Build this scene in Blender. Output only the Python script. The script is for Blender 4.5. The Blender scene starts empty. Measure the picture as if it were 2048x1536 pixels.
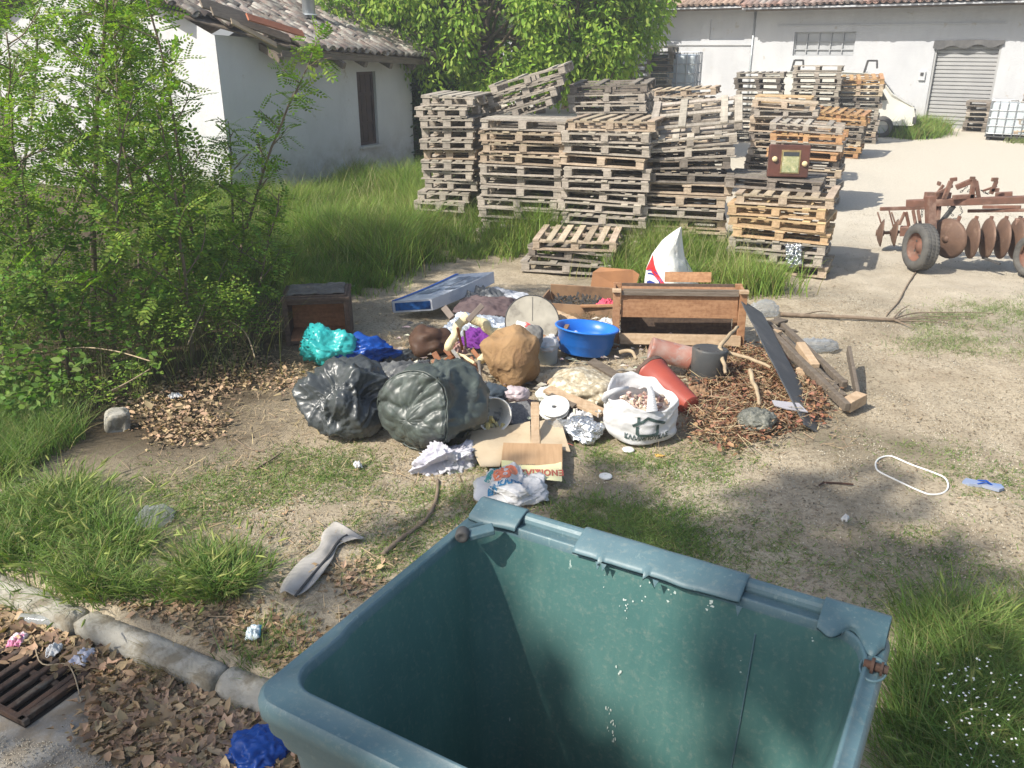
import bpy, bmesh, math, random
import numpy as np
from mathutils import Vector, Matrix, Euler, noise
from mathutils.bvhtree import BVHTree
R = math.radians
rnd = random.Random(7)
rng = np.random.default_rng(7)
SC = bpy.context.scene
COL = SC.collection
PITCH, H, F = 21.7, 2.77, 1703.0
cP, sP = math.cos(R(PITCH)), math.sin(R(PITCH))

# ---------------------------------------------------------------- terrain
CA = Vector((-2.95, 4.10)); CB = Vector((-1.02, 3.12))       # line of the kerb's street side
cdir = (CB-CA).normalized(); cnor = Vector((-cdir.y, cdir.x))  # points to the yard
if cnor.y < 0: cnor = -cnor
def kerb_side(x, y): return (x-CA.x)*cnor.x + (y-CA.y)*cnor.y
def sstep(a, b, t):
    t = np.clip((t-a)/(b-a), 0, 1); return t*t*(3-2*t)
def gz_np(x, y):
    x = np.asarray(x, float); y = np.asarray(y, float)
    z = 0.35*sstep(13, 23, y)
    z = z + 0.018*np.sin(x*1.7+0.6*np.sin(y*1.3))*np.cos(y*1.45+x*0.35) + 0.010*np.sin(x*4.1+y*2.3+1)*np.sin(y*3.7-x*1.9)
    s = (x-CA.x)*cnor.x + (y-CA.y)*cnor.y
    k = sstep(-0.03, 0.05, s)
    zs = -0.15 + 0.006*np.sin(x*5+y*3)
    near = sstep(0.0, 0.5, s)
    z = z*near + 0.0
    return zs*(1-k) + z*k
def gz(x, y): return float(gz_np(x, y))

def ray(px, py):
    X = (px-1024)/F; Y = -(py-768)/F
    return Vector((X, cP+Y*sP, -sP+Y*cP))
def at(px, py, z=0.0):
    d = ray(px, py); t = (z-H)/d.z
    return Vector((d.x*t, d.y*t, z))
def atd(px, py, y):
    d = ray(px, py); t = y/d.y
    return Vector((d.x*t, y, H+d.z*t))
def hitp(px, py, p0, n):
    d = ray(px, py); o = Vector((0, 0, H))
    t = (Vector(p0)-o).dot(n)/d.dot(n)
    return o+d*t

# ---------------------------------------------------------------- objects
def tag(o, label=None, cat=None, group=None, kind=None):
    if label: o['label'] = label
    if cat: o['category'] = cat
    if group: o['group'] = group
    if kind: o['kind'] = kind
    return o
def thing(name, label, cat, loc=(0, 0, 0), rot=(0, 0, 0), group=None):
    o = bpy.data.objects.new(name, None); COL.objects.link(o)
    o.location = loc; o.rotation_euler = rot; o.empty_display_size = 0.1
    return tag(o, label, cat, group)
def link(name, me, mat=None, parent=None, loc=None, rot=None):
    o = bpy.data.objects.new(name, me); COL.objects.link(o)
    if mat is not None:
        me.materials.clear(); me.materials.append(mat)
    if parent: o.parent = parent
    if loc is not None: o.location = loc
    if rot is not None: o.rotation_euler = rot
    return o
def smooth(me, on=True):
    me.polygons.foreach_set('use_smooth', np.full(len(me.polygons), on)); me.update()

def npmesh(name, V, faces):
    """faces: list of (n,k) int arrays"""
    me = bpy.data.meshes.new(name)
    V = np.asarray(V, np.float32)
    me.vertices.add(len(V)); me.vertices.foreach_set('co', V.ravel())
    tot = sum(f.size for f in faces); n = sum(len(f) for f in faces)
    me.loops.add(tot); me.polygons.add(n)
    me.loops.foreach_set('vertex_index', np.concatenate([f.ravel() for f in faces]).astype(np.int32))
    lt = np.concatenate([np.full(len(f), f.shape[1], np.int32) for f in faces])
    ls = np.concatenate([[0], np.cumsum(lt)[:-1]]).astype(np.int32)
    me.polygons.foreach_set('loop_start', ls); me.polygons.foreach_set('loop_total', lt)
    me.update(calc_edges=True); me.validate()
    return me
def instmesh(name, tv, tf, M, P):
    """tv (k,3) template, tf list of face arrays, M (n,3,3), P (n,3)"""
    n = len(P); k = len(tv)
    V = np.einsum('nij,kj->nki', M, tv) + P[:, None, :]
    off = (np.arange(n)*k)[:, None, None]
    return npmesh(name, V.reshape(-1, 3), [(f[None]+off).reshape(-1, f.shape[1]) for f in tf])
def frames(d, up=None, roll=None):
    """orthonormal frames with x along d; n x 3 x 3 (columns x,y,z)"""
    d = d/np.linalg.norm(d, axis=1, keepdims=True)
    if up is None:
        up = rng.normal(size=d.shape)
    y = np.cross(up, d); y /= np.linalg.norm(y, axis=1, keepdims=True)+1e-9
    z = np.cross(d, y)
    return np.stack([d, y, z], axis=2)

class MB:
    def __init__(s): s.v = []; s.f = []
    def add(s, vs, fs):
        b = len(s.v); s.v += [tuple(v) for v in vs]; s.f += [tuple(b+i for i in f) for f in fs]; return s
    def box(s, c, size, rot=None, taper=None):
        hx, hy, hz = size[0]/2, size[1]/2, size[2]/2
        pts = [Vector((x*hx, y*hy, z*hz)) for z in (-1, 1) for y in (-1, 1) for x in (-1, 1)]
        if rot is not None:
            m = rot if isinstance(rot, Matrix) else Euler(rot).to_matrix()
            pts = [m @ p for p in pts]
        c = Vector(c)
        return s.add([p+c for p in pts], [(0, 2, 3, 1), (4, 5, 7, 6), (0, 1, 5, 4), (2, 6, 7, 3), (0, 4, 6, 2), (1, 3, 7, 5)])
    def bar(s, a, b, w, t, up=(0, 0, 1)):
        a = Vector(a); b = Vector(b); d = b-a; x = d.normalized(); u = Vector(up)
        y = u.cross(x)
        if y.length < 1e-4: y = Vector((0, 1, 0)).cross(x)
        y.normalize(); z = x.cross(y)
        m = Matrix((x, y, z)).transposed()
        return s.box((a+b)/2, (d.length, w, t), m)
    def tube(s, pts, rad, n=8, cap=True, closed=False):
        pts = [Vector(p) for p in pts]; N = len(pts)
        if not hasattr(rad, '__len__'): rad = [rad]*N
        base = len(s.v); prev = None
        for i, p in enumerate(pts):
            if closed: d = pts[(i+1) % N]-pts[i-1]
            else: d = pts[min(i+1, N-1)]-pts[max(i-1, 0)]
            d.normalize()
            if prev is None:
                y = d.orthogonal().normalized()
            else:
                y = prev-d*prev.dot(d)
                y = y.normalized() if y.length > 1e-5 else d.orthogonal().normalized()
            prev = y; z = d.cross(y)
            for k in range(n):
                a = 2*math.pi*k/n
                s.v.append(tuple(p+(y*math.cos(a)+z*math.sin(a))*rad[i]))
        for i in range(N if closed else N-1):
            j = (i+1) % N
            for k in range(n):
                l = (k+1) % n
                s.f.append((base+i*n+k, base+i*n+l, base+j*n+l, base+j*n+k))
        if cap and not closed:
            s.f.append(tuple(base+k for k in reversed(range(n)))); s.f.append(tuple(base+(N-1)*n+k for k in range(n)))
        return s
    def lathe(s, prof, n=32, M=None, wob=None):
        base = len(s.v); N = len(prof)
        for i, (r, z) in enumerate(prof):
            for k in range(n):
                a = 2*math.pi*k/n
                v = Vector((r*math.cos(a), r*math.sin(a), z))
                if wob: v = wob(v)
                if M is not None: v = M @ v
                s.v.append(tuple(v))
        for i in range(N-1):
            for k in range(n):
                l = (k+1) % n
                s.f.append((base+i*n+k, base+i*n+l, base+(i+1)*n+l, base+(i+1)*n+k))
        if prof[0][0] > 1e-4: pass
        return s
    def disc(s, r, z, n=32, M=None, flip=False, wob=None):
        vs = []
        for k in range(n):
            a = 2*math.pi*k/n; v = Vector((r*math.cos(a), r*math.sin(a), z))
            if wob: v = wob(v)
            if M is not None: v = M @ v
            vs.append(v)
        f = tuple(range(n))
        return s.add(vs, [f[::-1] if flip else f])
    def loft(s, loops, closed_ends=(False, False)):
        base = len(s.v); n = len(loops[0]); assert all(len(L) == n for L in loops)
        for L in loops: s.v += [tuple(p) for p in L]
        for i in range(len(loops)-1):
            for k in range(n):
                l = (k+1) % n
                s.f.append((base+i*n+k, base+i*n+l, base+(i+1)*n+l, base+(i+1)*n+k))
        if closed_ends[0]: s.f.append(tuple(base+k for k in reversed(range(n))))
        if closed_ends[1]: s.f.append(tuple(base+(len(loops)-1)*n+k for k in range(n)))
        return s
    def grid(s, nu, nv, fn):
        base = len(s.v)
        for j in range(nv+1):
            for i in range(nu+1): s.v.append(tuple(fn(i/nu, j/nv)))
        for j in range(nv):
            for i in range(nu):
                a = base+j*(nu+1)+i
                s.f.append((a, a+1, a+nu+2, a+nu+1))
        return s
    def xf(s, M):
        s.v = [tuple(M @ Vector(v)) for v in s.v]; return s
    def build(s, name, mat, parent=None, sm=False, bevel=0, solid=0, subd=0, loc=None, rot=None, label=None):
        V = list(s.v); Fc = []
        for f in s.f:
            if len(f) > 12:     # fan large caps
                c = tuple(sum(V[i][k] for i in f)/len(f) for k in range(3)); V.append(c); ci = len(V)-1
                Fc += [(f[i], f[(i+1) % len(f)], ci) for i in range(len(f))]
            else: Fc.append(f)
        me = bpy.data.meshes.new(name)
        assert max(max(f) for f in Fc) < len(V)
        me.from_pydata(V, [], Fc); me.validate(); me.update()
        o = link(name, me, mat, parent, loc, rot)
        if sm: smooth(me)
        if solid:
            m = o.modifiers.new('s', 'SOLIDIFY'); m.thickness = solid; m.offset = 0
        if subd:
            m = o.modifiers.new('u', 'SUBSURF'); m.levels = subd; m.render_levels = subd
        if bevel:
            m = o.modifiers.new('b', 'BEVEL'); m.width = bevel; m.segments = 2; m.limit_method = 'ANGLE'; m.angle_limit = R(40)
        if label: o['label'] = label
        return o

def nz(p, f=1.0, seed=0.0):
    return noise.noise(Vector((p[0]*f+seed*3.1, p[1]*f-seed*1.7, p[2]*f+seed*0.9)))
def ridge(p, f=1.0, seed=0.0):
    return 1-2*abs(nz(p, f, seed))
def crumple(p, seed, f=3.0, oct=4):
    """sharp creased foil / plastic relief, about -1..1"""
    v = 0; a = 1.0; w = Vector((nz(p, f*.6, seed+5), nz(p, f*.6, seed+9), nz(p, f*.6, seed+13)))*0.25
    q = Vector(p)+w
    for i in range(oct):
        v += a*(ridge(q, f, seed+i*7)-0.45); a *= 0.52; f *= 2.05
    return v
def crease(p, seed, f=2.0, oct=4, sharp=5):
    """thin raised folds with slack film between them"""
    w = Vector((nz(p, f*.45, seed+5), nz(p, f*.45, seed+9), nz(p, f*.45, seed+13)))*.5
    q = Vector(p)+w; v = 0; a = 1.0
    for i in range(oct):
        v += a*(max(0.0, 1-2.1*abs(nz(q, f, seed+i*7)))**sharp-.25); v -= a*.35*max(0, nz(q, f*.8, seed+3+i)); a *= .58; f *= 1.9
    return v
def blobmb(c, rad, seed, amp=0.1, f=3.0, sub=5, low=0.15, squash=None, shape=None, oct=4, film=False):
    bm = bmesh.new(); bmesh.ops.create_icosphere(bm, subdivisions=sub, radius=1)
    mb = MB(); vs = []
    for v in bm.verts:
        n = v.co.normalized(); p = n.copy()
        if shape: p = shape(p)
        p = Vector((p.x*rad[0], p.y*rad[1], p.z*rad[2]))
        k = low*nz(n, 1.3, seed)*max(rad) + amp*(crease if film else crumple)(n, seed, f, oct)*max(rad)
        p += n*k
        if squash is not None and p.z < squash:
            p.z = squash + (p.z-squash)*0.12
        vs.append(p+Vector(c))
    fs = [tuple(v.index for v in fc.verts) for fc in bm.faces]
    bm.free(); mb.add(vs, fs); return mb

def textmesh(body, size, bold=0.0, extrude=0.0, font=None, shear=0.0):
    cu = bpy.data.curves.new('t', 'FONT'); cu.body = body; cu.size = size; cu.offset = bold; cu.extrude = extrude
    cu.align_x = 'CENTER'; cu.align_y = 'CENTER'; cu.shear = shear; cu.resolution_u = 3
    o = bpy.data.objects.new('t', cu); COL.objects.link(o)
    dg = bpy.context.evaluated_depsgraph_get(); dg.update()
    me = bpy.data.meshes.new_from_object(o.evaluated_get(dg))
    bpy.data.objects.remove(o); bpy.data.curves.remove(cu)
    return me
def decal(name, me, fn, mat, parent, cuts=None):
    """subdivide a flat mesh and move its points with fn(x,y)->Vector"""
    bm = bmesh.new(); bm.from_mesh(me)
    if cuts:
        bmesh.ops.triangulate(bm, faces=bm.faces)
        for _ in range(4):
            es = [e for e in bm.edges if e.calc_length() > cuts]
            if not es: break
            bmesh.ops.subdivide_edges(bm, edges=es, cuts=1)
            bmesh.ops.triangulate(bm, faces=bm.faces)
    for v in bm.verts: v.co = fn(v.co.x, v.co.y)
    m2 = bpy.data.meshes.new(name); bm.to_mesh(m2); bm.free()
    return link(name, m2, mat, parent)
def polymesh(polys):
    mb = MB()
    for p in polys: mb.add([(x, y, 0) for x, y in p], [tuple(range(len(p)))])
    me = bpy.data.meshes.new('p'); me.from_pydata(mb.v, [], mb.f); return me
def strokes(lines, w):
    """flat quads along polylines"""
    P = []
    for L in lines:
        for a, b in zip(L[:-1], L[1:]):
            a = Vector(a); b = Vector(b); d = (b-a).normalized(); n = Vector((-d.y, d.x))*w/2; e = d*w*0.3
            P.append([tuple(a-n-e), tuple(b-n+e), tuple(b+n+e), tuple(a+n-e)])
    return polymesh(P)
def bvh_of(mb): return BVHTree.FromPolygons([Vector(v) for v in mb.v], mb.f)
def caster(bv, org, ax, ay, d, off=0.004):
    org = Vector(org); ax = Vector(ax).normalized(); d = Vector(d).normalized(); ay = Vector(ay).normalized()
    def fn(x, y):
        o = org+ax*x+ay*y
        loc, n, i, ds = bv.ray_cast(o-d*1.0, d, 3.0)
        if loc is None: return o
        return loc-d*off
    return fn

# ---------------------------------------------------------------- materials
class NT:
    def __init__(s, name):
        s.m = bpy.data.materials.new(name); s.m.use_nodes = True
        s.t = s.m.node_tree; s.t.nodes.clear(); s.out = s.n('ShaderNodeOutputMaterial')
    def n(s, typ, **kw):
        nd = s.t.nodes.new(typ)
        for k, v in kw.items():
            if k.startswith('i_'): nd.inputs[k[2:].replace('_', ' ')].default_value = v
            else: setattr(nd, k, v)
        return nd
    def l(s, a, b): s.t.links.new(a, b)
    def coord(s, world=False, scale=(1, 1, 1), rot=(0, 0, 0)):
        if world: g = s.n('ShaderNodeNewGeometry').outputs['Position']
        else: g = s.n('ShaderNodeTexCoord').outputs['Object']
        mp = s.n('ShaderNodeMapping'); mp.inputs['Scale'].default_value = scale; mp.inputs['Rotation'].default_value = rot
        s.l(g, mp.inputs['Vector']); return mp.outputs['Vector']
    def noise(s, vec, scale, detail=4, rough=0.55, dist=0.0):
        n = s.n('ShaderNodeTexNoise'); n.inputs['Scale'].default_value = scale; n.inputs['Detail'].default_value = detail
        n.inputs['Roughness'].default_value = rough; n.inputs['Distortion'].default_value = dist
        s.l(vec, n.inputs['Vector']); return n.outputs['Fac']
    def ramp(s, fac, a, b):
        r = s.n('ShaderNodeMapRange'); r.inputs['From Min'].default_value = a; r.inputs['From Max'].default_value = b
        s.l(fac, r.inputs['Value']); return r.outputs['Result']
    def mix(s, fac, a, b, mode='MIX'):
        m = s.n('ShaderNodeMix', data_type='RGBA', blend_type=mode)
        if hasattr(fac, 'node'): s.l(fac, m.inputs[0])
        else: m.inputs[0].default_value = fac
        for k, v in ((6, a), (7, b)):
            if hasattr(v, 'node'): s.l(v, m.inputs[k])
            else: m.inputs[k].default_value = (*v, 1)
        return m.outputs[2]
    def math(s, op, a, b=0.0):
        m = s.n('ShaderNodeMath', operation=op)
        for k, v in ((0, a), (1, b)):
            if hasattr(v, 'node'): s.l(v, m.inputs[k])
            else: m.inputs[k].default_value = v
        return m.outputs[0]
    def vary(s, col, isl=0.0, obj=0.0, hue=0.0):
        if not (isl or obj or hue): return col
        h = s.n('ShaderNodeHueSaturation'); s.l(col, h.inputs['Color'])
        v = None
        if isl:
            r = s.n('ShaderNodeNewGeometry').outputs['Random Per Island']; v = s.math('MULTIPLY_ADD', r, 2*isl); s.t.nodes[-1].inputs[2].default_value = 1-isl
            if hue:
                hh = s.math('MULTIPLY_ADD', s.math('FRACT', s.math('MULTIPLY', r, 7.3)), 2*hue); s.t.nodes[-1].inputs[2].default_value = 0.5-hue
                s.l(hh, h.inputs['Hue'])
        if obj:
            r = s.n('ShaderNodeObjectInfo').outputs['Random']; w = s.math('MULTIPLY_ADD', r, 2*obj); s.t.nodes[-1].inputs[2].default_value = 1-obj
            v = s.math('MULTIPLY', v, w) if v else w
        if v: s.l(v, h.inputs['Value'])
        return h.outputs['Color']
    def bsdf(s, col, rough=0.7, metal=0.0, spec=0.4, bump=None, bstr=0.3, bdist=0.01, trans=0.0, coat=0.0, alpha=None, ior=1.45):
        b = s.n('ShaderNodeBsdfPrincipled')
        if hasattr(col, 'node'): s.l(col, b.inputs['Base Color'])
        else: b.inputs['Base Color'].default_value = (*col, 1)
        if hasattr(rough, 'node'): s.l(rough, b.inputs['Roughness'])
        else: b.inputs['Roughness'].default_value = rough
        b.inputs['Metallic'].default_value = metal; b.inputs['Specular IOR Level'].default_value = spec
        b.inputs['Transmission Weight'].default_value = trans; b.inputs['Coat Weight'].default_value = coat; b.inputs['IOR'].default_value = ior
        if alpha is not None:
            if hasattr(alpha, 'node'): s.l(alpha, b.inputs['Alpha'])
            else: b.inputs['Alpha'].default_value = alpha
        if bump is not None:
            bn = s.n('ShaderNodeBump'); bn.inputs['Strength'].default_value = bstr; bn.inputs['Distance'].default_value = bdist
            s.l(bump, bn.inputs['Height']); s.l(bn.outputs['Normal'], b.inputs['Normal'])
        return b.outputs['BSDF']
    def done(s, sh):
        s.l(sh, s.out.inputs['Surface']); return s.m

def pmat(name, c1, c2=None, scale=6, rough=0.75, metal=0, spec=0.35, bump=0.0, bscale=40, isl=0, obj=0, hue=0,
         lo=0.35, hi=0.65, c3=None, s3=2.0, lo3=0.55, hi3=0.7, stretch=(1, 1, 1), alpha=None, coat=0, detail=5, bdist=0.01, transl=0.0):
    t = NT(name); v = t.coord(scale=stretch)
    n = t.noise(v, scale, detail)
    col = t.mix(t.ramp(n, lo, hi), c1, c2 or c1)
    if c3: col = t.mix(t.ramp(t.noise(t.coord(), s3, 6, 0.65), lo3, hi3), col, c3)
    col = t.vary(col, isl, obj, hue)
    b = t.noise(v, bscale, 4) if bump else None
    sh = t.bsdf(col, rough, metal, spec, b, bump, bdist, coat=coat, alpha=alpha)
    if transl:
        tr = t.n('ShaderNodeBsdfTranslucent'); t.l(col, tr.inputs['Color'])
        mx = t.n('ShaderNodeMixShader'); mx.inputs[0].default_value = transl
        t.l(sh, mx.inputs[1]); t.l(tr.outputs[0], mx.inputs[2]); sh = mx.outputs[0]
    return t.done(sh)
def leafmat(name, c1, c2, isl=0.35, hue=0.025, transl=0.35, rough=0.55, c3=None):
    t = NT(name)
    r = t.n('ShaderNodeNewGeometry').outputs['Random Per Island']
    n = t.noise(t.coord(world=True), 1.3, 2)
    col = t.mix(t.ramp(n, 0.35, 0.65), c1, c2)
    if c3: col = t.mix(t.ramp(t.math('FRACT', t.math('MULTIPLY', r, 13.7)), 0.8, 0.85), col, c3)
    col = t.vary(col, isl, 0, hue)
    sh = t.bsdf(col, rough, spec=0.3)
    tr = t.n('ShaderNodeBsdfTranslucent')
    tc = t.mix(1.0, col, (1.0, 1.25, 0.45), 'MULTIPLY'); t.l(tc, tr.inputs['Color'])
    mx = t.n('ShaderNodeMixShader'); mx.inputs[0].default_value = transl
    t.l(sh, mx.inputs[1]); t.l(tr.outputs[0], mx.inputs[2])
    return t.done(mx.outputs[0])
# ---------------------------------------------------------------- camera, light, sky
cam = bpy.data.cameras.new('camera'); co = bpy.data.objects.new('camera', cam); COL.objects.link(co)
co.location = (0, 0, H); co.rotation_euler = (R(90-PITCH), 0, 0)
cam.sensor_width = 36; cam.lens = 36*F/2048; cam.clip_end = 500; cam.clip_start = 0.05
SC.camera = co
SUN_EL = 44; SUN_H = Vector((-0.84, -0.54)).normalized()
S = Vector((SUN_H.x*math.cos(R(SUN_EL)), SUN_H.y*math.cos(R(SUN_EL)), math.sin(R(SUN_EL))))
sl = bpy.data.lights.new('sun', 'SUN'); sl.energy = 5.0; sl.angle = R(0.53); sl.color = (1.0, 0.94, 0.84)
so = bpy.data.objects.new('sun', sl); COL.objects.link(so); so.rotation_euler = S.to_track_quat('Z', 'Y').to_euler(); so.location = (-10, -6, 12)
W = bpy.data.worlds.new('World'); SC.world = W; W.use_nodes = True
wt = W.node_tree; wt.nodes.clear()
sky = wt.nodes.new('ShaderNodeTexSky'); sky.sky_type = 'NISHITA'; sky.sun_disc = False
sky.sun_elevation = R(SUN_EL); sky.sun_rotation = math.atan2(SUN_H.x, SUN_H.y); sky.air_density = 1.2; sky.dust_density = 2.0
bg = wt.nodes.new('ShaderNodeBackground'); bg.inputs['Strength'].default_value = 0.125
wo = wt.nodes.new('ShaderNodeOutputWorld'); wt.links.new(sky.outputs[0], bg.inputs[0]); wt.links.new(bg.outputs[0], wo.inputs[0])
SC.view_settings.view_transform = 'Standard'; SC.view_settings.look = 'None'; SC.view_settings.gamma = 1.0
SC.view_settings.exposure = 0.55; SC.render.engine = 'CYCLES'
SC.cycles.max_bounces = 6; SC.cycles.transparent_max_bounces = 12

# ---------------------------------------------------------------- ground
def ground_mat():
    t = NT('ground_dirt'); v = t.coord(world=True)
    big = t.noise(v, 0.55, 3); med = t.noise(v, 2.6, 6, 0.62, 0.4); fine = t.noise(v, 34, 5, 0.7); gr = t.noise(v, 120, 3, 0.7)
    c = t.mix(t.ramp(med, 0.35, 0.66), (0.37, 0.305, 0.215), (0.50, 0.425, 0.31))
    c = t.mix(t.ramp(big, 0.52, 0.68), c, (0.235, 0.20, 0.14))
    c = t.mix(t.math('MULTIPLY', t.ramp(fine, 0.5, 0.60), 0.65), c, (0.20, 0.16, 0.11))
    c = t.mix(t.math('MULTIPLY', t.ramp(gr, 0.62, 0.76), 0.45), c, (0.52, 0.47, 0.38))
    c = t.mix(t.math('MULTIPLY', t.ramp(gr, 0.42, 0.32), 0.6), c, (0.15, 0.125, 0.09))
    # pale gravel of the drive, far right
    sx = t.n('ShaderNodeSeparateXYZ'); t.l(v, sx.inputs[0])
    far = t.math('ADD', t.math('ADD', t.math('MULTIPLY', sx.outputs['Y'], 0.10), t.math('MULTIPLY', sx.outputs['X'], 0.09)), t.math('MULTIPLY', med, 0.5))
    pale = t.mix(t.ramp(fine, 0.35, 0.65), (0.50, 0.455, 0.37), (0.62, 0.57, 0.475))
    pale = t.mix(t.math('MULTIPLY', t.ramp(gr, 0.40, 0.30), 0.5), pale, (0.30, 0.27, 0.22))
    c = t.mix(t.ramp(far, 1.45, 2.25), c, pale)
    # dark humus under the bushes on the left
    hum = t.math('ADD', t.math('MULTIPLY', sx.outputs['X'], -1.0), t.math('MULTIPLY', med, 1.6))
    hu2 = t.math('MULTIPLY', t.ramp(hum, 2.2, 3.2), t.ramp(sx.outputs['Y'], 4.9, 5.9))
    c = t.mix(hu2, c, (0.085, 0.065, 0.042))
    bmp = t.math('ADD', t.math('MULTIPLY', fine, 0.6), t.math('MULTIPLY', gr, 0.5))
    return t.done(t.bsdf(c, 0.93, spec=0.15, bump=bmp, bstr=0.9, bdist=0.02))
M_ground = ground_mat()
xs = np.concatenate([-np.geomspace(150, 5.2, 26), np.arange(-5, 8.001, 0.045), np.geomspace(8.4, 150, 26)])
ys = np.concatenate([-np.geomspace(60, 0.6, 12), np.arange(0, 13.5, 0.045), np.arange(13.6, 36, 0.35), np.geomspace(37, 260, 18)])
X, Y = np.meshgrid(xs, ys)
Z = gz_np(X, Y)
fine = (X > -5) & (X < 8) & (Y > 0) & (Y < 13.5)
rn = np.random.default_rng(3).normal(size=X.shape)
rn = (rn+np.roll(rn, 1, 0)+np.roll(rn, 1, 1)+np.roll(rn, (1, 1), (0, 1)))/4
Z = Z+np.where(fine & (kerb_side(X, Y) > 0.05), rn*0.006, rn*0.0015*fine)
nx, ny = len(xs), len(ys)
i = np.arange(nx-1)[None, :]; j = np.arange(ny-1)[:, None]; a = (j*nx+i).ravel()
gm = npmesh('ground', np.stack([X, Y, Z], -1).reshape(-1, 3), [np.stack([a, a+1, a+nx+1, a+nx], 1)])
smooth(gm)
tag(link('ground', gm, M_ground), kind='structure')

# street: grey asphalt sheet a little above the sunken part of the ground
def street_mat():
    t = NT('street'); v = t.coord(world=True)
    a = t.noise(v, 1.8, 4); g = t.noise(v, 90, 3, 0.7); m = t.noise(v, 9, 5)
    c = t.mix(t.ramp(a, 0.35, 0.65), (0.23, 0.22, 0.20), (0.32, 0.305, 0.275))
    c = t.mix(t.math('MULTIPLY', t.ramp(g, 0.56, 0.7), 0.6), c, (0.45, 0.43, 0.39))
    c = t.mix(t.math('MULTIPLY', t.ramp(m, 0.42, 0.60), 0.8), c, (0.20, 0.165, 0.12))
    return t.done(t.bsdf(c, 0.9, spec=0.2, bump=g, bstr=0.5, bdist=0.006))
M_street = street_mat()
mb = MB()
def stfn(u, v):
    s = -0.10-(v**1.5)*7; l = -9+u*22
    p = CA+cdir*l+cnor*s
    return Vector((p.x, p.y, -0.138+0.004*math.sin(p.x*3+p.y*4)))
mb.grid(120, 60, stfn)
GX, GY, GW, GH = 0, 0, 0, 0
o = mb.build('street', M_street, sm=True); tag(o, kind='structure')

# ---------------------------------------------------------------- kerb: a row of worn concrete blocks
M_conc = pmat('worn_concrete', (0.40, 0.38, 0.33), (0.30, 0.285, 0.24), 9, 0.92, bump=0.6, bscale=60, obj=0.08, c3=(0.20, 0.175, 0.13), s3=7, lo3=0.48, hi3=0.62)
kl = -2.2; ki = 0
kb_labels = {}
while kl < 7.0:
    L = 0.98; ki += 1
    c = CA+cdir*(kl+L/2)+cnor*(-0.02)
    mb = MB()
    sd = ki*1.7
    loops = []
    for q in range(25):
        x = -L/2+L*q/24
        pr = []
        prof = [(-0.075, -0.20), (-0.073, -0.05), (-0.070, -0.008), (-0.064, 0.0), (-0.02, 0.002), (0.02, 0.002), (0.05, 0.0), (0.056, -0.02), (0.058, -0.2)]
        for (yy, zz) in prof:
            endf = 1.0 if 0 < q < 24 else 0.0
            n1 = nz((x*3, yy*6, zz*6), 1.4, sd)*0.010+nz((x, yy, zz), 19, sd)*0.006
            chip = max(0, nz((x, 0, 0), 2.4, sd+4)-0.12)*0.16 if -0.08 < yy < -0.03 and zz > -0.05 else 0
            n1 += .006*crumple((x*2.2, yy*5, zz*5), sd, 1.6, 4)
            pr.append(Vector((x, yy+n1*0.5-0*chip+chip*0.35, zz+n1-chip-(0.012 if not endf else 0))))
        loops.append(pr)
    mb.loft(loops, (True, True))
    nearest = c.y < 3.2
    e = thing('kerb_block', None, 'kerb block', (c.x, c.y, -0.022+rnd.uniform(-.008, .006)), (R(rnd.uniform(-4, 1)), R(rnd.uniform(-.8, .8)), math.atan2(cdir.y, cdir.x)+R(rnd.uniform(-1.5, 1.5))), group='concrete kerb blocks along the street')
    ob = mb.build('block_body', M_conc, e, sm=True)
    kb_labels[ki] = e
    kl += L+0.012
names = ['worn concrete kerb block outside the left edge, beyond the drain grate', 'second worn kerb block left of the drain grate', 'grass covered kerb block at the left edge of the picture',
         'chipped kerb block under the drooping barley grass beside the grate', 'pale kerb block between the barley grass and the container', 'shaded kerb block running behind the left end of the container']
for k, e in kb_labels.items():
    e['label'] = names[k-1] if k <= len(names) else 'concrete kerb block hidden behind the waste container, number %s along from its left corner' % ['one', 'two', 'three', 'four', 'five', 'six'][min(k-7, 5)]
def washmat(name, c1, c2, base):
    t = NT(name); v = t.coord(); a = t.noise(v, .8, 4); st = t.noise(t.coord(scale=(1.3, 1.3, .45)), 1.6, 6, .7); pe = t.noise(v, 2.6, 7, .72); sx = t.n('ShaderNodeSeparateXYZ'); t.l(v, sx.inputs[0])
    c = t.mix(t.ramp(a, .35, .65), c1, c2)
    c = t.mix(t.math('MULTIPLY', t.ramp(st, .48, .75), .30), c, tuple(x*.62 for x in c1))
    c = t.mix(t.math('MULTIPLY', t.ramp(pe, .62, .66), .7), c, (.36, .33, .28))
    c = t.mix(t.math('MULTIPLY', t.ramp(sx.outputs['Z'], base, base-.9), t.ramp(pe, .40, .60)), c, (.30, .28, .24))
    return t.done(t.bsdf(c, .92, spec=.15, bump=t.math('ADD', pe, t.noise(v, 16, 4)), bstr=.35, bdist=.02))
M_plaster = washmat('white_plaster', (0.56, 0.565, 0.57), (0.50, 0.505, 0.51), 1.0)
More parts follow.
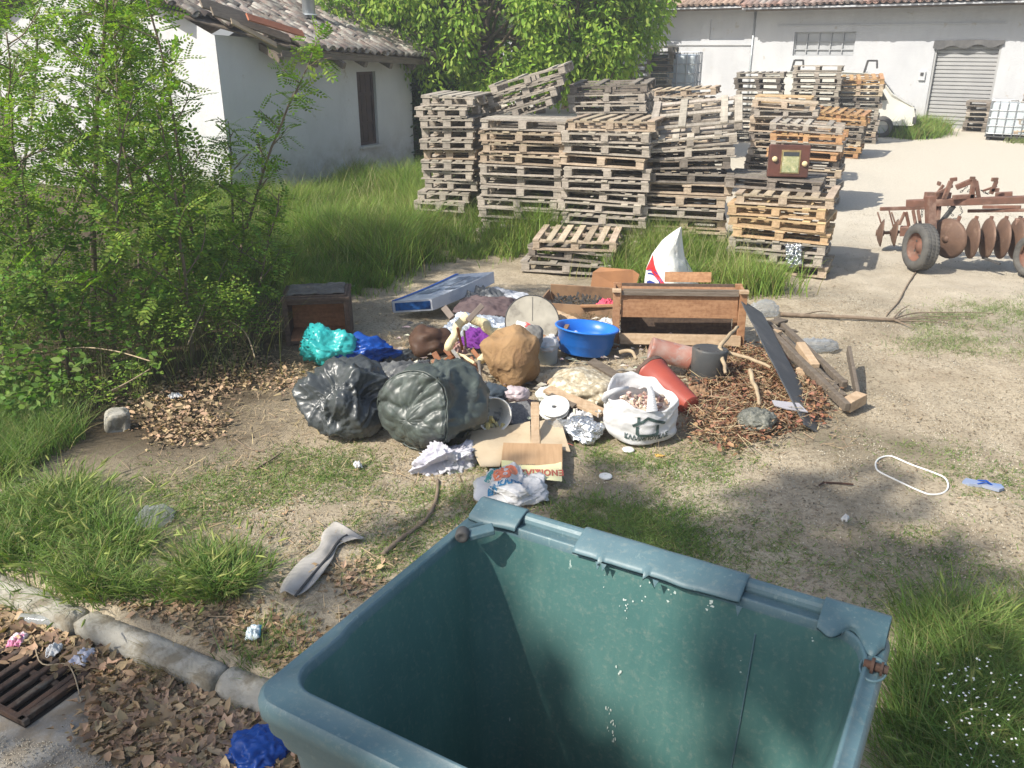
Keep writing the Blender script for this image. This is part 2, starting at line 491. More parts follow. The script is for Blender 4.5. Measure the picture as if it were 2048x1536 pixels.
# ---------------------------------------------------------------- white farm house on the left
M_plaster0 = pmat('white_plaster_plain', (0.53, 0.535, 0.54), (0.46, 0.465, 0.475), 1.6, 0.9, bump=0.35, bscale=14, c3=(0.33, 0.325, 0.31), s3=1.7, lo3=0.54, hi3=0.74)
M_tile = pmat('old_roof_tile', (0.25, 0.18, 0.15), (0.22, 0.20, 0.18), 3, 0.9, isl=0.5, bump=0.7, bscale=50, c3=(0.36, 0.34, 0.29), s3=7, lo3=0.45, hi3=0.6)
M_tiler = pmat('red_roof_tile', (0.42, 0.16, 0.09), (0.35, 0.13, 0.07), 5, 0.85, isl=0.2, bump=0.4)
M_oldwood = pmat('weathered_wood', (0.20, 0.165, 0.13), (0.13, 0.105, 0.08), 5, 0.85, isl=0.25, bump=0.5, stretch=(1, 8, 8))
M_darkwood = pmat('dark_shutter_wood', (0.075, 0.05, 0.042), (0.045, 0.032, 0.03), 4, 0.7, isl=0.2, bump=0.3)
A2 = Vector((-4.85, 15.0)); B2 = Vector((-2.2, 19.7))
wd = (B2-A2).normalized(); wn = Vector((wd.y, -wd.x)); wl = (B2-A2).length
house = thing('farm_house', 'white plastered farm house with old clay tile roof and one dark shuttered window', 'house', (A2.x, A2.y, 0.15), (0, 0, math.atan2(wd.y, wd.x)))
# local: x along window wall (away from camera), -y outwards (towards the yard), +y into the house
def hl(p):
    d = Vector((p.x, p.y))-A2; return Vector((d.dot(wd), -d.dot(wn), p.z-0.15))
wp0 = (A2.x, A2.y, 0); wnn = Vector((wn.x, wn.y, 0))
w1 = hl(hitp(712, 144, wp0, wnn)); w2 = hl(hitp(758, 287, wp0, wnn))
wx0, wx1, wz0, wz1 = w1.x, w2.x, w2.z, w1.z
HW = 3.1
def ztop(x, y):   # roof underside height over the house, local
    base = 2.78-0.052*max(-0.5, min(6, x)); return base+0.42*min(y, 2*HW-y)
mb = MB()
def wallcells(mb, xs_, zs_, hole, fn, depth, dfn):
    for a, b in zip(xs_[:-1], xs_[1:]):
        for c, d in zip(zs_[:-1], zs_[1:]):
            m = ((a+b)/2, (c+d)/2)
            if any(h[0] < m[0] < h[1] and h[2] < m[1] < h[3] for h in hole): continue
            mb.add([fn(a, c, 0), fn(b, c, 0), fn(b, d, 0), fn(a, d, 0)], [(0, 1, 2, 3)])
    for h in hole:
        for (p, q) in (((h[0], h[2]), (h[0], h[3])), ((h[0], h[3]), (h[1], h[3])), ((h[1], h[3]), (h[1], h[2])), ((h[1], h[2]), (h[0], h[2]))):
            mb.add([fn(*p, 0), fn(*q, 0), fn(*q, depth), fn(*p, depth)], [(0, 1, 2, 3)])
def fwin(x, z, d): 
    wob = 0.015*nz((x, z, 0), 1.2, 3)
    return Vector((x, wob+d, z))
xs_ = sorted([0, wx0, wx1, wl]+[wl*i/14 for i in range(1, 14)])
zmax = lambda x: ztop(x, 0)
zs_ = sorted([-0.3, wz0, wz1]+[0.25*i for i in range(0, 10)])
wallcells(mb, xs_, zs_+[2.27], [(wx0, wx1, wz0, wz1)], fwin, 0.16, None)
for a, b in zip(xs_[:-1], xs_[1:]):
    mb.add([fwin(a, 2.27, 0), fwin(b, 2.27, 0), (b, 0, ztop(b, 0)), (a, 0, ztop(a, 0))], [(0, 1, 2, 3)])
# gable ends
for x, s in ((0, 1), (wl, -1)):
    n = 12
    for k in range(n):
        y0, y1 = 2*HW*k/n, 2*HW*(k+1)/n
        for z0, z1 in ((0, 1), (1, 2), (2, 3)):
            q = [ (x, y0, [-.3, 1, 2.1, 0][z0]), (x, y1, [-.3, 1, 2.1, 0][z0]) ]
            tp = [(x, y1, [0, 1, 2.1, ztop(x, y1)-0.02][z1]), (x, y0, [0, 1, 2.1, ztop(x, y0)-0.02][z1])]
            mb.add(q+tp, [(0, 3, 2, 1)] if s > 0 else [(0, 1, 2, 3)])
mb.add([(0, 2*HW, -.3), (wl, 2*HW, -.3), (wl, 2*HW, 2.6), (0, 2*HW, 2.7)], [(3, 2, 1, 0)])
mb.build('wall', M_plaster, house)
# window: frame, shutter boards
wf = MB()
w_, h_ = wx1-wx0, wz1-wz0; cx_, cz_ = (wx0+wx1)/2, (wz0+wz1)/2
for dx in (-1, 1): wf.box((cx_+dx*(w_/2-0.03), 0.10, cz_), (0.055, 0.07, h_-0.006))
for dz in (-1, 1): wf.box((cx_, 0.10, cz_+dz*(h_/2-0.03)), (w_-0.12, 0.065, 0.055))
win = wf.build('window', M_darkwood, house)
for k in range(3):
    b = MB(); ww = (w_-0.12)/3
    b.box((cx_-w_/2+0.06+ww*(k+0.5), 0.11, cz_), (ww-0.012, 0.03, h_-0.12))
    b.build('shutter_board', M_darkwood, win)
b = MB()
for zz in (0.3, 0.7): b.box((cx_, 0.088, wz0+h_*zz), (w_-0.13, 0.02, 0.07))
b.build('shutter_rail', M_darkwood, win)
MB().box((cx_, -0.02, wz0-0.03), (w_+0.06, 0.12, 0.05)).build('sill', M_plaster, win)
# roof: individual barrel tiles in one mesh
tv = []; tfq = []
K = 7
for e in (0, 1):
    for k in range(K):
        a = math.pi*k/(K-1); r = 0.098 if e == 0 else 0.082
        tv.append((e*0.44, r*math.cos(a), r*0.8*math.sin(a)))
for e in (0, 1):
    for k in range(K):
        a = math.pi*k/(K-1); r = 0.084 if e == 0 else 0.068
        tv.append((e*0.44, r*math.cos(a), r*0.8*math.sin(a)))
for k in range(K-1):
    tfq += [(k, k+1, K+k+1, K+k), (2*K+k, 3*K+k, 3*K+k+1, 2*K+k+1), (k, 2*K+k, 2*K+k+1, k+1)]
tv = np.array(tv); tfq = np.array(tfq)
def tiles(name, org, along, upv, ncol, nrow, mat, parent, start=lambda s: 0, pitch=0.215, row=0.34, seed=1, jit=1.0, skip=None):
    rr = np.random.default_rng(seed); org = np.array(org); al = np.array(Vector(along).normalized()); up = np.array(Vector(upv).normalized()); nn = np.cross(al, up)
    if nn[2] < 0: nn = -nn
    Ms = []; Ps = []
    for r in range(nrow):
        for c in range(ncol):
            for inv in (0, 1):
                t = c*pitch+(pitch/2 if inv else 0)
                if t < start(r*row): continue
                if skip and skip(r, c, rr): continue
                a = rr.normal(0, 0.05*jit); x = up*math.cos(a)+al*math.sin(a); z = nn*(1 if not inv else -1)
                x = x+nn*(0.03+rr.normal(0, 0.012)*jit); x /= np.linalg.norm(x)
                y = np.cross(z, x); y /= np.linalg.norm(y); z2 = np.cross(x, y)
                Ms.append(np.stack([x, y, z2], 1)); Ps.append(org+al*t+up*(r*row+rr.normal(0, 0.022)*jit)+nn*((0.0 if not inv else 0.055)+rr.normal(0, 0.006)*jit + 0.02))
    me = instmesh(name, tv, [tfq], np.array(Ms), np.array(Ps)); smooth(me)
    return link(name, me, mat, parent)
OV = 0.5
slope = 0.42
E1 = Vector((-0.35, -OV, ztop(-0.35, 0)-OV*slope+0.04)); E2 = Vector((wl+0.35, -OV, ztop(wl, 0)-OV*slope+0.0))
roof = MB()
st = lambda s: max(0.0, 1.75-1.5*s)
n = 10
T = [E1+(E2-E1)*(st(s_)/ (E2-E1).length)+Vector((0, 1, slope)).normalized()*s_ for s_ in (0, .4, .8, 1.2, 4.0)]
T2 = [E2+Vector((0, 1, slope)).normalized()*s_ for s_ in (0, .4, .8, 1.2, 4.0)]
poly = [p for p in T2]+[p for p in reversed(T)]
up_ = Vector((0, 0, 0.025)); m_ = len(poly)
roof.add(poly+[p+up_ for p in poly], [tuple(reversed(range(m_))), tuple(range(m_, 2*m_))]+[(k, (k+1) % m_, m_+(k+1) % m_, m_+k) for k in range(m_)])
rf = roof.build('roof', M_oldwood, house)
rt = tiles('roof_tiles', E1+Vector((0, -0.04, 0.04)), E2-E1, (0, 1, slope), int((E2-E1).length/0.215)+1, 11, M_tile, rf, start=st, seed=4, jit=1.3)
# far slope of the roof
b = MB(); rg = ztop(0, HW)+0.05
b.add([(-0.35, HW+0.6, rg), (wl+0.35, HW+0.6, rg-0.3), (wl+0.35, 2*HW+0.5, rg-1.35), (-0.35, 2*HW+0.5, rg-1.2)], [(0, 1, 2, 3)]); b.build('rear_roof_slope', M_tile, house, solid=0.06)
# rafters and hanging boards at the broken corner
for k, x in enumerate([1.0, 1.75, 2.5, 3.3, 4.1, 4.9]):
    b = MB(); L = 0.0 if k not in (1, 2) else 0.12
    b.bar((x, 0.1, ztop(x, 0)-0.08), (x, -OV+0.04-L, ztop(x, 0)-0.11-(OV+L)*slope-0.02), 0.09, 0.11); b.build('rafter', M_oldwood, house)
b = MB(); b.bar((1.0, -OV+0.03, ztop(1, 0)-OV*slope-0.03), (wl+0.2, -OV+0.03, ztop(wl, 0)-OV*slope-0.03), 0.03, 0.10); b.build('eave_board', M_oldwood, house)
for q, (a, b_, w_2, mt) in enumerate([((-0.2, -0.22, 3.12), (1.35, -0.36, 2.72), 0.16, M_oldwood), ((0.1, -0.30, 2.98), (0.95, -0.42, 2.62), 0.11, pmat('split_board', (0.42, 0.33, 0.22), None, bump=0.3)), ((-0.3, -0.1, 3.25), (0.7, -0.15, 3.02), 0.2, M_oldwood), ((0.35, -0.42, 3.05), (1.55, -0.50, 2.80), 0.13, M_tiler)]):
    b = MB(); b.bar(a, b_, w_2, 0.03, up=(0.2, -0.8, 0.5)); b.build('broken_eave_board' if q < 3 else 'red_ridge_tile', mt, house)
# flue
M_galv = pmat('galvanised_steel', (0.50, 0.53, 0.54), (0.40, 0.43, 0.45), 6, 0.45, metal=0.6, bump=0.05)
fl = hitp(618, 24, (A2.x-wn.x*0.9, A2.y-wn.y*0.9, 0), wnn); fl = hl(fl)
b = MB(); b.lathe([(0.125, -0.35), (0.125, 0.25), (0.132, 0.255), (0.132, 0.28), (0.125, 0.285), (0.125, 1.1), (0.11, 1.1), (0.11, 0.9)], 28, Matrix.Translation(fl)); b.lathe([(0.2, -0.06), (0.13, -0.03)], 28, Matrix.Translation(fl)); b.build('flue_pipe', M_galv, house, sm=True)

# ---------------------------------------------------------------- long whitewashed warehouse on the right
P0 = Vector((13.1, 28.3, 0.0)); un = Vector((-0.628, -0.778, 0)); ur = Vector((0.778, -0.628, 0))
def W(px, py):
    p = hitp(px, py, P0, un); return (p-P0).dot(ur), p.z
wh = thing('warehouse', 'long whitewashed warehouse with grey roller shutter door and tiled eave', 'building', (P0.x, P0.y, 0), (0, 0, math.atan2(ur.y, ur.x)))
# local x rightwards, -y outwards
M_wash = washmat('whitewash', (0.50, 0.51, 0.525), (0.44, 0.45, 0.47), 1.25)
M_unused = pmat('whitewash_plain', (0.50, 0.51, 0.525), (0.44, 0.45, 0.47), 0.8, 0.92, bump=0.2, bscale=14, c3=(0.37, 0.37, 0.37), s3=0.7, lo3=0.55, hi3=0.8)
dl, dt = W(1872, 83); dr, _ = W(2008, 83); dl2, db = W(1845, 252)
dx0, dx1, dz1 = (dl+dl2)/2, (dl+dl2)/2+(dr-dl)*0.98, dt
sx0, sz1 = W(1590, 64); sx1, sz0 = W(1706, 112)
TOPZ = W(1800, 9)[1]
p1 = W(1420, 38); p2 = W(1487, 80); p3 = W(1290, 41); p4 = W(1400, 82)
brk = W(1510, 60)[0]
holes = [(dx0, dx1, 0.30, dz1), (sx0, sx1, sz0, sz1)]
mb = MB()
fw = lambda x, z, d: Vector((x, d+0.01*nz((x, z, 1), 0.7, 2), z))
xs_ = sorted([brk, dx0, dx1, sx0, sx1, 16]+[brk+i for i in range(1, int(16-brk))])
zs_ = sorted([-0.2, 0.30, dz1, sz0, sz1, TOPZ]+[0.9, 1.6, 2.2])
wallcells(mb, xs_, zs_, holes, fw, 0.16, None)
mb.add([(16, 0, -.2), (16, 7, -.2), (16, 7, TOPZ), (16, 0, TOPZ)], [(0, 1, 2, 3)])
mb.build('wall', M_wash, wh)
mb = MB(); LH = [(p1[0], p2[0], p2[1], p1[1]), (p3[0]-0.6, p4[0], p4[1], p3[1])]
fw2 = lambda x, z, d: Vector((x, 0.05+d, z))
xs_ = sorted([-26, brk-0.002]+[h[0] for h in LH]+[h[1] for h in LH]); TL = W(1400, 17)[1]
zs_ = sorted([-0.2, TL]+[h[2] for h in LH]+[h[3] for h in LH])
wallcells(mb, xs_, zs_, LH, fw2, 0.06, None)
for h in LH: mb.add([fw2(h[0], h[2], .06), fw2(h[1], h[2], .06), fw2(h[1], h[3], .06), fw2(h[0], h[3], .06)], [(0, 1, 2, 3)])
mb.build('lower_wall', M_wash, wh)
b = MB(); b.tube([(brk-.03, -.03, TL-.1), (brk-.035, -.035, 1.8), (brk-.02, -.03, .3)], .035, 8); b.build('downpipe', M_galv, wh, sm=True)
lg = W(1700, 50)[1]
MB().box(((brk+dx1)/2+0.4, -0.014, lg), (dx1-brk-0.8, 0.05, 0.03)).build('ledge', M_wash, wh)
MB().box(((p3[0]+brk)/2-6, 0.022, p4[1]-0.12), (brk-p3[0]+12, 0.05, 0.05)).build('lower_ledge', M_wash, wh)
# roller shutter: ribbed sheet
M_shut = pmat('shutter_steel', (0.38, 0.38, 0.375), (0.33, 0.33, 0.33), 2, 0.55, metal=0.1, c3=(0.36, 0.34, 0.32), s3=2.5, lo3=0.6, hi3=0.75)
mb = MB(); nr = 22; hh = (dz1-0.34)/nr
for k in range(nr):
    z = 0.34+k*hh
    for (d0, z0, d1, z1) in ((0.155, 0, 0.115, 0.12*hh), (0.115, 0.12*hh, 0.115, 0.78*hh), (0.115, 0.78*hh, 0.155, 0.9*hh), (0.155, 0.9*hh, 0.155, hh)):
        mb.add([(dx0, d0, z+z0), (dx1, d0, z+z0), (dx1, d1, z+z1), (dx0, d1, z+z1)], [(0, 1, 2, 3)])
sh = mb.build('roller_shutter', M_shut, wh)
MB().box(((dx0+dx1)/2, 0.09, 0.37), (dx1-dx0-0.1, 0.05, 0.07)).build('shutter_bottom_bar', M_shut, sh)
for x in (dx0+0.03, dx1-0.03): MB().box((x, 0.07, (0.3+dz1)/2), (0.06, 0.1, dz1-0.31)).build('guide_rail', M_shut, wh)
# dark wavy sheet put in for the eave shadow above the door
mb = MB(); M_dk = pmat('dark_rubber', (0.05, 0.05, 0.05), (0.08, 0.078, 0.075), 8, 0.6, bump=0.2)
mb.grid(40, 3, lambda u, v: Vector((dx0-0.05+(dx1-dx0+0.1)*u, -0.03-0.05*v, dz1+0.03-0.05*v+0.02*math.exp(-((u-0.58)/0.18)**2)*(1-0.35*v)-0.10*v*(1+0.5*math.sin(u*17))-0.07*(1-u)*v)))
mb.build('eave_shadow_strip', M_dk, wh, solid=0.01)
# steel window with panes
M_pane = pmat('dusty_pane', (0.42, 0.43, 0.44), (0.34, 0.35, 0.36), 1.5, 0.35, spec=0.6)
mb = MB().box(((sx0+sx1)/2, 0.13, (sz0+sz1)/2), (sx1-sx0-0.01, 0.02, sz1-sz0-0.01)); ww = mb.build('window', M_pane, wh)
fr = MB(); fm = pmat('window_frame_paint', (0.33, 0.34, 0.35), None, 4, 0.6)
for k in range(6): fr.box((sx0+0.02+(sx1-sx0-0.04)*k/5, 0.09, (sz0+sz1)/2), (0.035, 0.05, sz1-sz0-0.012))
for k in (0.025, 0.26, 0.6, 0.975): fr.box(((sx0+sx1)/2, 0.088, sz0+(sz1-sz0)*k), (sx1-sx0-0.012, 0.045, 0.03))
fr.build('frame', fm, ww)
# small switch box beside the door
bx = W(1846, 152); e = MB().box((bx[0]-0.02, -0.035, bx[1]), (0.2, 0.07, 0.26)); sbx = e.build('switch_box', M_wash, wh, bevel=0.01)
MB().box((bx[0]-0.02, -0.085, bx[1]+0.06), (0.09, 0.03, 0.09)).build('switch_knob', M_dk, sbx, bevel=0.01)
# roof edges
def roofpart(name, x0, x1, z0, ov, mat, seed):
    b = MB(); zz = z0
    b.box(((x0+x1)/2, 3.3-ov/2, zz+1.28), (x1-x0, 7.4, 0.05), (0.37, 0, 0)); r = b.build(name, M_oldwood, wh)
    b = MB(); b.box(((x0+x1)/2, -ov+0.12, zz-0.0), (x1-x0-0.01, 0.10, 0.05)); b.build('eave_mortar', M_wash, r)
    tiles('eave_tiles', (x0, -ov+0.0, zz+0.05), (1, 0, 0), (0, 1, 0.38), int((x1-x0)/0.215), 8, mat, r, seed=seed, jit=0.8)
M_tile2 = pmat('warehouse_tile', (0.30, 0.19, 0.155), (0.24, 0.22, 0.20), 1.2, 0.9, isl=0.4, bump=0.4)
M_tile3 = pmat('orange_tile', (0.34, 0.235, 0.18), (0.30, 0.23, 0.18), 1.2, 0.9, isl=0.3, bump=0.4)
roofpart('roof', brk-0.1, 16, TOPZ-0.04, 1.05, M_tile2, 3)
roofpart('lower_roof', -24, brk-0.14, TL-0.02, 0.98, M_tile3, 5)

# ---------------------------------------------------------------- white van behind the pallets
M_white = pmat('van_paint', (0.70, 0.69, 0.62), (0.62, 0.61, 0.54), 3, 0.35, coat=0.5, c3=(0.45, 0.43, 0.38), s3=3, lo3=0.6, hi3=0.8)
M_glass = pmat('van_glass', (0.03, 0.035, 0.04), None, 3, 0.08, spec=0.8)
M_tyre = pmat('tyre_rubber', (0.075, 0.073, 0.07), (0.12, 0.115, 0.105), 9, 0.88, bump=0.3, bscale=80)
vp = at(1655, 275, 0.35); vy = 26.2; vx = (1662-1024)/F*(cP*vy+sP*1.6)
van = thing('parked_van', 'old white van with black roof rack brackets parked behind the pallet stacks', 'van', (vx, vy, 0.33), (0, 0, R(-22)))
prof = [(-2.2, 0.35), (-2.25, 0.9), (-2.2, 1.45), (-2.0, 1.68), (-1.2, 1.74), (0, 1.76), (0.9, 1.72), (1.25, 1.6), (1.62, 1.18), (1.95, 0.98), (2.2, 0.86), (2.28, 0.6), (2.26, 0.36)]
def vloop(y, ins):
    return [Vector((x*(1-ins*0.03)-0.0, y, z-(ins*0.06 if z > 1 else 0))) for x, z in prof]
mb = MB(); mb.loft([vloop(-0.78, 1), vloop(-0.84, 0), vloop(0.84, 0), vloop(0.78, 1)], (True, True)); vb = mb.build('body', M_white, van, sm=False, bevel=0.03)
mb = MB()
for s_ in (-1, 1):
    mb.add([(1.02, s_*0.858, 1.02), (1.5, s_*0.858, 1.02), (1.18, s_*0.84, 1.5), (0.98, s_*0.84, 1.52)], [(0, 1, 2, 3)])
    mb.add([(0.1, s_*0.858, 1.05), (0.9, s_*0.858, 1.03), (0.88, s_*0.84, 1.52), (0.1, s_*0.84, 1.54)], [(0, 1, 2, 3)])
mb.add([(1.29, -0.72, 1.575), (1.29, 0.72, 1.575), (1.64, 0.76, 1.19), (1.64, -0.76, 1.19)], [(0, 1, 2, 3)])
mb.build('window_glass', M_glass, van, solid=0.012)
for x in (-1.45, 1.45):
    for s_ in (-1, 1):
        b = MB(); M = Matrix.Translation((x, s_*0.74, 0.30)) @ Matrix.Rotation(R(90), 4, 'X')
        b.lathe([(0.17, -0.09), (0.28, -0.09), (0.30, -0.06), (0.30, 0.06), (0.28, 0.09), (0.17, 0.09)], 24, M)
        w = b.build('wheel', M_tyre, van, sm=True); b = MB(); b.disc(0.175, 0.04*0, 20, M); b.build('hub', M_galv, w)
for x in (-1.0, 0.95):
    b = MB(); b.bar((x-0.16, -0.7, 1.72), (x-0.10, -0.7, 2.05), 0.04, 0.06); b.bar((x-0.10, -0.7, 2.04), (x+0.14, -0.7, 2.04), 0.04, 0.05); b.bar((x+0.13, -0.7, 2.05), (x+0.16, -0.7, 1.84), 0.04, 0.05); b.bar((x-0.14, -0.7, 1.80), (x-0.14, 0.7, 1.80), 0.04, 0.04)
    b.build('roof_rack_bracket', M_dk, van)
MB().box((2.27, 0, 0.5), (0.1, 1.66, 0.2)).build('front_bumper', M_dk, van, bevel=0.02)
for s_ in (-1, 1):
    MB().box((2.235, s_*0.62, 0.74), (0.05, 0.26, 0.13)).build('headlight', M_glass, van, bevel=0.01)
    MB().box((1.30, s_*0.93, 1.12), (0.09, 0.16, 0.2)).build('wing_mirror', M_dk, van, bevel=0.02)

# ---------------------------------------------------------------- caged water tanks
M_ibc = pmat('milky_plastic', (0.50, 0.54, 0.56), (0.42, 0.47, 0.50), 3, 0.35, spec=0.5)
M_cage = pmat('cage_tube', (0.42, 0.43, 0.44), None, 4, 0.4, metal=0.7)
M_pw = None
def ibc(label, loc, yaw):
    t = thing('caged_water_tank', label, 'water tank', loc, (0, 0, yaw), group='white tanks in steel cages')
    b = MB().box((0, 0, 0.62), (1.08, 0.9, 0.92)); b.build('plastic_tank', M_ibc, t, bevel=0.06)
    b = MB()
    for z in (0.2, 0.42, 0.64, 0.86, 1.12):
        b.tube([(-0.58, -0.48, z), (0.58, -0.48, z), (0.58, 0.48, z), (-0.58, 0.48, z)], 0.012, 5, closed=True)
    for k in range(6):
        x = -0.58+1.16*k/5
        for y in (-0.49, 0.49): b.tube([(x, y, 0.13), (x, y, 1.12)], 0.012, 5)
    for k in range(1, 4):
        y = -0.48+0.96*k/4
        for x in (-0.59, 0.59): b.tube([(x, y, 0.13), (x, y, 1.12)], 0.012, 5)
    b.tube([(-0.58, 0, 1.125), (0.58, 0, 1.125)], 0.014, 5)
    b.build('steel_cage', M_cage, t)
    b = MB()
    for x in (-0.5, 0, 0.5):
        for y in (-0.4, 0, 0.4): b.box((x, y, 0.05), (0.1, 0.1, 0.1))
    b.box((0, 0, 0.115), (1.2, 1.0, 0.03)); b.build('base_skid', M_dk, t)
    b = MB(); b.lathe([(0.11, 1.08), (0.11, 1.13), (0.0, 1.13)], 16); b.build('lid', M_dk, t)
    return t
q = at(2005, 284, 0.35); ibc('white caged water tank standing in weeds beside the roller shutter', (q.x+0.45, q.y+0.6, 0.35), R(-33)).scale = (.9, .9, .92)
ibc('white caged water tank seen above the pallets in front of the long wall', atd(1358, 146, 22.6)+Vector((0, 0.5, -0.65)), R(-20))
IBC2 = atd(1358, 146, 22.6)+Vector((0, 0.5, -0.65))
# ---------------------------------------------------------------- pallets
def woodmat(name, a, b, isl=0.28, obj=0.14, rough=0.85):
    t = NT(name); v = t.coord(scale=(2, 14, 14)); v2 = t.coord(scale=(14, 2, 14))
    n = t.noise(v, 2.2, 6, 0.6); n2 = t.noise(v2, 2.2, 6, 0.6); big = t.noise(t.coord(), 3, 3)
    m = t.math('MULTIPLY', t.math('ADD', n, n2), 0.5)
    c = t.mix(t.ramp(m, 0.42, 0.60), a, b)
    c = t.mix(t.math('MULTIPLY', t.ramp(big, 0.55, 0.75), 0.5), c, tuple(x*0.5 for x in a))
    c = t.vary(c, isl, obj, 0.012)
    return t.done(t.bsdf(c, rough, spec=0.2, bump=m, bstr=0.5, bdist=0.006))
WM = {'grey': woodmat('pallet_wood_grey', (0.41, 0.365, 0.305), (0.27, 0.24, 0.20)),
      'mid': woodmat('pallet_wood_mid', (0.45, 0.37, 0.275), (0.31, 0.245, 0.175)),
      'tan': woodmat('pallet_wood_tan', (0.50, 0.365, 0.215), (0.36, 0.25, 0.14)),
      'dark': woodmat('pallet_wood_dark', (0.24, 0.21, 0.175), (0.15, 0.13, 0.11)),
      'orange': woodmat('pallet_wood_orange', (0.47, 0.29, 0.15), (0.33, 0.20, 0.10))}
def pallet_meshes(kind, seed):
    r = random.Random(seed)
    if kind == 'euro': w, d = 1.2, 0.8
    elif kind == 'slat': w, d = 1.2, 1.0
    elif kind == 'short': w, d = 0.8, 1.2
    else: w, d = 1.12, 0.9
    top = MB()
    j = lambda a: r.uniform(-a, a)
    zt = 0.144
    if kind in ('slat', 'odd'):
        n = 7 if kind == 'slat' else 6
        for k in range(n):
            if r.random() < 0.12: continue
            x = -w/2+0.05+(w-0.1)*k/(n-1)
            top.box((x+j(.008), j(.01), zt-0.011+j(.002)), (r.uniform(.085, .1), d+j(.015), 0.02), (j(.01), j(.02), j(.012)))
        for y in (-d/2+0.05, 0, d/2-0.05): top.box((j(.01), y, zt-0.0325), (w, 0.095, 0.021), (0, j(.004), j(.006)))
    else:
        if w > d:
            for y, ww in zip((-.335, -.18, 0, .18, .335), (.13, .1, .14, .1, .13)):
                top.box((j(.01), y, zt-0.011+j(.002)), (w+j(.01), ww, 0.02), (j(.02), j(.006), j(.01)))
            for x in (-w/2+.06, 0, w/2-.06): top.box((x, 0, zt-0.0325), (0.12, d, 0.021), (0, 0, j(.01)))
        else:
            for x, ww in zip((-.335, -.18, 0, .18, .335), (.13, .1, .14, .1, .13)):
                top.box((x, j(.01), zt-0.011+j(.002)), (ww, d+j(.01), 0.02), (j(.006), j(.02), j(.01)))
            for y in (-d/2+.06, 0, d/2-.06): top.box((0, y, zt-0.0325), (w, 0.12, 0.021), (0, 0, j(.01)))
    blocks = []
    for y in (-d/2+0.055, 0, d/2-0.055):
        for x in (-w/2+0.06, 0, w/2-0.06):
            b = MB(); b.box((x+j(.012), y+j(.01), 0.022+0.0395), (0.1+j(.012), 0.1+j(.01), 0.079), (0, 0, j(.06))); blocks.append(b)
    bots = []
    if kind in ('slat', 'odd', 'short'):
        for y in (-d/2+0.055, 0, d/2-0.055): b = MB(); b.box((j(.01), y, 0.011), (w+j(.01), 0.095, 0.021), (0, j(.004), j(.008))); bots.append(b)
    else:
        for y in (-d/2+0.055, 0, d/2-0.055): b = MB(); b.box((j(.01), y, 0.011), (w, 0.1, 0.021), (0, 0, j(.008))); bots.append(b)
    def mk(nm, b):
        me = bpy.data.meshes.new(nm); me.from_pydata(b.v, [], b.f); me.update(); return me
    full = MB()
    for b in [top]+blocks+bots: full.add(b.v, b.f)
    return dict(top=mk('deck', top), blocks=[mk('block', b) for b in blocks], bots=[mk('bottom_board', b) for b in bots], full=mk('pallet', full), w=w, d=d)
PV = {k: [pallet_meshes(k, s*11+len(k)) for s in range(4)] for k in ('euro', 'slat', 'short', 'odd')}
def mcopy(me, mat):
    key = me.name+mat.name
    if key not in MC:
        m = me.copy(); m.materials.clear(); m.materials.append(mat); MC[key] = m
    return MC[key]
MC = {}
def pallet(loc, rot, kind, color, label, group, parts=True):
    v = rnd.choice(PV[kind]); mat = WM[color]
    if not parts:
        o = bpy.data.objects.new('pallet', mcopy(v['full'], mat)); COL.objects.link(o); o.location = loc; o.rotation_euler = rot
        return tag(o, label, 'pallet', group)
    t = thing('pallet', label, 'pallet', loc, rot, group)
    for nm, me in [('deck', v['top'])]+[('block', m) for m in v['blocks']]+[('bottom_board', m) for m in v['bots']]:
        o = bpy.data.objects.new(nm, mcopy(me, mat)); COL.objects.link(o); o.parent = t
    return t
ORD = ['topmost', 'second', 'third', 'fourth', 'fifth', 'sixth', 'seventh', 'eighth', 'ninth', 'tenth', 'eleventh', 'twelfth', 'thirteenth', 'fourteenth', 'fifteenth', 'sixteenth', 'seventeenth', 'eighteenth', 'nineteenth']
GRP = 'wooden pallets stacked in the yard'
def stack(x, y, yaw, n, kinds, colors, desc, parts=True, jit=0.045, yj=3.6, pitch=0.15, z0=None, drift=(0, 0), ntop=0, seed=0, over=None, backoff=0.45):
    """x,y: middle of the front face; the stack extends away from the camera"""
    rr = random.Random(seed*17+n)
    a = -R(yaw)
    fx, fy = -math.sin(a), math.cos(a)
    z = (gz(x, y) if z0 is None else z0)
    tilt = 0
    for k in range(n):
        kd = rr.choice(kinds); cl = rr.choice(colors); o_ = (over or {}).get(n-1-k, {})
        kd = o_.get('kind', kd); cl = o_.get('color', cl)
        d = PV[kd][0]['d']
        f = k/max(1, n-1)
        cx = x+fx*d/2+rr.uniform(-jit, jit)+drift[0]*f+o_.get('dx', 0)
        cy = y+fy*d/2+rr.uniform(-jit, jit)+drift[1]*f+o_.get('dy', 0)
        rx = R(rr.uniform(-.6, .6))+R(o_.get('rx', 0)); ry = R(rr.uniform(-.9, .9))+R(o_.get('ry', 0))
        z += o_.get('dz', 0)
        name = 'topmost' if k == n-1 else ('lowest' if k == 0 else ORD[n-1-k])
        lab = o_.get('label') or ('%s pallet %s %s' % (name, 'on' if k == n-1 else ('of' if k == 0 else 'down in'), desc))
        pallet((cx, cy, z+o_.get('zo', 0)), (rx, ry, a+R(rr.uniform(-yj, yj)+o_.get('yaw', 0))), kd, cl, lab, GRP, parts)
        z += pitch
    return z
def sxy(px, y, h=1.0): return (px-1024)/F*(cP*y+sP*(H-h))
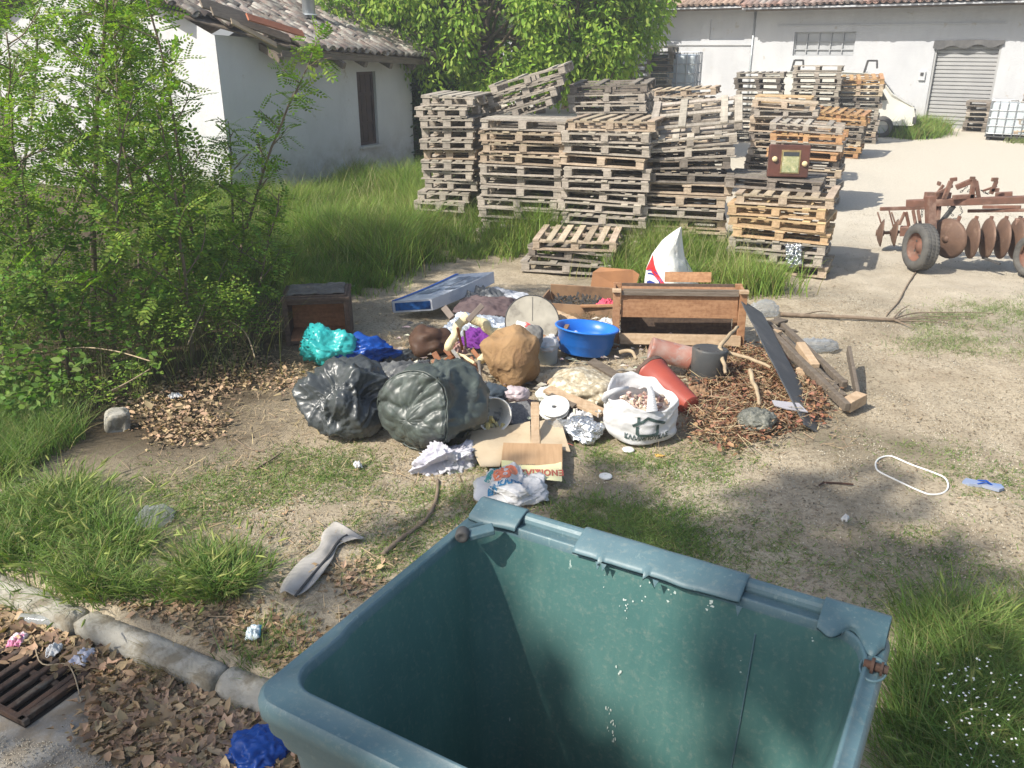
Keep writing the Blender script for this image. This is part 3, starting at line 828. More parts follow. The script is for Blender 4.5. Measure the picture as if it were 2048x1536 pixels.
S1 = stack(sxy(893, 12.9), 12.9, 12, 14, ['short'], ['grey', 'grey', 'mid'], 'the leftmost stack beside the white house', seed=1, over={13: dict(dx=-.08), 12: dict(dx=-.1), 11: dict(dx=-.1), 10: dict(dx=-.08), 9: dict(dx=-.06)}, pitch=0.152)
S2 = stack(sxy(1040, 12.2), 12.2, 16, 12, ['slat', 'euro', 'slat'], ['grey', 'grey', 'mid'], 'the second stack from the left in the front row', seed=2, pitch=0.153)
S3 = stack(sxy(1203, 11.6), 11.7, 22, 12, ['slat', 'slat', 'euro'], ['grey', 'mid', 'grey'], 'the tall stack behind the low pile', seed=3, pitch=0.156, drift=(0.05, 0))
S4 = stack(sxy(1378, 11.3), 11.5, 10, 11, ['slat', 'euro', 'odd'], ['grey', 'mid', 'mid', 'tan'], 'the ragged leaning stack left of the radio', seed=4, pitch=0.153, jit=0.05, yj=4,
           over={0: dict(kind='slat', ry=-7, rx=9, color='grey', zo=0.04), 1: dict(kind='slat', ry=-4, rx=3, color='grey'), 2: dict(ry=-2, color='dark', kind='slat', dz=0.03), 3: dict(color='dark')})
pallet((sxy(1400, 12.0, 1.9), 12.15, S4+0.10), (R(16), R(-6), R(-14)), 'slat', 'grey', 'steeply tilted grey pallet with spread slats lying on the leaning stack', GRP)
S5 = stack(sxy(1562, 10.7, .6), 10.75, 24, 8, ['slat', 'euro'], ['tan', 'tan', 'mid'], 'the yellow brown stack under the old radio', seed=5, pitch=0.148, jit=0.035,
           over={0: dict(kind='euro', color='dark', dy=0.30, dx=-0.05), 1: dict(kind='slat', color='mid', dx=0.0), 2: dict(kind='slat', dx=-0.05), 5: dict(color='grey'), 6: dict(color='grey'), 7: dict(color='mid', dx=0.04)})
S6 = stack(sxy(1602, 15.3), 15.2, 26, 10, ['slat', 'slat', 'euro'], ['mid', 'grey', 'grey', 'dark'], 'the tall stack right behind the radio', seed=6, pitch=0.148,
           over={0: dict(color='grey', ry=1.5), 1: dict(color='orange', kind='slat', rx=3), 3: dict(color='orange')})
S7 = stack(sxy(1560, 17.2), 17.3, 24, 11, ['slat', 'euro'], ['mid', 'dark', 'grey'], 'the second stack behind the radio', seed=7, pitch=0.148, over={0: dict(color='mid', ry=3.5)})
S8 = stack(sxy(1555, 19.8), 19.8, 22, 10, ['slat', 'euro'], ['grey', 'dark', 'mid'], 'the stack topped by a fresh yellow pallet', seed=8, parts=False, pitch=0.148, over={0: dict(color='tan', kind='euro')})
S9 = stack(sxy(1511, 23.5), 23.5, 20, 12, ['euro', 'slat'], ['grey', 'dark', 'grey'], 'the grey stack before the rear end of the van', seed=9, parts=False, pitch=0.148)
S10 = stack(sxy(1625, 23.2), 23.2, 20, 13, ['euro', 'slat'], ['grey', 'grey', 'dark'], 'the high grey stack before the van middle', seed=10, parts=False, pitch=0.150, jit=0.06, yj=6)
S11 = stack(sxy(1712, 23.2), 23.3, 22, 11, ['slat', 'slat'], ['mid', 'grey', 'dark'], 'the last stack beside the front of the van', seed=11, parts=False, pitch=0.148, over={0: dict(color='orange', kind='slat', ry=-3, rx=5, zo=.02)})
S12 = stack(sxy(1672, 20.6), 20.6, 28, 7, ['slat'], ['mid', 'orange', 'mid', 'dark'], 'the low stack before the front of the van', seed=12, parts=False, pitch=0.148, over={0: dict(color='orange', kind='slat', ry=3, rx=4)})
S13 = stack(sxy(1215, 13.7), 13.7, 14, 15, ['slat', 'slat', 'odd'], ['grey', 'grey', 'dark'], 'the highest second row stack behind the low pile', seed=13, pitch=0.15, over={0: dict(ry=-2.0, rx=3), 1: dict(ry=-2), 2: dict(ry=-1)})
S14 = stack(sxy(1040, 13.6), 13.7, 10, 11, ['slat', 'euro'], ['grey', 'dark'], 'the stack carrying four tilted pallets', seed=14, pitch=0.15)
tl = [('topmost of the four tilted pallets before the bright tree', 0.62), ('second of the four tilted pallets before the bright tree', 0.42), ('third of the four tilted pallets before the bright tree', 0.22), ('lowest of the four tilted pallets before the bright tree', 0.03)]
for lab, dz in reversed(tl):
    pallet((sxy(1048, 14.0, 2)+rnd.uniform(-.04, .08)+dz*0.15, 14.2, S14+0.08+dz*0.8), (R(2), R(-17+dz*3), R(-8+rnd.uniform(-4, 4))), 'slat', 'grey', lab, GRP)
S15 = stack(sxy(1290, 22.5), 22.5, 16, 16, ['slat', 'euro'], ['dark', 'dark', 'grey'], 'the dark high stack left of the far tank', seed=15, parts=False, pitch=0.15)
S16 = stack(sxy(1362, 16.6), 16.6, 16, 13, ['odd', 'slat'], ['mid', 'grey'], 'the ragged stack below the far tank', seed=16, parts=True, pitch=0.15, jit=0.08, yj=8, over={0: dict(ry=-4), 1: dict(ry=3), 2: dict(ry=-5)})
S17 = stack(sxy(1358, 22.6), 22.4, 18, 6, ['slat'], ['dark'], 'the stack carrying the far tank', seed=17, parts=False, pitch=0.15, z0=IBC2.z-0.9)
stack(sxy(2085, 23.5), 23.5, 40, 13, ['slat', 'euro'], ['grey', 'dark', 'mid'], 'the stack at the right picture edge', seed=18, parts=False, pitch=0.15)
stack(sxy(1972, 26.5), 26.4, 36, 6, ['euro'], ['grey', 'dark'], 'the narrow stack beside the near tank', seed=19, parts=False, pitch=0.148)
# the low pile in front of the row, top one tilted towards the camera
lx, ly = sxy(1160, 10.7, .3), 10.75
pallet((lx-0.05, ly+0.5, 0.02), (0, 0, R(-14)), 'slat', 'grey', 'lowest pallet of the low pile behind the open box', GRP)
pallet((lx+0.0, ly+0.52, 0.17), (R(-1), R(2), R(-18)), 'odd', 'dark', 'dark broken pallet in the middle of the low pile behind the open box', GRP)
pallet((lx+0.02, ly+0.48, 0.32), (R(1), R(-1), R(-12)), 'slat', 'mid', 'grey topmost pallet of the low pile in the grass behind the open box', GRP).scale = (.9, .9, 1)
# loose boards in the grass left of it
for k in range(7):
    p = at(rnd.uniform(935, 1065), rnd.uniform(462, 500)); 
    b = MB(); L = rnd.uniform(.6, 1.1); b.box((0, 0, 0), (L, 0.1, 0.022)); b.box((L*.3, 0.004, 0.0), (0.02, 0.08, 0.027))
    o = b.build('loose_board', WM['tan' if k % 2 else 'grey'], loc=(p.x, p.y, 0.06+0.05*k), rot=(R(rnd.uniform(-8, 8)), R(rnd.uniform(-6, 6)), R(rnd.uniform(-30, 40))))
    tag(o, 'loose pallet board in the grass left of the low pallet pile', 'board', 'boards lying in the grass beside the low pile')
# old radio cabinet standing on the nearest stack
rp = hitp(1572, 364, (0, 11.15, 0), Vector((0, 1, 0)))
M_radio = pmat('red_lacquered_wood', (0.115, 0.042, 0.03), (0.07, 0.03, 0.022), 5, 0.4, coat=0.3, c3=(0.08, 0.03, 0.02), s3=6)
radio = thing('old_radio', 'old dark red wooden radio with square grille standing on the nearest pallets', 'radio', (rp.x, rp.y, S5+0.004), (R(-6), 0, R(-12)))
MB().box((0, 0, 0.20), (0.50, 0.16, 0.40)).build('cabinet', M_radio, radio, bevel=0.012)
MB().box((0.02, -0.082, 0.19), (0.235, 0.012, 0.29)).build('grille_frame', pmat('brass_trim', (0.40, 0.30, 0.14), (0.25, 0.18, 0.09), 20, 0.4, metal=0.5), radio, bevel=0.003)
MB().box((0.02, -0.091, 0.185), (0.20, 0.008, 0.25)).build('grille', pmat('mottled_grille_cloth', (0.42, 0.40, 0.22), (0.20, 0.24, 0.13), 16, 0.8, c3=(0.6, 0.55, 0.4), s3=22, bump=0.3), radio)
MB().box((0.02, -0.096, 0.285), (0.19, 0.006, 0.05)).build('dial', M_glass, radio)
for s_ in (-1, 1):
    b = MB(); b.lathe([(0.034, 0), (0.034, 0.02), (0.026, 0.035), (0, 0.036)], 16, Matrix.Translation((s_*0.185+0.01, -0.08, 0.22 if s_ < 0 else 0.17)) @ Matrix.Rotation(R(90), 4, 'X'))
    b.build('knob', pmat('cream_knob', (0.62, 0.52, 0.30), None), radio, sm=True)
# ---------------------------------------------------------------- open waste container in the foreground
def bin_mat(name, inside):
    t = NT(name); v = t.coord()
    a = t.noise(v, 2.2, 4); st = t.noise(t.coord(scale=(10, 10, 0.7)), 3.0, 4, 0.6); sc = t.noise(t.coord(scale=(3, 3, 1.2)), 9, 6, 0.75); fn = t.noise(v, 55, 4, 0.7)
    c = t.mix(t.ramp(a, 0.35, 0.68), (0.056, 0.138, 0.130), (0.080, 0.176, 0.164)) if inside else t.mix(t.ramp(a, 0.35, 0.68), (0.070, 0.135, 0.155), (0.095, 0.165, 0.185))  # outside: faded plastic plus the blue grey sky reflection, put into the colour
    if inside:
        c = t.mix(t.math('MULTIPLY', t.ramp(st, 0.50, 0.70), 0.25), c, (0.12, 0.21, 0.18))
        sx = t.n('ShaderNodeSeparateXYZ'); t.l(v, sx.inputs[0])
        c = t.mix(t.math('MULTIPLY', t.ramp(sx.outputs['Z'], 0.55, 0.22), t.ramp(st, 0.45, 0.8)), c, (0.13, 0.16, 0.10))
        c = t.mix(t.math('MULTIPLY', t.ramp(sc, 0.67, 0.70), t.ramp(a, 0.46, 0.55)), c, (0.48, 0.56, 0.51))
    else:
        c = t.mix(t.math('MULTIPLY', t.ramp(a, 0.4, 0.7), 0.5), c, (0.12, 0.185, 0.215))
        c = t.mix(t.math('MULTIPLY', t.ramp(sc, 0.60, 0.72), 0.6), c, (0.27, 0.34, 0.32))
    c = t.mix(t.math('MULTIPLY', t.ramp(fn, 0.52, 0.72), 0.22), c, (0.34, 0.34, 0.28))
    rg = t.math('MULTIPLY_ADD', fn, 0.25); t.t.nodes[-1].inputs[2].default_value = 0.33
    return t.done(t.bsdf(c, rg, spec=0.5, bump=t.math('ADD', fn, t.math('MULTIPLY', a, 2.0)), bstr=0.14, bdist=0.006))
M_bin = bin_mat('container_plastic_sky_tinted', False); M_bini = bin_mat('container_plastic_inside', True)
BC = Vector((0.199, 1.824)); BYAW = math.atan2(-0.505, 0.863)
BZ = -0.13
bin_ = thing('waste_container', 'open green plastic waste container without its lid in the foreground', 'waste container', (BC.x, BC.y, BZ), (0, 0, BYAW))
be = Vector((0.863, -0.505)).normalized(); bn = Vector((-be.y, be.x))
def bl(p): d = Vector((p[0], p[1]))-BC; return Vector((d.dot(be), d.dot(bn), p[2]-BZ))
RZ = 1.255-BZ
def rr(a, b, r, z, n=8, fx=None):
    pts = []
    r = min(r, a-0.01, b-0.01)
    for (sx, sy, a0) in ((1, -1, -90), (1, 1, 0), (-1, 1, 90), (-1, -1, 180)):
        for k in range(n+1):
            t = R(a0+90*k/n); pts.append(Vector((sx*(a-r)+r*math.cos(t), sy*(b-r)+r*math.sin(t), z)))
    out = []
    N = len(pts)
    for i in range(N):   # subdivide the straights
        p, q = pts[i], pts[(i+1) % N]; m = 18 if i % (n+1) == n else 1
        for k in range(m): out.append(p.lerp(q, k/m))
    if fx: out = [fx(p) for p in out]
    return out
def jog(p):
    k = float(sstep(-0.235, -0.205, p.y)*(1-sstep(0.37, 0.40, p.y)))
    return Vector((p.x+math.copysign(0.014*k, p.x), p.y, p.z)) if abs(p.x) > 0.5 else p
A_, B_ = 0.685, 0.55
mb = MB()
outer = [rr(.53, .415, .10, .17), rr(.575, .455, .10, .5), rr(.638, .505, .09, RZ-.16), rr(.655, .52, .08, RZ-.155), rr(.66, .525, .07, RZ-.11), rr(.672, .537, .07, RZ-.106), rr(.674, .539, .07, RZ-.062),
         rr(.684, .549, .07, RZ-.058), rr(A_, B_, .07, RZ-.022), rr(A_-.004, B_-.004, .07, RZ-.006), rr(A_-.012, B_-.012, .07, RZ)]
rim = [rr(A_-.012, B_-.012, .07, RZ), rr(.636, .482, .09, RZ+.001, fx=jog), rr(.631, .477, .09, RZ+.010, fx=jog), rr(.625, .471, .085, RZ+.012, fx=jog), rr(.620, .466, .08, RZ+.006, fx=jog), rr(.617, .463, .08, RZ-.02, fx=jog)]
inner = [rr(.617, .463, .08, RZ-.02, fx=jog), rr(.613, .458, .09, RZ-.06, fx=lambda p: p.lerp(jog(p), .95)), rr(.606, .452, .09, RZ-.14, fx=lambda p: p.lerp(jog(p), .8)), rr(.578, .43, .12, RZ-.35, fx=lambda p: p.lerp(jog(p), .45)), rr(.53, .39, .13, RZ-.7), rr(.505, .37, .13, .42), rr(.485, .352, .13, .31), rr(.44, .31, .12, .255), rr(.36, .24, .10, .24), rr(.1, .08, .05, .238)]
mb.loft(outer, (True, False)); mb.build('outer_shell', M_bin, bin_, sm=True)
mb = MB(); mb.loft(rim); o = mb.build('rim', M_bin, bin_, sm=True)
mb = MB(); mb.loft(inner, (False, True)); mb.build('inner_wall', M_bini, bin_, sm=True)
# seam groove down the far inside wall
sp = bl(at(1532, 1250, 1.0)); b = MB(); b.tube([(0.33, .455, RZ-.09), (0.325, .423, RZ-.40), (0.315, .39, RZ-.7)], 0.0035, 5); b.build('seam', M_bin, bin_)
# hinge rail and its covers on the far side
b = MB(); b.tube([(-.66, .532, RZ+.012), (.67, .532, RZ+.012)], 0.026, 14)
b.box((0, .497, RZ+0.001), (1.24, 0.05, 0.012), (R(-6), 0, 0)); b.build('hinge_rail', M_bin, bin_, sm=False, bevel=0.002)
for k in range(2):
    x = (-.40, .375)[k]
    MB().box((x, .490, RZ-0.012), (0.15, 0.035, 0.03), (R(12), 0, 0)).build('hinge_pocket', M_bin, bin_, bevel=0.004)
def cover(x0, x1, edge, name='hinge_cover'):
    mb = MB(); n = 60; loops = []
    for i in range(n+1):
        x = x0+(x1-x0)*i/n; e = edge((x-x0)/(x1-x0))
        pr = [(.553, -.035), (.562, .0), (.560, .026), (.548, .043), (.530, .047), (.505, .040), (.48, .031), (.452-e*0.5, .020), (.446-e, .009)]
        q = [Vector((x, y, RZ+z+0.0015*nz((x*5, y*9, 0), 2, 3))) for y, z in pr]
        loops.append(q+[p+Vector((0, -0.001, -0.007)) for p in reversed(q)])
    mb.loft(loops, (True, True)); return mb.build(name, M_bin, bin_, sm=True)
c1 = bl(at(968, 1005, 1.29)).x; c2 = bl(at(1052, 1028, 1.29)).x; c3 = bl(at(1170, 1062, 1.29)).x; c4 = bl(at(1502, 1150, 1.29)).x; c5 = bl(at(1655, 1190, 1.29)).x
cover(-.665, c2, lambda f: 0.006*math.sin(f*5))
cover(c3, c4, lambda f: 0.006+0.010*max(0, nz((f*3, 0, 0), 2.0, 3))-0.008*sstep(.8, 1, f)+ (0.028 if .455 < f < .48 else 0)+(0.022 if .17 < f < .185 else 0))
cover(c5, .672, lambda f: 0.0+0.028*math.exp(-((f-.22)/.16)**2)-0.035*math.exp(-((f-.48)/.13)**2)+0.055*sstep(.55, .85, f)-.05*sstep(.88, 1, f))
# torn plastic scraps under the middle cover
for k in range(4):
    f = rnd.random(); x = c3+(c4-c3)*f; b = MB()
    b.add([(x, .43, RZ+.005), (x+.02, .428, RZ+.006), (x+.01, .422, RZ-.012-rnd.random()*.015)], [(0, 1, 2)]); b.build('torn_edge', M_bin, bin_, solid=0.003)
M_rust = pmat('rusty_steel', (0.11, 0.06, 0.042), (0.07, 0.045, 0.036), 14, 0.75, metal=0.3, bump=0.4)
kp = bl(at(925, 1070, 1.275))
b = MB(); M = Matrix.Translation((kp.x, kp.y, RZ+0.022)) @ Matrix.Rotation(R(90), 4, 'X') @ Matrix.Rotation(R(25), 4, 'Y'); b.lathe([(0, -.022), (.019, -.022), (.023, -.015), (.023, .015), (.017, .022), (.008, .016), (0, .016)], 20, M); b.build('pivot_pin', M_dk, bin_, sm=True)
b = MB(); b.bar((kp.x+.01, kp.y+.02, RZ+.012), (kp.x+.075, kp.y+.075, RZ+.028), .05, .02); b.build('pivot_bracket', M_bin, bin_, bevel=0.004)
kq = bl(at(1752, 1332, 1.27))
b = MB(); M = Matrix.Translation((kq.x, kq.y, RZ+0.012)) @ Matrix.Rotation(R(90), 4, 'Y')
b.lathe([(0, -.03), (.012, -.03), (.012, .03), (0, .03)], 12, M); b.lathe([(.006, -.012), (.022, -.012), (.022, -.004), (.006, -.004)], 16, M); b.lathe([(.006, .012), (.02, .012), (.02, .018), (.006, .018)], 6, M); b.build('rusty_pivot_bolt', M_rust, bin_)
b = MB(); b.lathe([(.045, .0), (.047, .006), (.041, .007), (.038, .0)], 24, Matrix.Translation((kq.x-.005, kq.y, RZ)) @ Matrix.Diagonal((0.75, 1.2, 1, 1))); b.build('pivot_recess', M_bin, bin_, sm=True)
for sx in (-1, 1):
    for sy in (-1, 1):
        b = MB(); M = Matrix.Translation((sx*.4, sy*.3, .085)) @ Matrix.Rotation(R(90), 4, 'X'); b.lathe([(0, -.025), (.07, -.025), (.085, -.018), (.085, .018), (.07, .025), (0, .025)], 20, M); b.box((sx*.4, sy*.3, .155), (.06, .07, .05)); b.build('castor', M_dk, bin_)
    MB().box((sx*.66, 0, RZ-.22), (.05, .16, .1)).build('lifting_lug', M_bin, bin_, bevel=.01)
# tan board lying in the bottom
M_card = pmat('cardboard', (0.47, 0.345, 0.225), (0.40, 0.285, 0.18), 5, 0.9, bump=0.15, bscale=30, c3=(0.30, 0.215, 0.14), s3=4, lo3=0.58, hi3=0.72)
b = MB(); b.grid(14, 6, lambda u, v: Vector(((u-.5)*.34, (v-.5)*.2, 0.02*math.sin(u*5+v*2))))
o = b.build('cardboard_sheet', M_card, loc=(-0.02, 2.13, 0.30), rot=(R(28), R(-6), BYAW), solid=0.006); tag(o, 'piece of brown cardboard lying at the bottom of the waste container', 'cardboard')

# white scuffs and dried splashes on the sunny inside wall, as thin flakes on the surface
M_scuff = pmat('white_scuff', (0.60, 0.66, 0.62), (0.42, 0.50, 0.46), 30, .8)
b = MB()
def wallp(px, py):
    g = hitp(px, py, wpt0, wn0); q = bl(g); return q
wpt0 = (BC.x+bn.x*.44, BC.y+bn.y*.44, 0); wn0 = Vector((bn.x, bn.y, 0))
def inner_y(z):
    zz = [(RZ-.14, .452), (RZ-.35, .43), (RZ-.7, .39), (.42, .37)]
    for (z1, y1), (z0, y0) in zip(zz[:-1], zz[1:]):
        if z >= z0: return y0+(y1-y0)*(z-z0)/(z1-z0)
    return .36
def flake(x, z, s_, sl=1.0):
    n = 7; P_ = []
    for k in range(n):
        a = 2*math.pi*k/n; r = s_*rnd.uniform(.4, 1.2); xx, zz = x+r*math.cos(a), z+r*sl*math.sin(a); P_.append((xx, inner_y(zz)-.0035, zz))
    b.add(P_, [tuple(range(n))])
for px, py, n, s_, sl in ((1250, 1212, 9, .004, 1.3), (1333, 1193, 5, .005, 1), (1284, 1180, 4, .004, 1), (1413, 1218, 5, .006, .8), (1236, 1335, 4, .004, 1.6), (1228, 1405, 6, .0025, 3), (1232, 1430, 7, .003, 2.5), (1236, 1462, 6, .0022, 3), (1620, 1300, 2, .003, 1), (1690, 1465, 2, .003, 3), (1205, 1160, 2, .003, 1), (1480, 1330, 2, .003, 1)):
    q = wallp(px, py)
    for _ in range(n): flake(q.x+rnd.gauss(0, .010), q.z+rnd.gauss(0, .018), s_*rnd.uniform(.5, 1.2), sl)
b.build('scuff_marks', M_scuff, bin_)
# ---------------------------------------------------------------- things of the rubbish heap
def film(name, c, c2=None, rough=0.35, transl=0.3, alpha=None, bump=0.3, bs=14, **k):
    return pmat(name, c, c2 or tuple(x*0.85 for x in c), 4, rough, spec=0.5, transl=transl, alpha=alpha, bump=bump, bscale=bs, **k)
M_teal = film('teal_film', (0.03, 0.42, 0.44), (0.06, 0.52, 0.50), 0.3)
M_blue = film('blue_film', (0.015, 0.10, 0.45), (0.01, 0.07, 0.36), 0.3)
M_bag = pmat('grey_refuse_film', (0.060, 0.068, 0.070), (0.045, 0.050, 0.053), 3, 0.36, spec=0.6, bump=0.25, bscale=9)
M_bag2 = pmat('green_grey_refuse_film', (0.070, 0.085, 0.075), (0.052, 0.060, 0.056), 5, 0.42, spec=0.6, bump=0.3, bscale=10, c3=(0.10, 0.125, 0.11), s3=9, lo3=0.5, hi3=0.75)
M_whitef = film('white_film', (0.74, 0.74, 0.74), (0.66, 0.66, 0.67), 0.38, transl=0.25)
M_wplas = pmat('white_plastic', (0.70, 0.70, 0.68), (0.64, 0.64, 0.61), 4, 0.4, spec=0.5)
M_clear = film('clear_film', (0.75, 0.78, 0.80), None, 0.10, transl=0.4, alpha=0.20, bump=0.8, bs=24)
M_burlap = pmat('brown_sacking', (0.34, 0.215, 0.11), (0.27, 0.165, 0.08), 6, 0.95, bump=0.6, bscale=120, c3=(0.22, 0.13, 0.07), s3=2.5, lo3=0.55, hi3=0.68)
M_crate = woodmat('crate_wood', (0.42, 0.25, 0.13), (0.29, 0.16, 0.08), isl=0.18, obj=0.05)
M_cratel = woodmat('pale_crate_wood', (0.52, 0.40, 0.26), (0.40, 0.29, 0.175), isl=0.15, obj=0.05)
M_cream = pmat('cream_padding', (0.70, 0.62, 0.40), (0.60, 0.52, 0.32), 14, 0.9, bump=0.7, bscale=40)
M_terra = pmat('terracotta_plastic', (0.36, 0.075, 0.05), (0.30, 0.06, 0.042), 4, 0.42, spec=0.5, c3=(0.22, 0.08, 0.055), s3=6, lo3=0.58, hi3=0.75)
M_black = pmat('black_pot_plastic', (0.06, 0.063, 0.065), (0.085, 0.085, 0.082), 5, 0.5, c3=(0.14, 0.12, 0.10), s3=6)
M_tub = pmat('blue_tub_plastic', (0.02, 0.17, 0.62), (0.018, 0.15, 0.56), 3, 0.35, spec=0.5)
M_foil = pmat('crumpled_foil', (0.62, 0.64, 0.66), (0.5, 0.52, 0.55), 9, 0.22, metal=0.85, bump=1.0, bscale=30, bdist=0.02)
M_soil = pmat('soil', (0.11, 0.075, 0.05), (0.065, 0.045, 0.03), 12, 0.95, bump=0.8)
M_paper = pmat('paper', (0.70, 0.69, 0.66), (0.60, 0.59, 0.56), 6, 0.8, isl=0.1)
M_red = pmat('red_print', (0.62, 0.03, 0.03), None, 5, 0.5)
M_navy = pmat('navy_print', (0.03, 0.05, 0.26), None, 5, 0.5)
M_steel = pmat('dull_tube', (0.33, 0.32, 0.30), (0.22, 0.20, 0.18), 12, 0.45, metal=0.5)
def blobthing(name, label, cat, c, rad, mat, seed, amp=.08, f=2.5, sub=5, low=.15, squash=None, group=None, shape=None, rot=None, oct=4, solid=0, film=False):
    mb = blobmb((0, 0, 0), rad, seed, amp, f, sub, low, squash, shape, oct, film)
    o = mb.build(name, mat, loc=c, rot=rot or (0, 0, 0), sm=True, solid=solid)
    return tag(o, label, cat, group), mb
# --- bedside cabinet
M_cab = woodmat('dark_cabinet_wood', (0.13, 0.095, 0.07), (0.075, 0.055, 0.045), isl=0.1, obj=0)
M_cabi = woodmat('cabinet_inside_wood', (0.46, 0.24, 0.12), (0.32, 0.16, 0.08), isl=0.05, obj=0)
p = at(632, 690); cb = thing('bedside_cabinet', 'dark wooden bedside cabinet with open front lying at the edge of the bushes', 'cabinet', (p.x, p.y+0.24, 0.0), (R(2), 0, R(7)))
b = MB(); b.box((0, 0, .475), (.66, .46, .035)); b.box((0, -.01, .50), (.60, .38, .015)); b.build('top', M_cab, cb, bevel=.006)
for s_ in (-1, 1):
    MB().box((s_*.30, 0, .235), (.035, .44, .44)).build('side_panel', M_cab, cb, bevel=.004)
    for y in (-.205, .205): MB().box((s_*.295, y, .23), (.05, .045, .46)).build('leg', M_cab, cb, bevel=.004)
MB().box((0, .16, .25), (.56, .012, .41)).build('back_panel', M_cabi, cb)
MB().box((0, -.02, .055), (.56, .38, .02)).build('bottom_board', M_cabi, cb)
b = MB(); b.box((0, -.20, .44), (.555, .025, .04)); b.build('front_rail', M_cab, cb, bevel=.003); MB().box((0, -.20, .03), (.555, .025, .035)).build('front_rail', M_cab, cb, bevel=.003)
b = MB(); b.grid(24, 14, lambda u, v: Vector(((u-.5)*.55+.02*nz((u*3, v*3, 0), 2, 1), (v-.5)*.36, .512+.02*max(0, crumple((u*2, v*2, 0), 3, 1.5, 3))))); b.build('torn_cover', pmat('torn_grey_cover', (0.17, 0.155, 0.14), (0.10, 0.09, 0.08), 10, .85, bump=.5), cb, solid=.004)
# --- teal and blue bag
p = at(655, 748)
blobthing('teal_bag', 'turquoise plastic bag on top of the grey refuse bag', 'plastic bag', (p.x-.03, p.y+.20, .17), (.26, .18, .18), M_teal, 3.3, .14, 1.5, low=.4, film=True, rot=(0, R(8), R(-18)))
blobthing('blue_bag', 'deep blue plastic bag pointing right beside the turquoise one', 'plastic bag', (p.x+.30, p.y+.23, .13), (.30, .16, .14), M_blue, 8.1, .12, 1.8, low=.25, film=True, shape=lambda n: Vector((n.x*1.15, n.y*(1-.75*max(0, n.x)), n.z*(1-.8*max(0, n.x)))), rot=(0, R(0), R(8)))
# --- refuse bags
def tied(n):
    k = max(0, n.z-.6); return Vector((n.x*(1-.8*k), n.y*(1-.8*k), n.z))
blobthing('refuse_bag', 'crumpled shiny grey refuse bag at the left end of the heap', 'refuse bag', (-1.28, 6.05, .24), (.345, .33, .30), M_bag, 12.7, .13, 1.3, sub=6, low=.45, squash=-.25, group='full refuse bags', oct=5, film=True, shape=lambda n: Vector((n.x*(1+.12*n.y), n.y, n.z))*(1+.10*max(0, crumple(n, 44, .6, 1))))
p = at(845, 850)
mb = MB(); n_ = 56; prof = []
ax_len = .62
def bagB():
    mb = MB(); rows = []
    prf = [(0.0, 0), (.10, .0), (.20, .004), (.27, .012), (.292, .022), (.302, .045), (.33, .16), (.345, .3), (.33, .42), (.27, .53), (.16, .60), (.06, .63)]
    fine_ = []
    for (r0, z0), (r1, z1) in zip(prf[:-1], prf[1:]):
        for k in range(5): t = k/5; fine_.append((r0+(r1-r0)*t, z0+(z1-z0)*t))
    fine_.append(prf[-1]); N = 110
    loops = []
    for r, z in fine_:
        L = []
        for k in range(N):
            a = 2*math.pi*k/N; v = Vector((r*math.cos(a), r*math.sin(a), z))
            c = crease((v.x*2.6+7.37, v.y*2.6+3.61, v.z*1.6+1.23), 5, 1.5, 5, 4); e = .024*c
            if z < .03: v.z += e*1.3
            else:
                q = Vector((math.cos(a), math.sin(a), 0)); v += q*(e*1.3+.09*nz(v, 2.2, 7)+.02*crease((v.x, v.y, v.z*.6), 15, 1.6, 2, 3))
            L.append(v)
        loops.append(L)
    mb.loft(loops, (False, True)); return mb
mb = bagB()
axd = Vector((.46, .86, -.02)).normalized()
Mx = Matrix.Translation((atd(826, 852, 5.52).x, 5.55, .315)) @ axd.to_track_quat('Z', 'Y').to_matrix().to_4x4()
gb = thing('refuse_bag', 'big grey green refuse bag with round flat end turned to the camera', 'refuse bag', (-.68, 6.0, 0), group='full refuse bags')
mb.xf(Matrix.Translation((.68, -6.0, 0)) @ Mx); 
def sag(v):
    v = Vector(v); v += Vector((nz(v, 2.4, 61), nz(v, 2.4, 67), nz(v, 2.4, 71)))*.11; v.z *= 1.06; v.x *= 1+.10*max(0, .3-v.z); return v
mb.v = [tuple(sag(v)) for v in mb.v]
mb.v = [(x, y, max(z, .005+.02*abs(z))) for x, y, z in mb.v]
mb.build('bag_body', M_bag2, gb, sm=True)
b = MB(); b.tube([sag(q_) for q_ in [Matrix.Translation((.68, -6.0, 0)) @ Mx @ Vector((.300*math.cos(R(a)), .300*math.sin(R(a)), .030+.006*math.sin(a*.3))) for a in range(0, 360, 6)]], .0065, 5, closed=True); b.build('end_seam', M_bag2, gb, sm=True)
# --- white plastic cylinder bin lying open to the camera
p = at(985, 875)
wb = thing('white_bucket', 'white plastic bucket lying on its side with wax scraps inside', 'bucket', (p.x-.01, p.y+.16, .14), (R(74), R(4), R(8)))
b = MB(); b.lathe([(.0, -.17), (.095, -.17), (.105, -.16), (.128, .14), (.134, .15), (.134, .16), (.124, .16), (.100, -.15), (.0, -.155)], 40); b.build('bucket_body', M_wplas, wb, sm=True, bevel=0)
b = MB()
for k in range(9): b.box((rnd.uniform(-.06, .08), rnd.uniform(-.10, -.04), rnd.uniform(.06, .15)), (.03, .025, .05), (rnd.random()*3, rnd.random()*3, 0))
b.build('wax_scrap', pmat('yellow_wax', (0.62, 0.52, 0.20), (0.55, 0.48, 0.3), 9, .6), wb, bevel=.006)
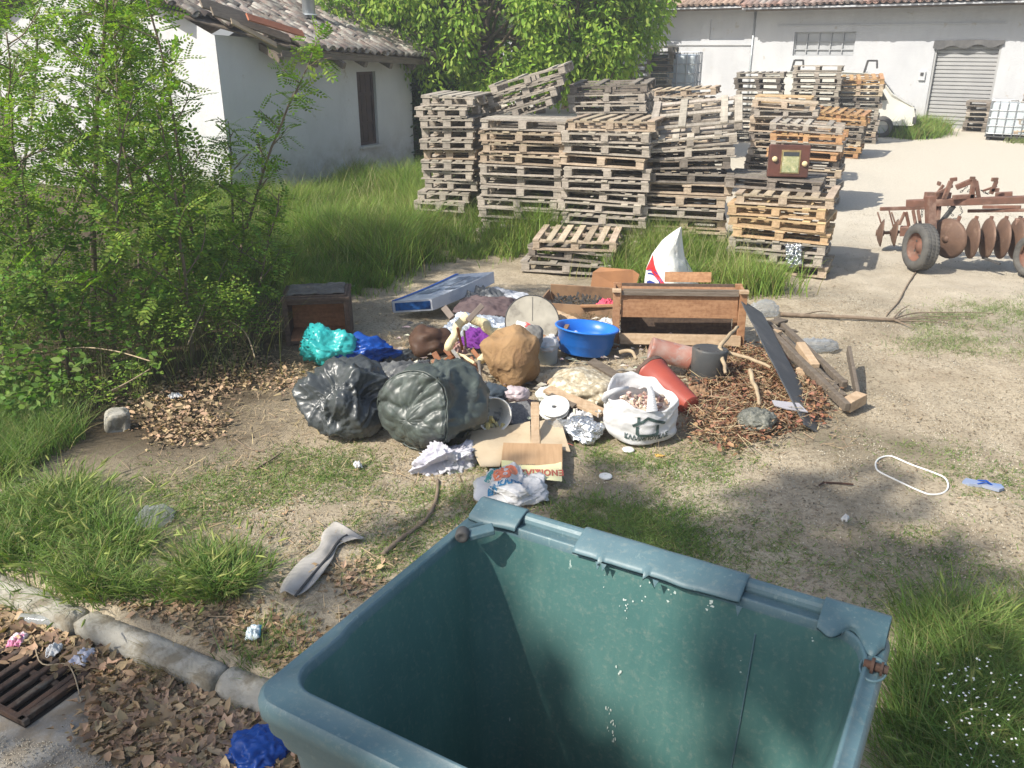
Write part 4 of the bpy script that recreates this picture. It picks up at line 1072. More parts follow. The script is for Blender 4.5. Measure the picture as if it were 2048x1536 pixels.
# --- brown sacking bundle
def sackshape(n):
    k = max(0.0, n.z-.2); return Vector((n.x*(1+.25*k), n.y*(1+.1*k), n.z*(1-.12*k)+.05*k*math.sin(n.x*9)))
blobthing('sack', 'round bulging brown sack in the middle of the heap', 'sack', (at(1023, 793).x, 6.98, .25), (.25, .24, .275), M_burlap, 21, .045, .9, low=.30, squash=-.26, film=True, sub=6, shape=sackshape)
# --- chair wreck with cream padding
ch = thing('broken_chair', 'broken wooden chair with cream padded frame lying legs up', 'chair', (at(950, 720).x, 7.4, 0))
cp = lambda px, py, y=7.4: atd(px, py, y)-Vector((ch.location.x, 7.4, 0))
def wob_line(pts, n=14, amp=.012, seed=0):
    out = []
    for i in range(len(pts)-1):
        for k in range(n): t = k/n; q = pts[i].lerp(pts[i+1], t); out.append(q+Vector((nz(q, 9, seed), nz(q, 9, seed+3), nz(q, 9, seed+5)))*amp*2)
    out.append(pts[-1]); return out
def pad(pts, r, seed):
    L = wob_line(pts, 16, .012, seed); return L, [r*(1+.28*nz(q, 14, seed)) for q in L]
L, rr_ = pad([cp(935, 634), cp(915, 652, 7.36), cp(906, 678, 7.3), cp(898, 694, 7.28)], .042, 1); b = MB(); b.tube(L, rr_, 12); b.build('cream_padding', M_cream, ch, sm=True)
L, rr_ = pad([cp(938, 634), cp(965, 648, 7.42), cp(985, 664, 7.42), cp(1004, 668, 7.4)], .043, 2); b = MB(); b.tube(L, rr_, 12); b.build('cream_padding', M_cream, ch, sm=True)
L, rr_ = pad([cp(1004, 668), cp(992, 690, 7.3), cp(975, 708, 7.22), cp(962, 722, 7.15)], .038, 3); b = MB(); b.tube(L, rr_, 12); b.build('cream_padding', M_cream, ch, sm=True)
L, rr_ = pad([cp(906, 696, 7.28), cp(922, 712, 7.2), cp(948, 727, 7.12)], .014, 4); b = MB(); b.tube(L, rr_, 10); b.build('cream_padding', M_cream, ch, sm=True)
M_chw = pmat('brown_chair_wood', (0.27, 0.11, 0.05), (0.20, 0.08, 0.035), 6, .5, isl=.1)
M_chg = pmat('grey_chair_wood', (0.22, 0.18, 0.15), (0.16, 0.13, 0.11), 6, .7)
for a, c, w, m in (((965, 610), (935, 642), .05, M_chg), ((1033, 652), (1000, 672), .05, M_chg), ((925, 700), (915, 655), .025, M_chw), ((932, 694), (928, 660), .02, M_chg), ((868, 705), (892, 745), .055, M_chw), ((890, 698), (925, 735), .05, M_chw), ((940, 715), (955, 745), .05, M_chw), ((888, 615), (905, 636), .06, M_chg), ((866, 720), (880, 745), .04, M_chw), ((945, 700), (958, 716), .04, M_chw)):
    b = MB(); b.bar(cp(*a, 7.35), cp(*c, 7.25), w, w*.6, up=(0, -1, .4)); b.build('leg', m, ch, bevel=.006)
b = MB(); b.tube([cp(958, 722, 7.05), cp(960, 745, 6.9), cp(967, 785, 6.7)], [.016, .014, .012], 8); b.build('metal_leg', M_steel, ch, sm=True)
b = MB(); b.bar(cp(905, 700, 7.2), cp(965, 785, 6.65), .03, .012, up=(0, -1, .6)); b.build('metal_strip', M_steel, ch)
# --- leather-brown cushion behind the chair, purple cloth, plastic bits
blobthing('cushion', 'dark brown cushion half hidden behind the broken chair', 'cushion', (at(865, 690).x, 7.75, .12), (.20, .18, .14), pmat('brown_leather', (0.085, 0.045, 0.028), (0.06, 0.034, 0.022), 5, .6), 31, .02, 1.6, low=.4, squash=-.14, film=True)
def drape(name, label, cat, c, w, d, mat, seed, amp=.05, rise=.0, rot=0, f=2.0, n=46, solid=.004, group=None, tilt=(0, 0)):
    mb = MB()
    def fn(u, v):
        x, y = (u-.5)*w, (v-.5)*d; e = 1-.25*max(0, nz((u*4, v*4, 0), 1.3, seed))
        rr = max(abs(u-.5), abs(v-.5))*2
        q = Vector((x*e, y*e, amp*(crumple((x/w*3, y/d*3, 0), seed, f, 4)+.5)*(1-.45*rr**3)+rise*(1-rr**2)))
        return q
    mb.grid(n, n, fn); zmin = min(v[2] for v in mb.v)
    mb.v = [(x, y, z-zmin+.003) for x, y, z in mb.v]
    o = mb.build(name, mat, loc=c, rot=(tilt[0], tilt[1], rot), sm=True, solid=solid); return tag(o, label, cat, group)
p = at(975, 668); drape('purple_cloth', 'purple cloth lying under the cream padded chair frame', 'cloth', (p.x, 7.75, .12), .5, .28, pmat('purple_fabric', (0.16, 0.03, 0.24), (0.11, 0.02, 0.17), 5, .8), 5, .05, .05, R(-28), tilt=(R(26), 0))
p = at(960, 610); drape('foil_blanket', 'pale blue silvery foil sheet beside the flattened box', 'foil sheet', (p.x+.05, 8.15, .10), .75, .5, pmat('silver_blue_foil', (0.38, 0.43, 0.50), (0.50, 0.54, 0.60), 10, .3, metal=.4, bump=.8, bscale=30), 9, .05, .05, R(-22), tilt=(R(12), 0))
p = at(975, 590); drape('brown_jacket', 'crumpled mauve brown jacket on the printed box', 'jacket', (p.x+.05, 8.75, .13), .75, .5, pmat('mauve_brown_cloth', (0.13, 0.095, 0.095), (0.09, 0.062, 0.065), 7, .8, bump=.3), 14, .05, .10, R(-10), f=.8)
p = at(965, 570); drape('grey_bag', 'grey crumpled plastic sheet at the back left of the heap', 'plastic sheet', (p.x+.02, 9.25, .10), .5, .3, film('dark_grey_film', (0.20, 0.21, 0.22)), 17, .06, .08, R(-20), f=.9)
p = at(1010, 578); drape('white_strip', 'long pale plastic strip behind the brown jacket', 'plastic strip', (p.x+.05, 8.95, .10), .6, .12, M_whitef, 23, .03, .03, R(-35))
# printed flat box
p = at(822, 640)
fb = thing('printed_box', 'flattened white and blue printed cardboard box on the left of the heap', 'cardboard box', (p.x+.02, p.y+.05, .08), (R(3), R(-3), R(-14)))
M_pbox = pmat('white_printed_card', (0.56, 0.58, 0.62), (0.48, 0.51, 0.56), 3, .45, c3=(0.35, 0.40, 0.48), s3=2.5, lo3=.5, hi3=.6, stretch=(1, 3, 1))
def bend(v): return Vector((v[0]+v[1]*.55, v[1], v[2]+.07*v[1]*v[1]+.02*math.sin(v[0]*5)))
b = MB()
for a in range(12):
    y0, y1 = a/12*.85, (a+1)/12*.85
    for x0, x1, z0, z1 in ((-.23, .23, 0, .13),):
        q = [bend(v) for v in ((x0, y0, z0), (x1, y0, z0), (x1, y0, z1), (x0, y0, z1), (x0, y1, z0), (x1, y1, z0), (x1, y1, z1), (x0, y1, z1))]
        b.add(q, [(3, 2, 6, 7), (1, 5, 6, 2), (0, 3, 7, 4), (0, 4, 5, 1)])
b.add([bend(v) for v in ((-.23, .85, 0), (.23, .85, 0), (.23, .85, .13), (-.23, .85, .13))], [(3, 2, 1, 0)])
b.add([bend(v) for v in ((-.23, 0, 0), (.23, 0, 0), (.23, 0, .13), (-.23, 0, .13))], [(0, 1, 2, 3)])
b.build('carton', M_pbox, fb)
b = MB(); b.add([bend(v)+Vector((0, -.004, 0)) for v in ((-.20, 0, .02), (.21, 0, .02), (.21, 0, .11), (-.20, 0, .11))], [(0, 1, 2, 3)]); b.build('blue_window', pmat('blue_print', (0.03, 0.14, 0.42), (0.01, 0.03, 0.10), 9, .2, c3=(0.35, 0.5, 0.75), s3=7, lo3=.62, hi3=.75), fb)
b = MB()
for a in range(12):
    y0, y1 = a/12*.85, (a+1)/12*.85
    b.add([bend((-.235, y0, .135))+Vector((0, 0, .004)), bend((-.185, y0, .135))+Vector((0, 0, .004)), bend((-.185, y1, .135))+Vector((0, 0, .004)), bend((-.235, y1, .135))+Vector((0, 0, .004))], [(0, 1, 2, 3)])
    b.add([bend((-.234, y0, .01)), bend((-.234, y0, .135)), bend((-.234, y1, .135)), bend((-.234, y1, .01))], [(0, 1, 2, 3)])
b.build('blue_stripe', pmat('blue_stripe_print', (0.03, 0.13, 0.50), None, 4, .4), fb)
b = MB()
for (x0, x1, y0, y1) in ((-.10, .05, .46, .74), (.08, .2, .33, .70), (-.14, .02, .22, .37)):
    for k in range(6):
        ya, yb_ = y0+(y1-y0)*k/6, y0+(y1-y0)*(k+1)/6; b.add([bend((x0, ya, .130))+Vector((0, 0, .005)), bend((x1, ya, .130))+Vector((0, 0, .005)), bend((x1, yb_, .130))+Vector((0, 0, .005)), bend((x0, yb_, .130))+Vector((0, 0, .005))], [(0, 1, 2, 3)])
b.build('grey_print', pmat('slate_print', (0.13, 0.16, 0.22), (0.20, 0.24, 0.30), 5, .4), fb)
# --- round board
p = at(1062, 662)
rd = thing('round_board', 'mottled round table top leaning in the heap behind the sack', 'round board', (p.x, 8.0, .24), (R(62), R(4), R(6)))
b = MB(); b.lathe([(0, -.012), (.262, -.012), (.265, 0), (.262, .012), (0, .012)], 56); b.build('board', pmat('mottled_board', (0.50, 0.46, 0.37), (0.34, 0.31, 0.25), 5, .6, c3=(0.20, 0.18, 0.15), s3=5, lo3=.55, hi3=.7), rd)
b = MB(); b.tube([(.268*math.cos(R(a)), .268*math.sin(R(a)), .008) for a in range(0, 360, 8)], .007, 6, closed=True); b.build('black_edging', M_dk, rd)
b = MB(); b.box((0, .13, .014), (.004, .24, .002)); b.build('crack', M_dk, rd)
# --- cardboard bits against the disc
for k, (px, py, s_, rz) in enumerate(((1085, 640, .20, -40), (1100, 660, .16, -55), (1118, 652, .22, -35), (1072, 628, .14, 20))):
    p = at(px, py); drape('cardboard_scrap', ['bent brown cardboard scrap against the round board', 'small brown cardboard scrap right of the sack', 'long cardboard scrap pointing at the blue tub', 'torn cardboard flap on the round board'][k], 'cardboard', (p.x-.02, p.y-.35, .12+.03*k), s_*1.7, s_*.8, M_card, 40+k, .03, .03, R(rz), tilt=(R(25), R(10)), n=24)
# --- blue tub
p = at(1172, 727)
tub = thing('blue_tub', 'round bright blue plastic tub standing in front of white paper scraps', 'tub', (p.x, p.y+.23, .03), (R(-5), R(5), R(0)))
b = MB(); b.lathe([(0, .01), (.235, .01), (.243, .02), (.262, .10), (.265, .102), (.268, .175), (.272, .177), (.282, .235), (.305, .240), (.310, .25), (.302, .258), (.278, .252), (.262, .17), (.23, .03), (0, .025)], 56); b.build('tub_wall', M_tub, tub, sm=True)
# --- small light bucket with white film
p = at(1097, 735)
lb = thing('small_bucket', 'small pale bucket wrapped in white film left of the blue tub', 'bucket', (p.x, p.y+.12, 0), (R(3), R(-4), 0))
b = MB(); b.lathe([(0, .005), (.085, .005), (.105, .19), (.112, .195), (.112, .21), (.102, .21), (.08, .02), (0, .02)], 32); b.build('bucket_body', pmat('pale_blue_plastic', (0.50, 0.60, 0.68), None, 4, .4), lb, sm=True)
blobmb((0, -.0, .19), (.115, .115, .06), 51, .18, 2.2, 4, .2).build('film_wrap', M_whitef, lb, sm=True)
b = MB(); b.bar((-.19, .05, .27), (.02, .02, .24), .016, .012); b.bar((-.17, .0, .255), (.04, .0, .24), .014, .012); b.build('stick', M_cratel, lb)
# --- paper and film scraps
PP = pmat('scrap_paper', (0.74, 0.74, 0.73), (0.66, 0.66, 0.66), 6, .6, transl=.15)
PR = pmat('scrap_paper_printed', (0.68, 0.62, 0.60), (0.62, 0.20, 0.17), 9, .6, lo=.55, hi=.60)
PB = pmat('scrap_paper_blue', (0.62, 0.66, 0.72), (0.12, 0.22, 0.60), 9, .6, lo=.55, hi=.60)
loc_ = [(1120, 662), (1140, 668), (1155, 655), (1172, 662), (1190, 652), (1205, 668), (1222, 664), (1130, 680), (1215, 640), (1105, 675), (1170, 648), (1200, 660), (1232, 655), (1095, 690), (1150, 672), (1182, 668)]
desc = ['crumpled white paper scrap', 'torn scrap with red print', 'twisted white tissue', 'pale film scrap', 'white paper twist', 'crumpled wrapper', 'white tissue ball', 'blue printed scrap', 'small white carton flap', 'white film shred', 'folded paper scrap', 'crushed white paper', 'white scrap touching the crate leg', 'white film scrap on the small bucket', 'red printed scrap near the tub rim', 'crumpled wrapper right behind the tub']
for k, (px, py) in enumerate(loc_):
    p = at(px, py, .15)
    m = PR if k in (1, 14, 6) else (PB if k in (7, 10) else PP)
    drape('paper_scrap', desc[k]+(' behind the blue tub, scrap %s from the left' % ORD[k] if k not in (12, 13, 14, 15) and k > 0 else (' leftmost behind the blue tub' if k == 0 else '')), 'paper', (p.x, p.y+.12, .03+rnd.uniform(0, .09)), rnd.uniform(.14, .26), rnd.uniform(.10, .2), m, 60+k, .035, .04, rnd.uniform(0, 6), f=1.0, n=22, group='paper and film scraps behind the blue tub', tilt=(R(rnd.uniform(-10, 25)), R(rnd.uniform(-15, 15))))
# white carton with red letters beside the sack
p = at(1048, 690)
cw = thing('white_carton', 'crushed white carton with red letters behind the sack', 'carton', (p.x, 7.35, .36), (R(48), R(14), R(-8)))
mb = MB(); mb.grid(12, 10, lambda u, v: Vector(((u-.5)*.2, (v-.5)*.16, .01*crumple((u*2, v*2, 0), 3, 1.5, 3)))); mb.build('carton_panel', M_paper, cw, sm=True, solid=.01)
decal('red_lettering', textmesh('ΟΙΛΝΙ', .055, .002), lambda x, y: Vector((x*.9+.01, y+.005, .022)), M_red, cw).rotation_euler = (0, 0, R(78))
M_grf = pmat('grey_frayed_cloth', (0.22, 0.215, 0.20), (0.15, 0.145, 0.14), 20, .95, bump=.5, bscale=80)
blobthing('grey_wad', 'grey crushed wad between the sack and the small bucket', 'rag', (at(1062, 700).x, 7.35, .30), (.10, .09, .12), M_grf, 71, .08, 2, sub=4)
# --- wooden crate bench
p = at(1360, 705)
cr = thing('wooden_crate', 'large brown open fronted wooden crate at the back right of the heap', 'crate', (p.x, 8.02, .0), (R(-2), R(-1.2), R(-7)))
cw_, chh, cd = 1.25, .58, .40
for x in (-1, 1):
    for y in (-1, 1): MB().box((x*(cw_/2-.03), y*(cd/2-.02), chh/2), (.07, .045, chh)).build('corner_post', M_crate, cr, bevel=.003)
    MB().box((x*(cw_/2-.008), 0, .40), (.022, cd-.09, .34)).build('end_board', M_crate, cr, bevel=.002)
    MB().box((x*(cw_/2-.03), -cd/2-.002, chh+.012), (.085, .07, .03)).build('corner_block', M_cratel, cr, bevel=.003)
MB().box((0, -cd/2+.035, .445), (cw_-.15, .022, .245)).build('front_board', M_crate, cr, bevel=.002)
b = MB(); b.box((0, -cd/2+.01, chh-.018), (cw_-.15, .035, .03)); b.box((0.01, -cd/2+.055, chh+.004), (cw_-.16, .04, .02), (0, 0, R(.6))); b.build('top_rail', M_oldwood, cr)
MB().box((0, cd/2-.03, .30), (cw_-.15, .02, .56)).build('back_board', M_cab, cr)
MB().box((.02, -cd/2+.03, .105), (cw_-.10, .13, .10), (R(-12), 0, R(0))).build('lower_beam', M_cratel, cr, bevel=.004)
for k in range(3): MB().box((0, -.08+.12*k, chh+.01-.03*k), (cw_-.16, .10, .018)).build('top_slat', M_crate, cr, bevel=.002) if k else None
b = MB(); b.box((.10, .20, chh+.06), (.45, .03, .10), (R(-15), 0, 0)); o = b.build('plank', M_crate, loc=cr.location, rot=cr.rotation_euler); tag(o, 'short brown plank standing on the back of the wooden crate', 'plank')
# --- white feed sack with ring emblem
M_sackw = pmat('white_woven_sack', (0.76, 0.77, 0.72), (0.70, 0.71, 0.67), 4, .6, bump=.3, bscale=30, transl=.15)
sk = thing('feed_sack', 'white woven sack with blue ring emblem and red corner standing in the grass', 'sack', (at(1345, 575).x, 9.75, 0))
def sp(px, py, y=9.75): return atd(px, py, y)-sk.location
outl = [(1288, 590, 1288, 590)]
left = [(1288, 592), (1289, 560), (1293, 535), (1304, 508), (1325, 480), (1345, 464), (1361, 454)]
right = [(1395, 592), (1392, 572), (1378, 550), (1371, 525), (1367, 500), (1364, 475), (1363, 454)]
def lerp_poly(P, t):
    t *= len(P)-1; i = min(int(t), len(P)-2); f = t-i; return (P[i][0]*(1-f)+P[i+1][0]*f, P[i][1]*(1-f)+P[i+1][1]*f)
def sackpt(u, v, off=0.0):
    a = lerp_poly(left, v); b_ = lerp_poly(right, v); px = a[0]*(1-u)+b_[0]*u; py = a[1]*(1-u)+b_[1]*u
    y = 9.75-.22*math.sin(math.pi*u)*(1-.6*v)+.12*v + .03*crumple((u*1.6, v*2.2, 0), 4, 1.0, 3)
    return sp(px, py, y-off)
mb = MB(); mb.grid(40, 50, lambda u, v: sackpt(u, v)); mb.build('front_panel', M_sackw, sk, sm=True, solid=.004)
mb = MB(); mb.grid(30, 30, lambda u, v: sp(1372+34*(1-v)*u+(-2)*v, 590-76*v-6*u*(1-v), 9.9-.18*math.sin(u*3)*(1-v)+.02*crumple((u, v, 0), 9, 1.5, 3))); mb.build('back_panel', M_sackw, sk, sm=True, solid=.004)
def sdec(name, polys, mat, off=.006):
    me = polymesh(polys); return decal(name, me, lambda x, y: sackpt(x, y, off), mat, sk, cuts=.04)
def ringpoly(cx, cy, r0, r1, a0, a1, n=24, sx=1, sy=1):
    P = []
    for k in range(n):
        a, b_ = R(a0+(a1-a0)*k/n), R(a0+(a1-a0)*(k+1)/n)
        P.append([(cx+r0*sx*math.cos(a), cy+r0*sy*math.sin(a)), (cx+r1*sx*math.cos(a), cy+r1*sy*math.sin(a)), (cx+r1*sx*math.cos(b_), cy+r1*sy*math.sin(b_)), (cx+r0*sx*math.cos(b_), cy+r0*sy*math.sin(b_))])
    return P
sdec('red_corner', [[(.0, .30), (.03, .50), (.20, .345), (.10, .31)], [(.10, .31), (.20, .345), (.40, .14), (.33, .12)], [(.33, .17), (.36, .13), (.52, .08), (.50, .02), (.36, .06)]], M_red)
sdec('blue_ring', ringpoly(.10, .08, .255, .275, -10, 105, sx=1, sy=.86)+ringpoly(.10, .08, .20, .225, -10, 105, sx=1, sy=.86), M_navy)
sdec('blue_emblem', [[(.05, .075), (.045, .155), (.10, .17), (.19, .155), (.25, .125), (.25, .085), (.17, .07), (.14, .10), (.11, .10), (.10, .07)]], M_navy)
# --- open tray with dark shreds
p = at(1150, 590)
tr = thing('open_box', 'low open brown box holding black shreds and a pink cloth', 'box', (p.x+.05, 9.15, 0), (0, 0, R(-14)))
M_tray = pmat('brown_fibreboard', (0.30, 0.19, 0.11), (0.22, 0.135, 0.08), 5, .85, c3=(0.14, 0.09, 0.06), s3=4)
for nm, c, s_, r_ in (('front_side', (-.02, -.33, .085), (.86, .02, .17), (R(-8), 0, 0)), ('back_side', (0, .36, .10), (.9, .02, .2), (R(8), 0, 0)), ('left_side', (-.45, 0, .07), (.02, .66, .14), (0, R(-14), 0)), ('right_side', (.47, 0, .12), (.02, .68, .24), (0, R(16), 0)), ('tray_floor', (0, 0, .015), (.88, .66, .02), (0, 0, 0))):
    MB().box(c, s_, r_).build(nm, M_tray, tr, bevel=.004)
b = MB(); b.add([(0, .42, .12), (.50, .44, .12), (.56, .40, .36), (.48, .44, .40), (.10, .48, .40), (.02, .46, .34)], [(0, 1, 2, 3, 4, 5)]); b.build('lid_flap', pmat('rust_brown_board', (0.38, 0.19, 0.09), (0.30, 0.15, 0.075), 5, .8), tr, solid=.02)
b = MB(); b.bar((.02, -.36, .17), (.56, -.30, .20), .05, .02); b.build('orange_slat', M_crate, tr)
b = MB()
for k in range(220):
    a = rnd.random()*6.3; x, y = rnd.uniform(-.36, .22), rnd.uniform(-.24, .26); h = rnd.uniform(.02, .09)
    b.add([(x, y, .03+h*.3), (x+.07*math.cos(a), y+.07*math.sin(a), .05+h), (x+.07*math.cos(a)+.02, y+.07*math.sin(a), .05+h*.8), (x+.015, y+.01, .03+h*.3)], [(0, 1, 2, 3)])
sh_ = b.build('black_shreds', M_dk, solid=.002, loc=tr.location, rot=tr.rotation_euler); tag(sh_, 'heap of black plastic shreds lying in the open brown box', 'plastic shreds', kind='stuff')
q = tr.matrix_basis @ Vector((.27, -.08, .04)) if False else Euler((0, 0, R(-14))).to_matrix() @ Vector((.27, -.10, .05))+tr.location
drape('pink_cloth', 'bright pink cloth in the open brown box', 'cloth', q, .24, .16, pmat('pink_fabric', (0.72, 0.10, 0.16), (0.6, 0.07, 0.12), 5, .7), 81, .07, .06, .3, n=24)
# --- pots
def potm(r0, r1, L, t=.008):
    return [(0, 0), (r0-.004, 0), (r0, .004), (r0+(r1-r0)*.33, L*.33), (r0+(r1-r0)*.33+.003, L*.335), (r0+(r1-r0)*.66, L*.66), (r0+(r1-r0)*.66+.003, L*.665), (r1-.004, L-.05), (r1+.006, L-.045), (r1+.008, L), (r1-t, L), (r0-t, t), (0, t)]
base = atd(1382, 812, 6.28); top = atd(1300, 748, 6.75)
dz = (top-base); L = dz.length
tp_ = thing('terracotta_pot', 'long terracotta red flower pot lying on its side', 'flower pot', base+Vector((0, 0, .0)), dz.to_track_quat('Z', 'Y').to_euler())
b = MB(); b.lathe(potm(.085, .155, L), 44); b.build('pot_wall', M_terra, tp_, sm=True)
b = MB(); b.lathe([(0, L-.05), (.08, L-.04), (.143, L-.045)], 24, wob=lambda v: v+Vector((0, 0, .02*nz(v, 12, 3)))); b.build('soil', M_soil, tp_, sm=True)
b = MB(); b.lathe([(.150, L-.03), (.168, L-.03), (.170, L+.006), (.150, L+.006)], 40, wob=lambda v: v*(1+.03*nz(v, 16, 2))); b.build('dirty_rim', pmat('dirty_rim_plastic', (0.13, 0.08, 0.065), (0.09, 0.065, 0.05), 16, .9, bump=.8), tp_)
a_ = atd(1303, 697, 7.15); c_ = atd(1378, 716, 7.12); d_ = c_-a_
pl = thing('paint_pail', 'rusty red and grey paint pail lying in front of the wooden crate', 'pail', a_, d_.to_track_quat('Z', 'Y').to_euler())
b = MB(); b.lathe([(0, .0), (.085, .0), (.098, -.012), (.104, 0), (.100, .015), (.103, d_.length), (.108, d_.length+.01), (.098, d_.length+.012), (.09, .03)], 36); b.build('pail_body', pmat('rusty_paint', (0.36, 0.24, 0.20), (0.30, 0.085, 0.05), 5, .65, c3=(0.33, 0.30, 0.28), s3=4, lo3=.52, hi3=.62), pl, sm=True)
b = MB(); b.tube([(.1*math.cos(R(a)), .1*math.sin(R(a)), d_.length*.9+.06*math.sin(R(a))) for a in range(0, 190, 10)], .004, 5); b.build('handle', M_steel, pl)
MB().box((.0, .02, d_.length+.035), (.06, .06, .04)).build('red_cap', M_terra, pl, bevel=.006)
p = at(1418, 782)
bp = thing('black_pot', 'dark grey plastic plant pot standing upside down among dry stems', 'flower pot', (p.x+.01, p.y+.17, .02), (R(-4), R(3), 0))
b = MB(); b.lathe([(.135, 0), (.14, .004), (.155, .29), (.15, .305), (.14, .308), (.12, .30), (.04, .305), (0, .305)], 40); b.build('pot_wall', M_black, bp, sm=True)
b = MB()
for a in (200, 245, 290, 335): b.box((.125*math.cos(R(a)), .125*math.sin(R(a)), .307), (.025, .012, .004), (0, 0, R(a)))
b.build('drain_hole', M_dk, bp)
# --- white carrier bag with house emblem
wbx = at(1286, 893); wbg = thing('carrier_bag', 'full white carrier bag with dark house outline and lettering', 'carrier bag', (wbx.x, wbx.y+.20, 0), (0, 0, 0))
def bagwall():
    mb = MB(); N = 160; rows = []
    prf = [(.10, .0), (.20, .004), (.245, .03), (.268, .09), (.272, .16), (.268, .22), (.262, .27), (.258, .31), (.255, .335), (.248, .342), (.236, .33), (.225, .29), (.215, .25)]
    pf = []
    for (r0, z0), (r1, z1) in zip(prf[:-1], prf[1:]):
        for k in range(5): pf.append((r0+(r1-r0)*k/5, z0+(z1-z0)*k/5))
    pf.append(prf[-1])
    for i, (r, z) in enumerate(pf):
        L = []
        for k in range(N):
            a = 2*math.pi*k/N; ca, sa = math.cos(a), math.sin(a)
            v = Vector((r*ca, r*.86*sa, z))
            hz = z/.34
            fold = .011*math.sin(a*3+z*38)*math.exp(-((z-.06)/.08)**2)+.010*crumple((ca*1.3, sa*1.3, z*9), 6, 1.0, 4)
            v += Vector((ca, sa, 0))*(fold+.03*nz((ca*1.2, sa*1.2, z*3), 1, 2))
            v.z += hz*(.055*nz((ca*1.5, sa*1.5, 0), 1.1, 4)+.055*(sa*.9)-.02*math.cos(2*a))+ (.03*hz*max(0, -ca))
            L.append(v)
        rows.append(L)
    mb.loft(rows, (True, False)); return mb
bw = bagwall(); bw.build('bag_wall', M_whitef, wbg, sm=True, solid=0)
b = MB(); b.lathe([(0, .25), (.1, .255), (.2, .25), (.225, .24)], 24, wob=lambda v: v+Vector((0, 0, .03*nz(v, 9, 2)))); b.build('fill', pmat('rubble_fill', (0.42, 0.28, 0.22), (0.60, 0.56, 0.48), 25, .9, bump=.8, c3=(0.6, 0.55, 0.25), s3=14, lo3=.6, hi3=.66), wbg, sm=True)
b = MB()
for k in range(60):
    a = rnd.random()*6.28; r = .2*math.sqrt(rnd.random()); b.box((r*math.cos(a), r*.85*math.sin(a), .265+rnd.random()*.02), (rnd.uniform(.02, .05), rnd.uniform(.015, .03), rnd.uniform(.01, .03)), (rnd.random()*3, rnd.random()*3, rnd.random()*3))
b.build('rubble', pmat('rubble_bits', (0.45, 0.26, 0.20), (0.62, 0.58, 0.50), 6, .9, isl=.4, hue=.04), wbg)
hd = MB(); pts = [Vector((.045+.012*math.sin(t*3), -.225+.42*t, .29+.085*math.sin(math.pi*min(1, t*1.05))+.02*t)) for t in [k/24 for k in range(25)]]
for i in range(24):
    w_ = .022+.02*abs(2*i/23-1)**2; a, c = pts[i], pts[i+1]; hd.add([a+Vector((-w_, 0, 0)), a+Vector((w_, 0, .006)), c+Vector((w_, 0, .006)), c+Vector((-w_, 0, 0))], [(0, 1, 2, 3)])
hd.build('handle', M_whitef, wbg, sm=True, solid=.003)
hb = MB(); hb.tube([(-.25, .02, .26), (-.285, -.02, .31), (-.27, -.06, .36), (-.20, -.04, .385), (-.10, .04, .37)], [.02, .022, .024, .022, .016], 10); hb.build('handle', M_whitef, wbg, sm=True)
bv = bvh_of(bw)
vd = (Vector((0, 0, H))-Vector((wbx.x, wbx.y, .1))).normalized()
cst = caster(bv, (.03, 0, .145), (1, 0, 0), Vector((0, 0, 1)), -Vector((vd.x*.3, vd.y, .05)), .006)
M_ink = pmat('dark_green_print', (0.055, 0.085, 0.08), None, 4, .5)
decal('house_print', strokes([[(-.105, .03), (-.035, .06), (.0, .085), (.045, .066), (.13, .030)], [(-.075, .015), (-.075, -.035), (-.06, -.048), (.065, -.045), (.078, -.035), (.078, .02)]], .021), lambda x, y: cst(x, y), M_ink, wbg, cuts=.02)
decal('chimney_print', polymesh([[(-.078, .05), (-.058, .062), (-.056, .095), (-.078, .095)]]), lambda x, y: cst(x, y), M_ink, wbg, cuts=.02)
decal('lettering', textmesh('ΚΑΛΑΜΠΟΥΚΑΣ', .046, .0016), lambda x, y: cst(x*.92, y*1.15-.078+.5*x*x), M_ink, wbg, cuts=.02)
# --- film sack full of straw, planks
p = at(1172, 825)
blobthing('straw_sack', 'see-through plastic sack full of pale straw in front of the blue tub', 'sack', (p.x, p.y+.26, .10), (.31, .27, .13), pmat('straw_in_film', (0.50, 0.43, 0.30), (0.30, 0.245, 0.16), 26, .35, spec=.6, bump=.8, bscale=36, c3=(0.64, 0.58, 0.45), s3=20, lo3=.5, hi3=.6), 90, .06, 2, low=.2, squash=-.09, rot=(0, 0, R(-25)))
def plank(label, a, c, w, t, mat, name='plank', up=(0, -.2, 1), group=None, cat='plank'):
    a = Vector(a); c = Vector(c); m = (a+c)/2
    b = MB(); L = (c-a).length; n = 10; d = (c-a).normalized(); u = Vector(up); y = u.cross(d).normalized(); z = d.cross(y)
    loops = []
    for i in range(n+1):
        q = a.lerp(c, i/n)-m; ww = w/2*(1+.10*nz((i*.9, 0, 0), 1, w*90)); dd = .004*nz((i*.7, 3, 0), 1, t*70)
        e = d*(.02*nz((0, 1, 0), 3, w*31)) if i in (0, n) else Vector()
        loops.append([q+y*ww+z*(t/2+dd), q-y*ww+z*(t/2+dd)+e, q-y*ww-z*(t/2-dd)+e, q+y*ww-z*(t/2-dd)])
    b.loft(loops, (True, True)); o = b.build(name, mat, loc=m, bevel=.003); return tag(o, label, cat, group)
plank('weathered plank running from the blue tub to the red pot', atd(1182, 722, 7.05), atd(1262, 768, 6.75), .09, .025, M_oldwood)
plank('broken grey brown plank lying on the straw sack', atd(1095, 778, 6.45), atd(1208, 828, 6.12), .10, .03, M_cratel)
plank('splintered dark board edge above the straw sack front', atd(1100, 790, 6.35), atd(1150, 812, 6.2), .05, .02, M_oldwood)
plank('upright pale post stake leaning on the torn cardboard', atd(1070, 806, 5.95), atd(1071, 905, 5.55), .062, .03, M_cratel, cat='stake', up=(0, -1, .5))
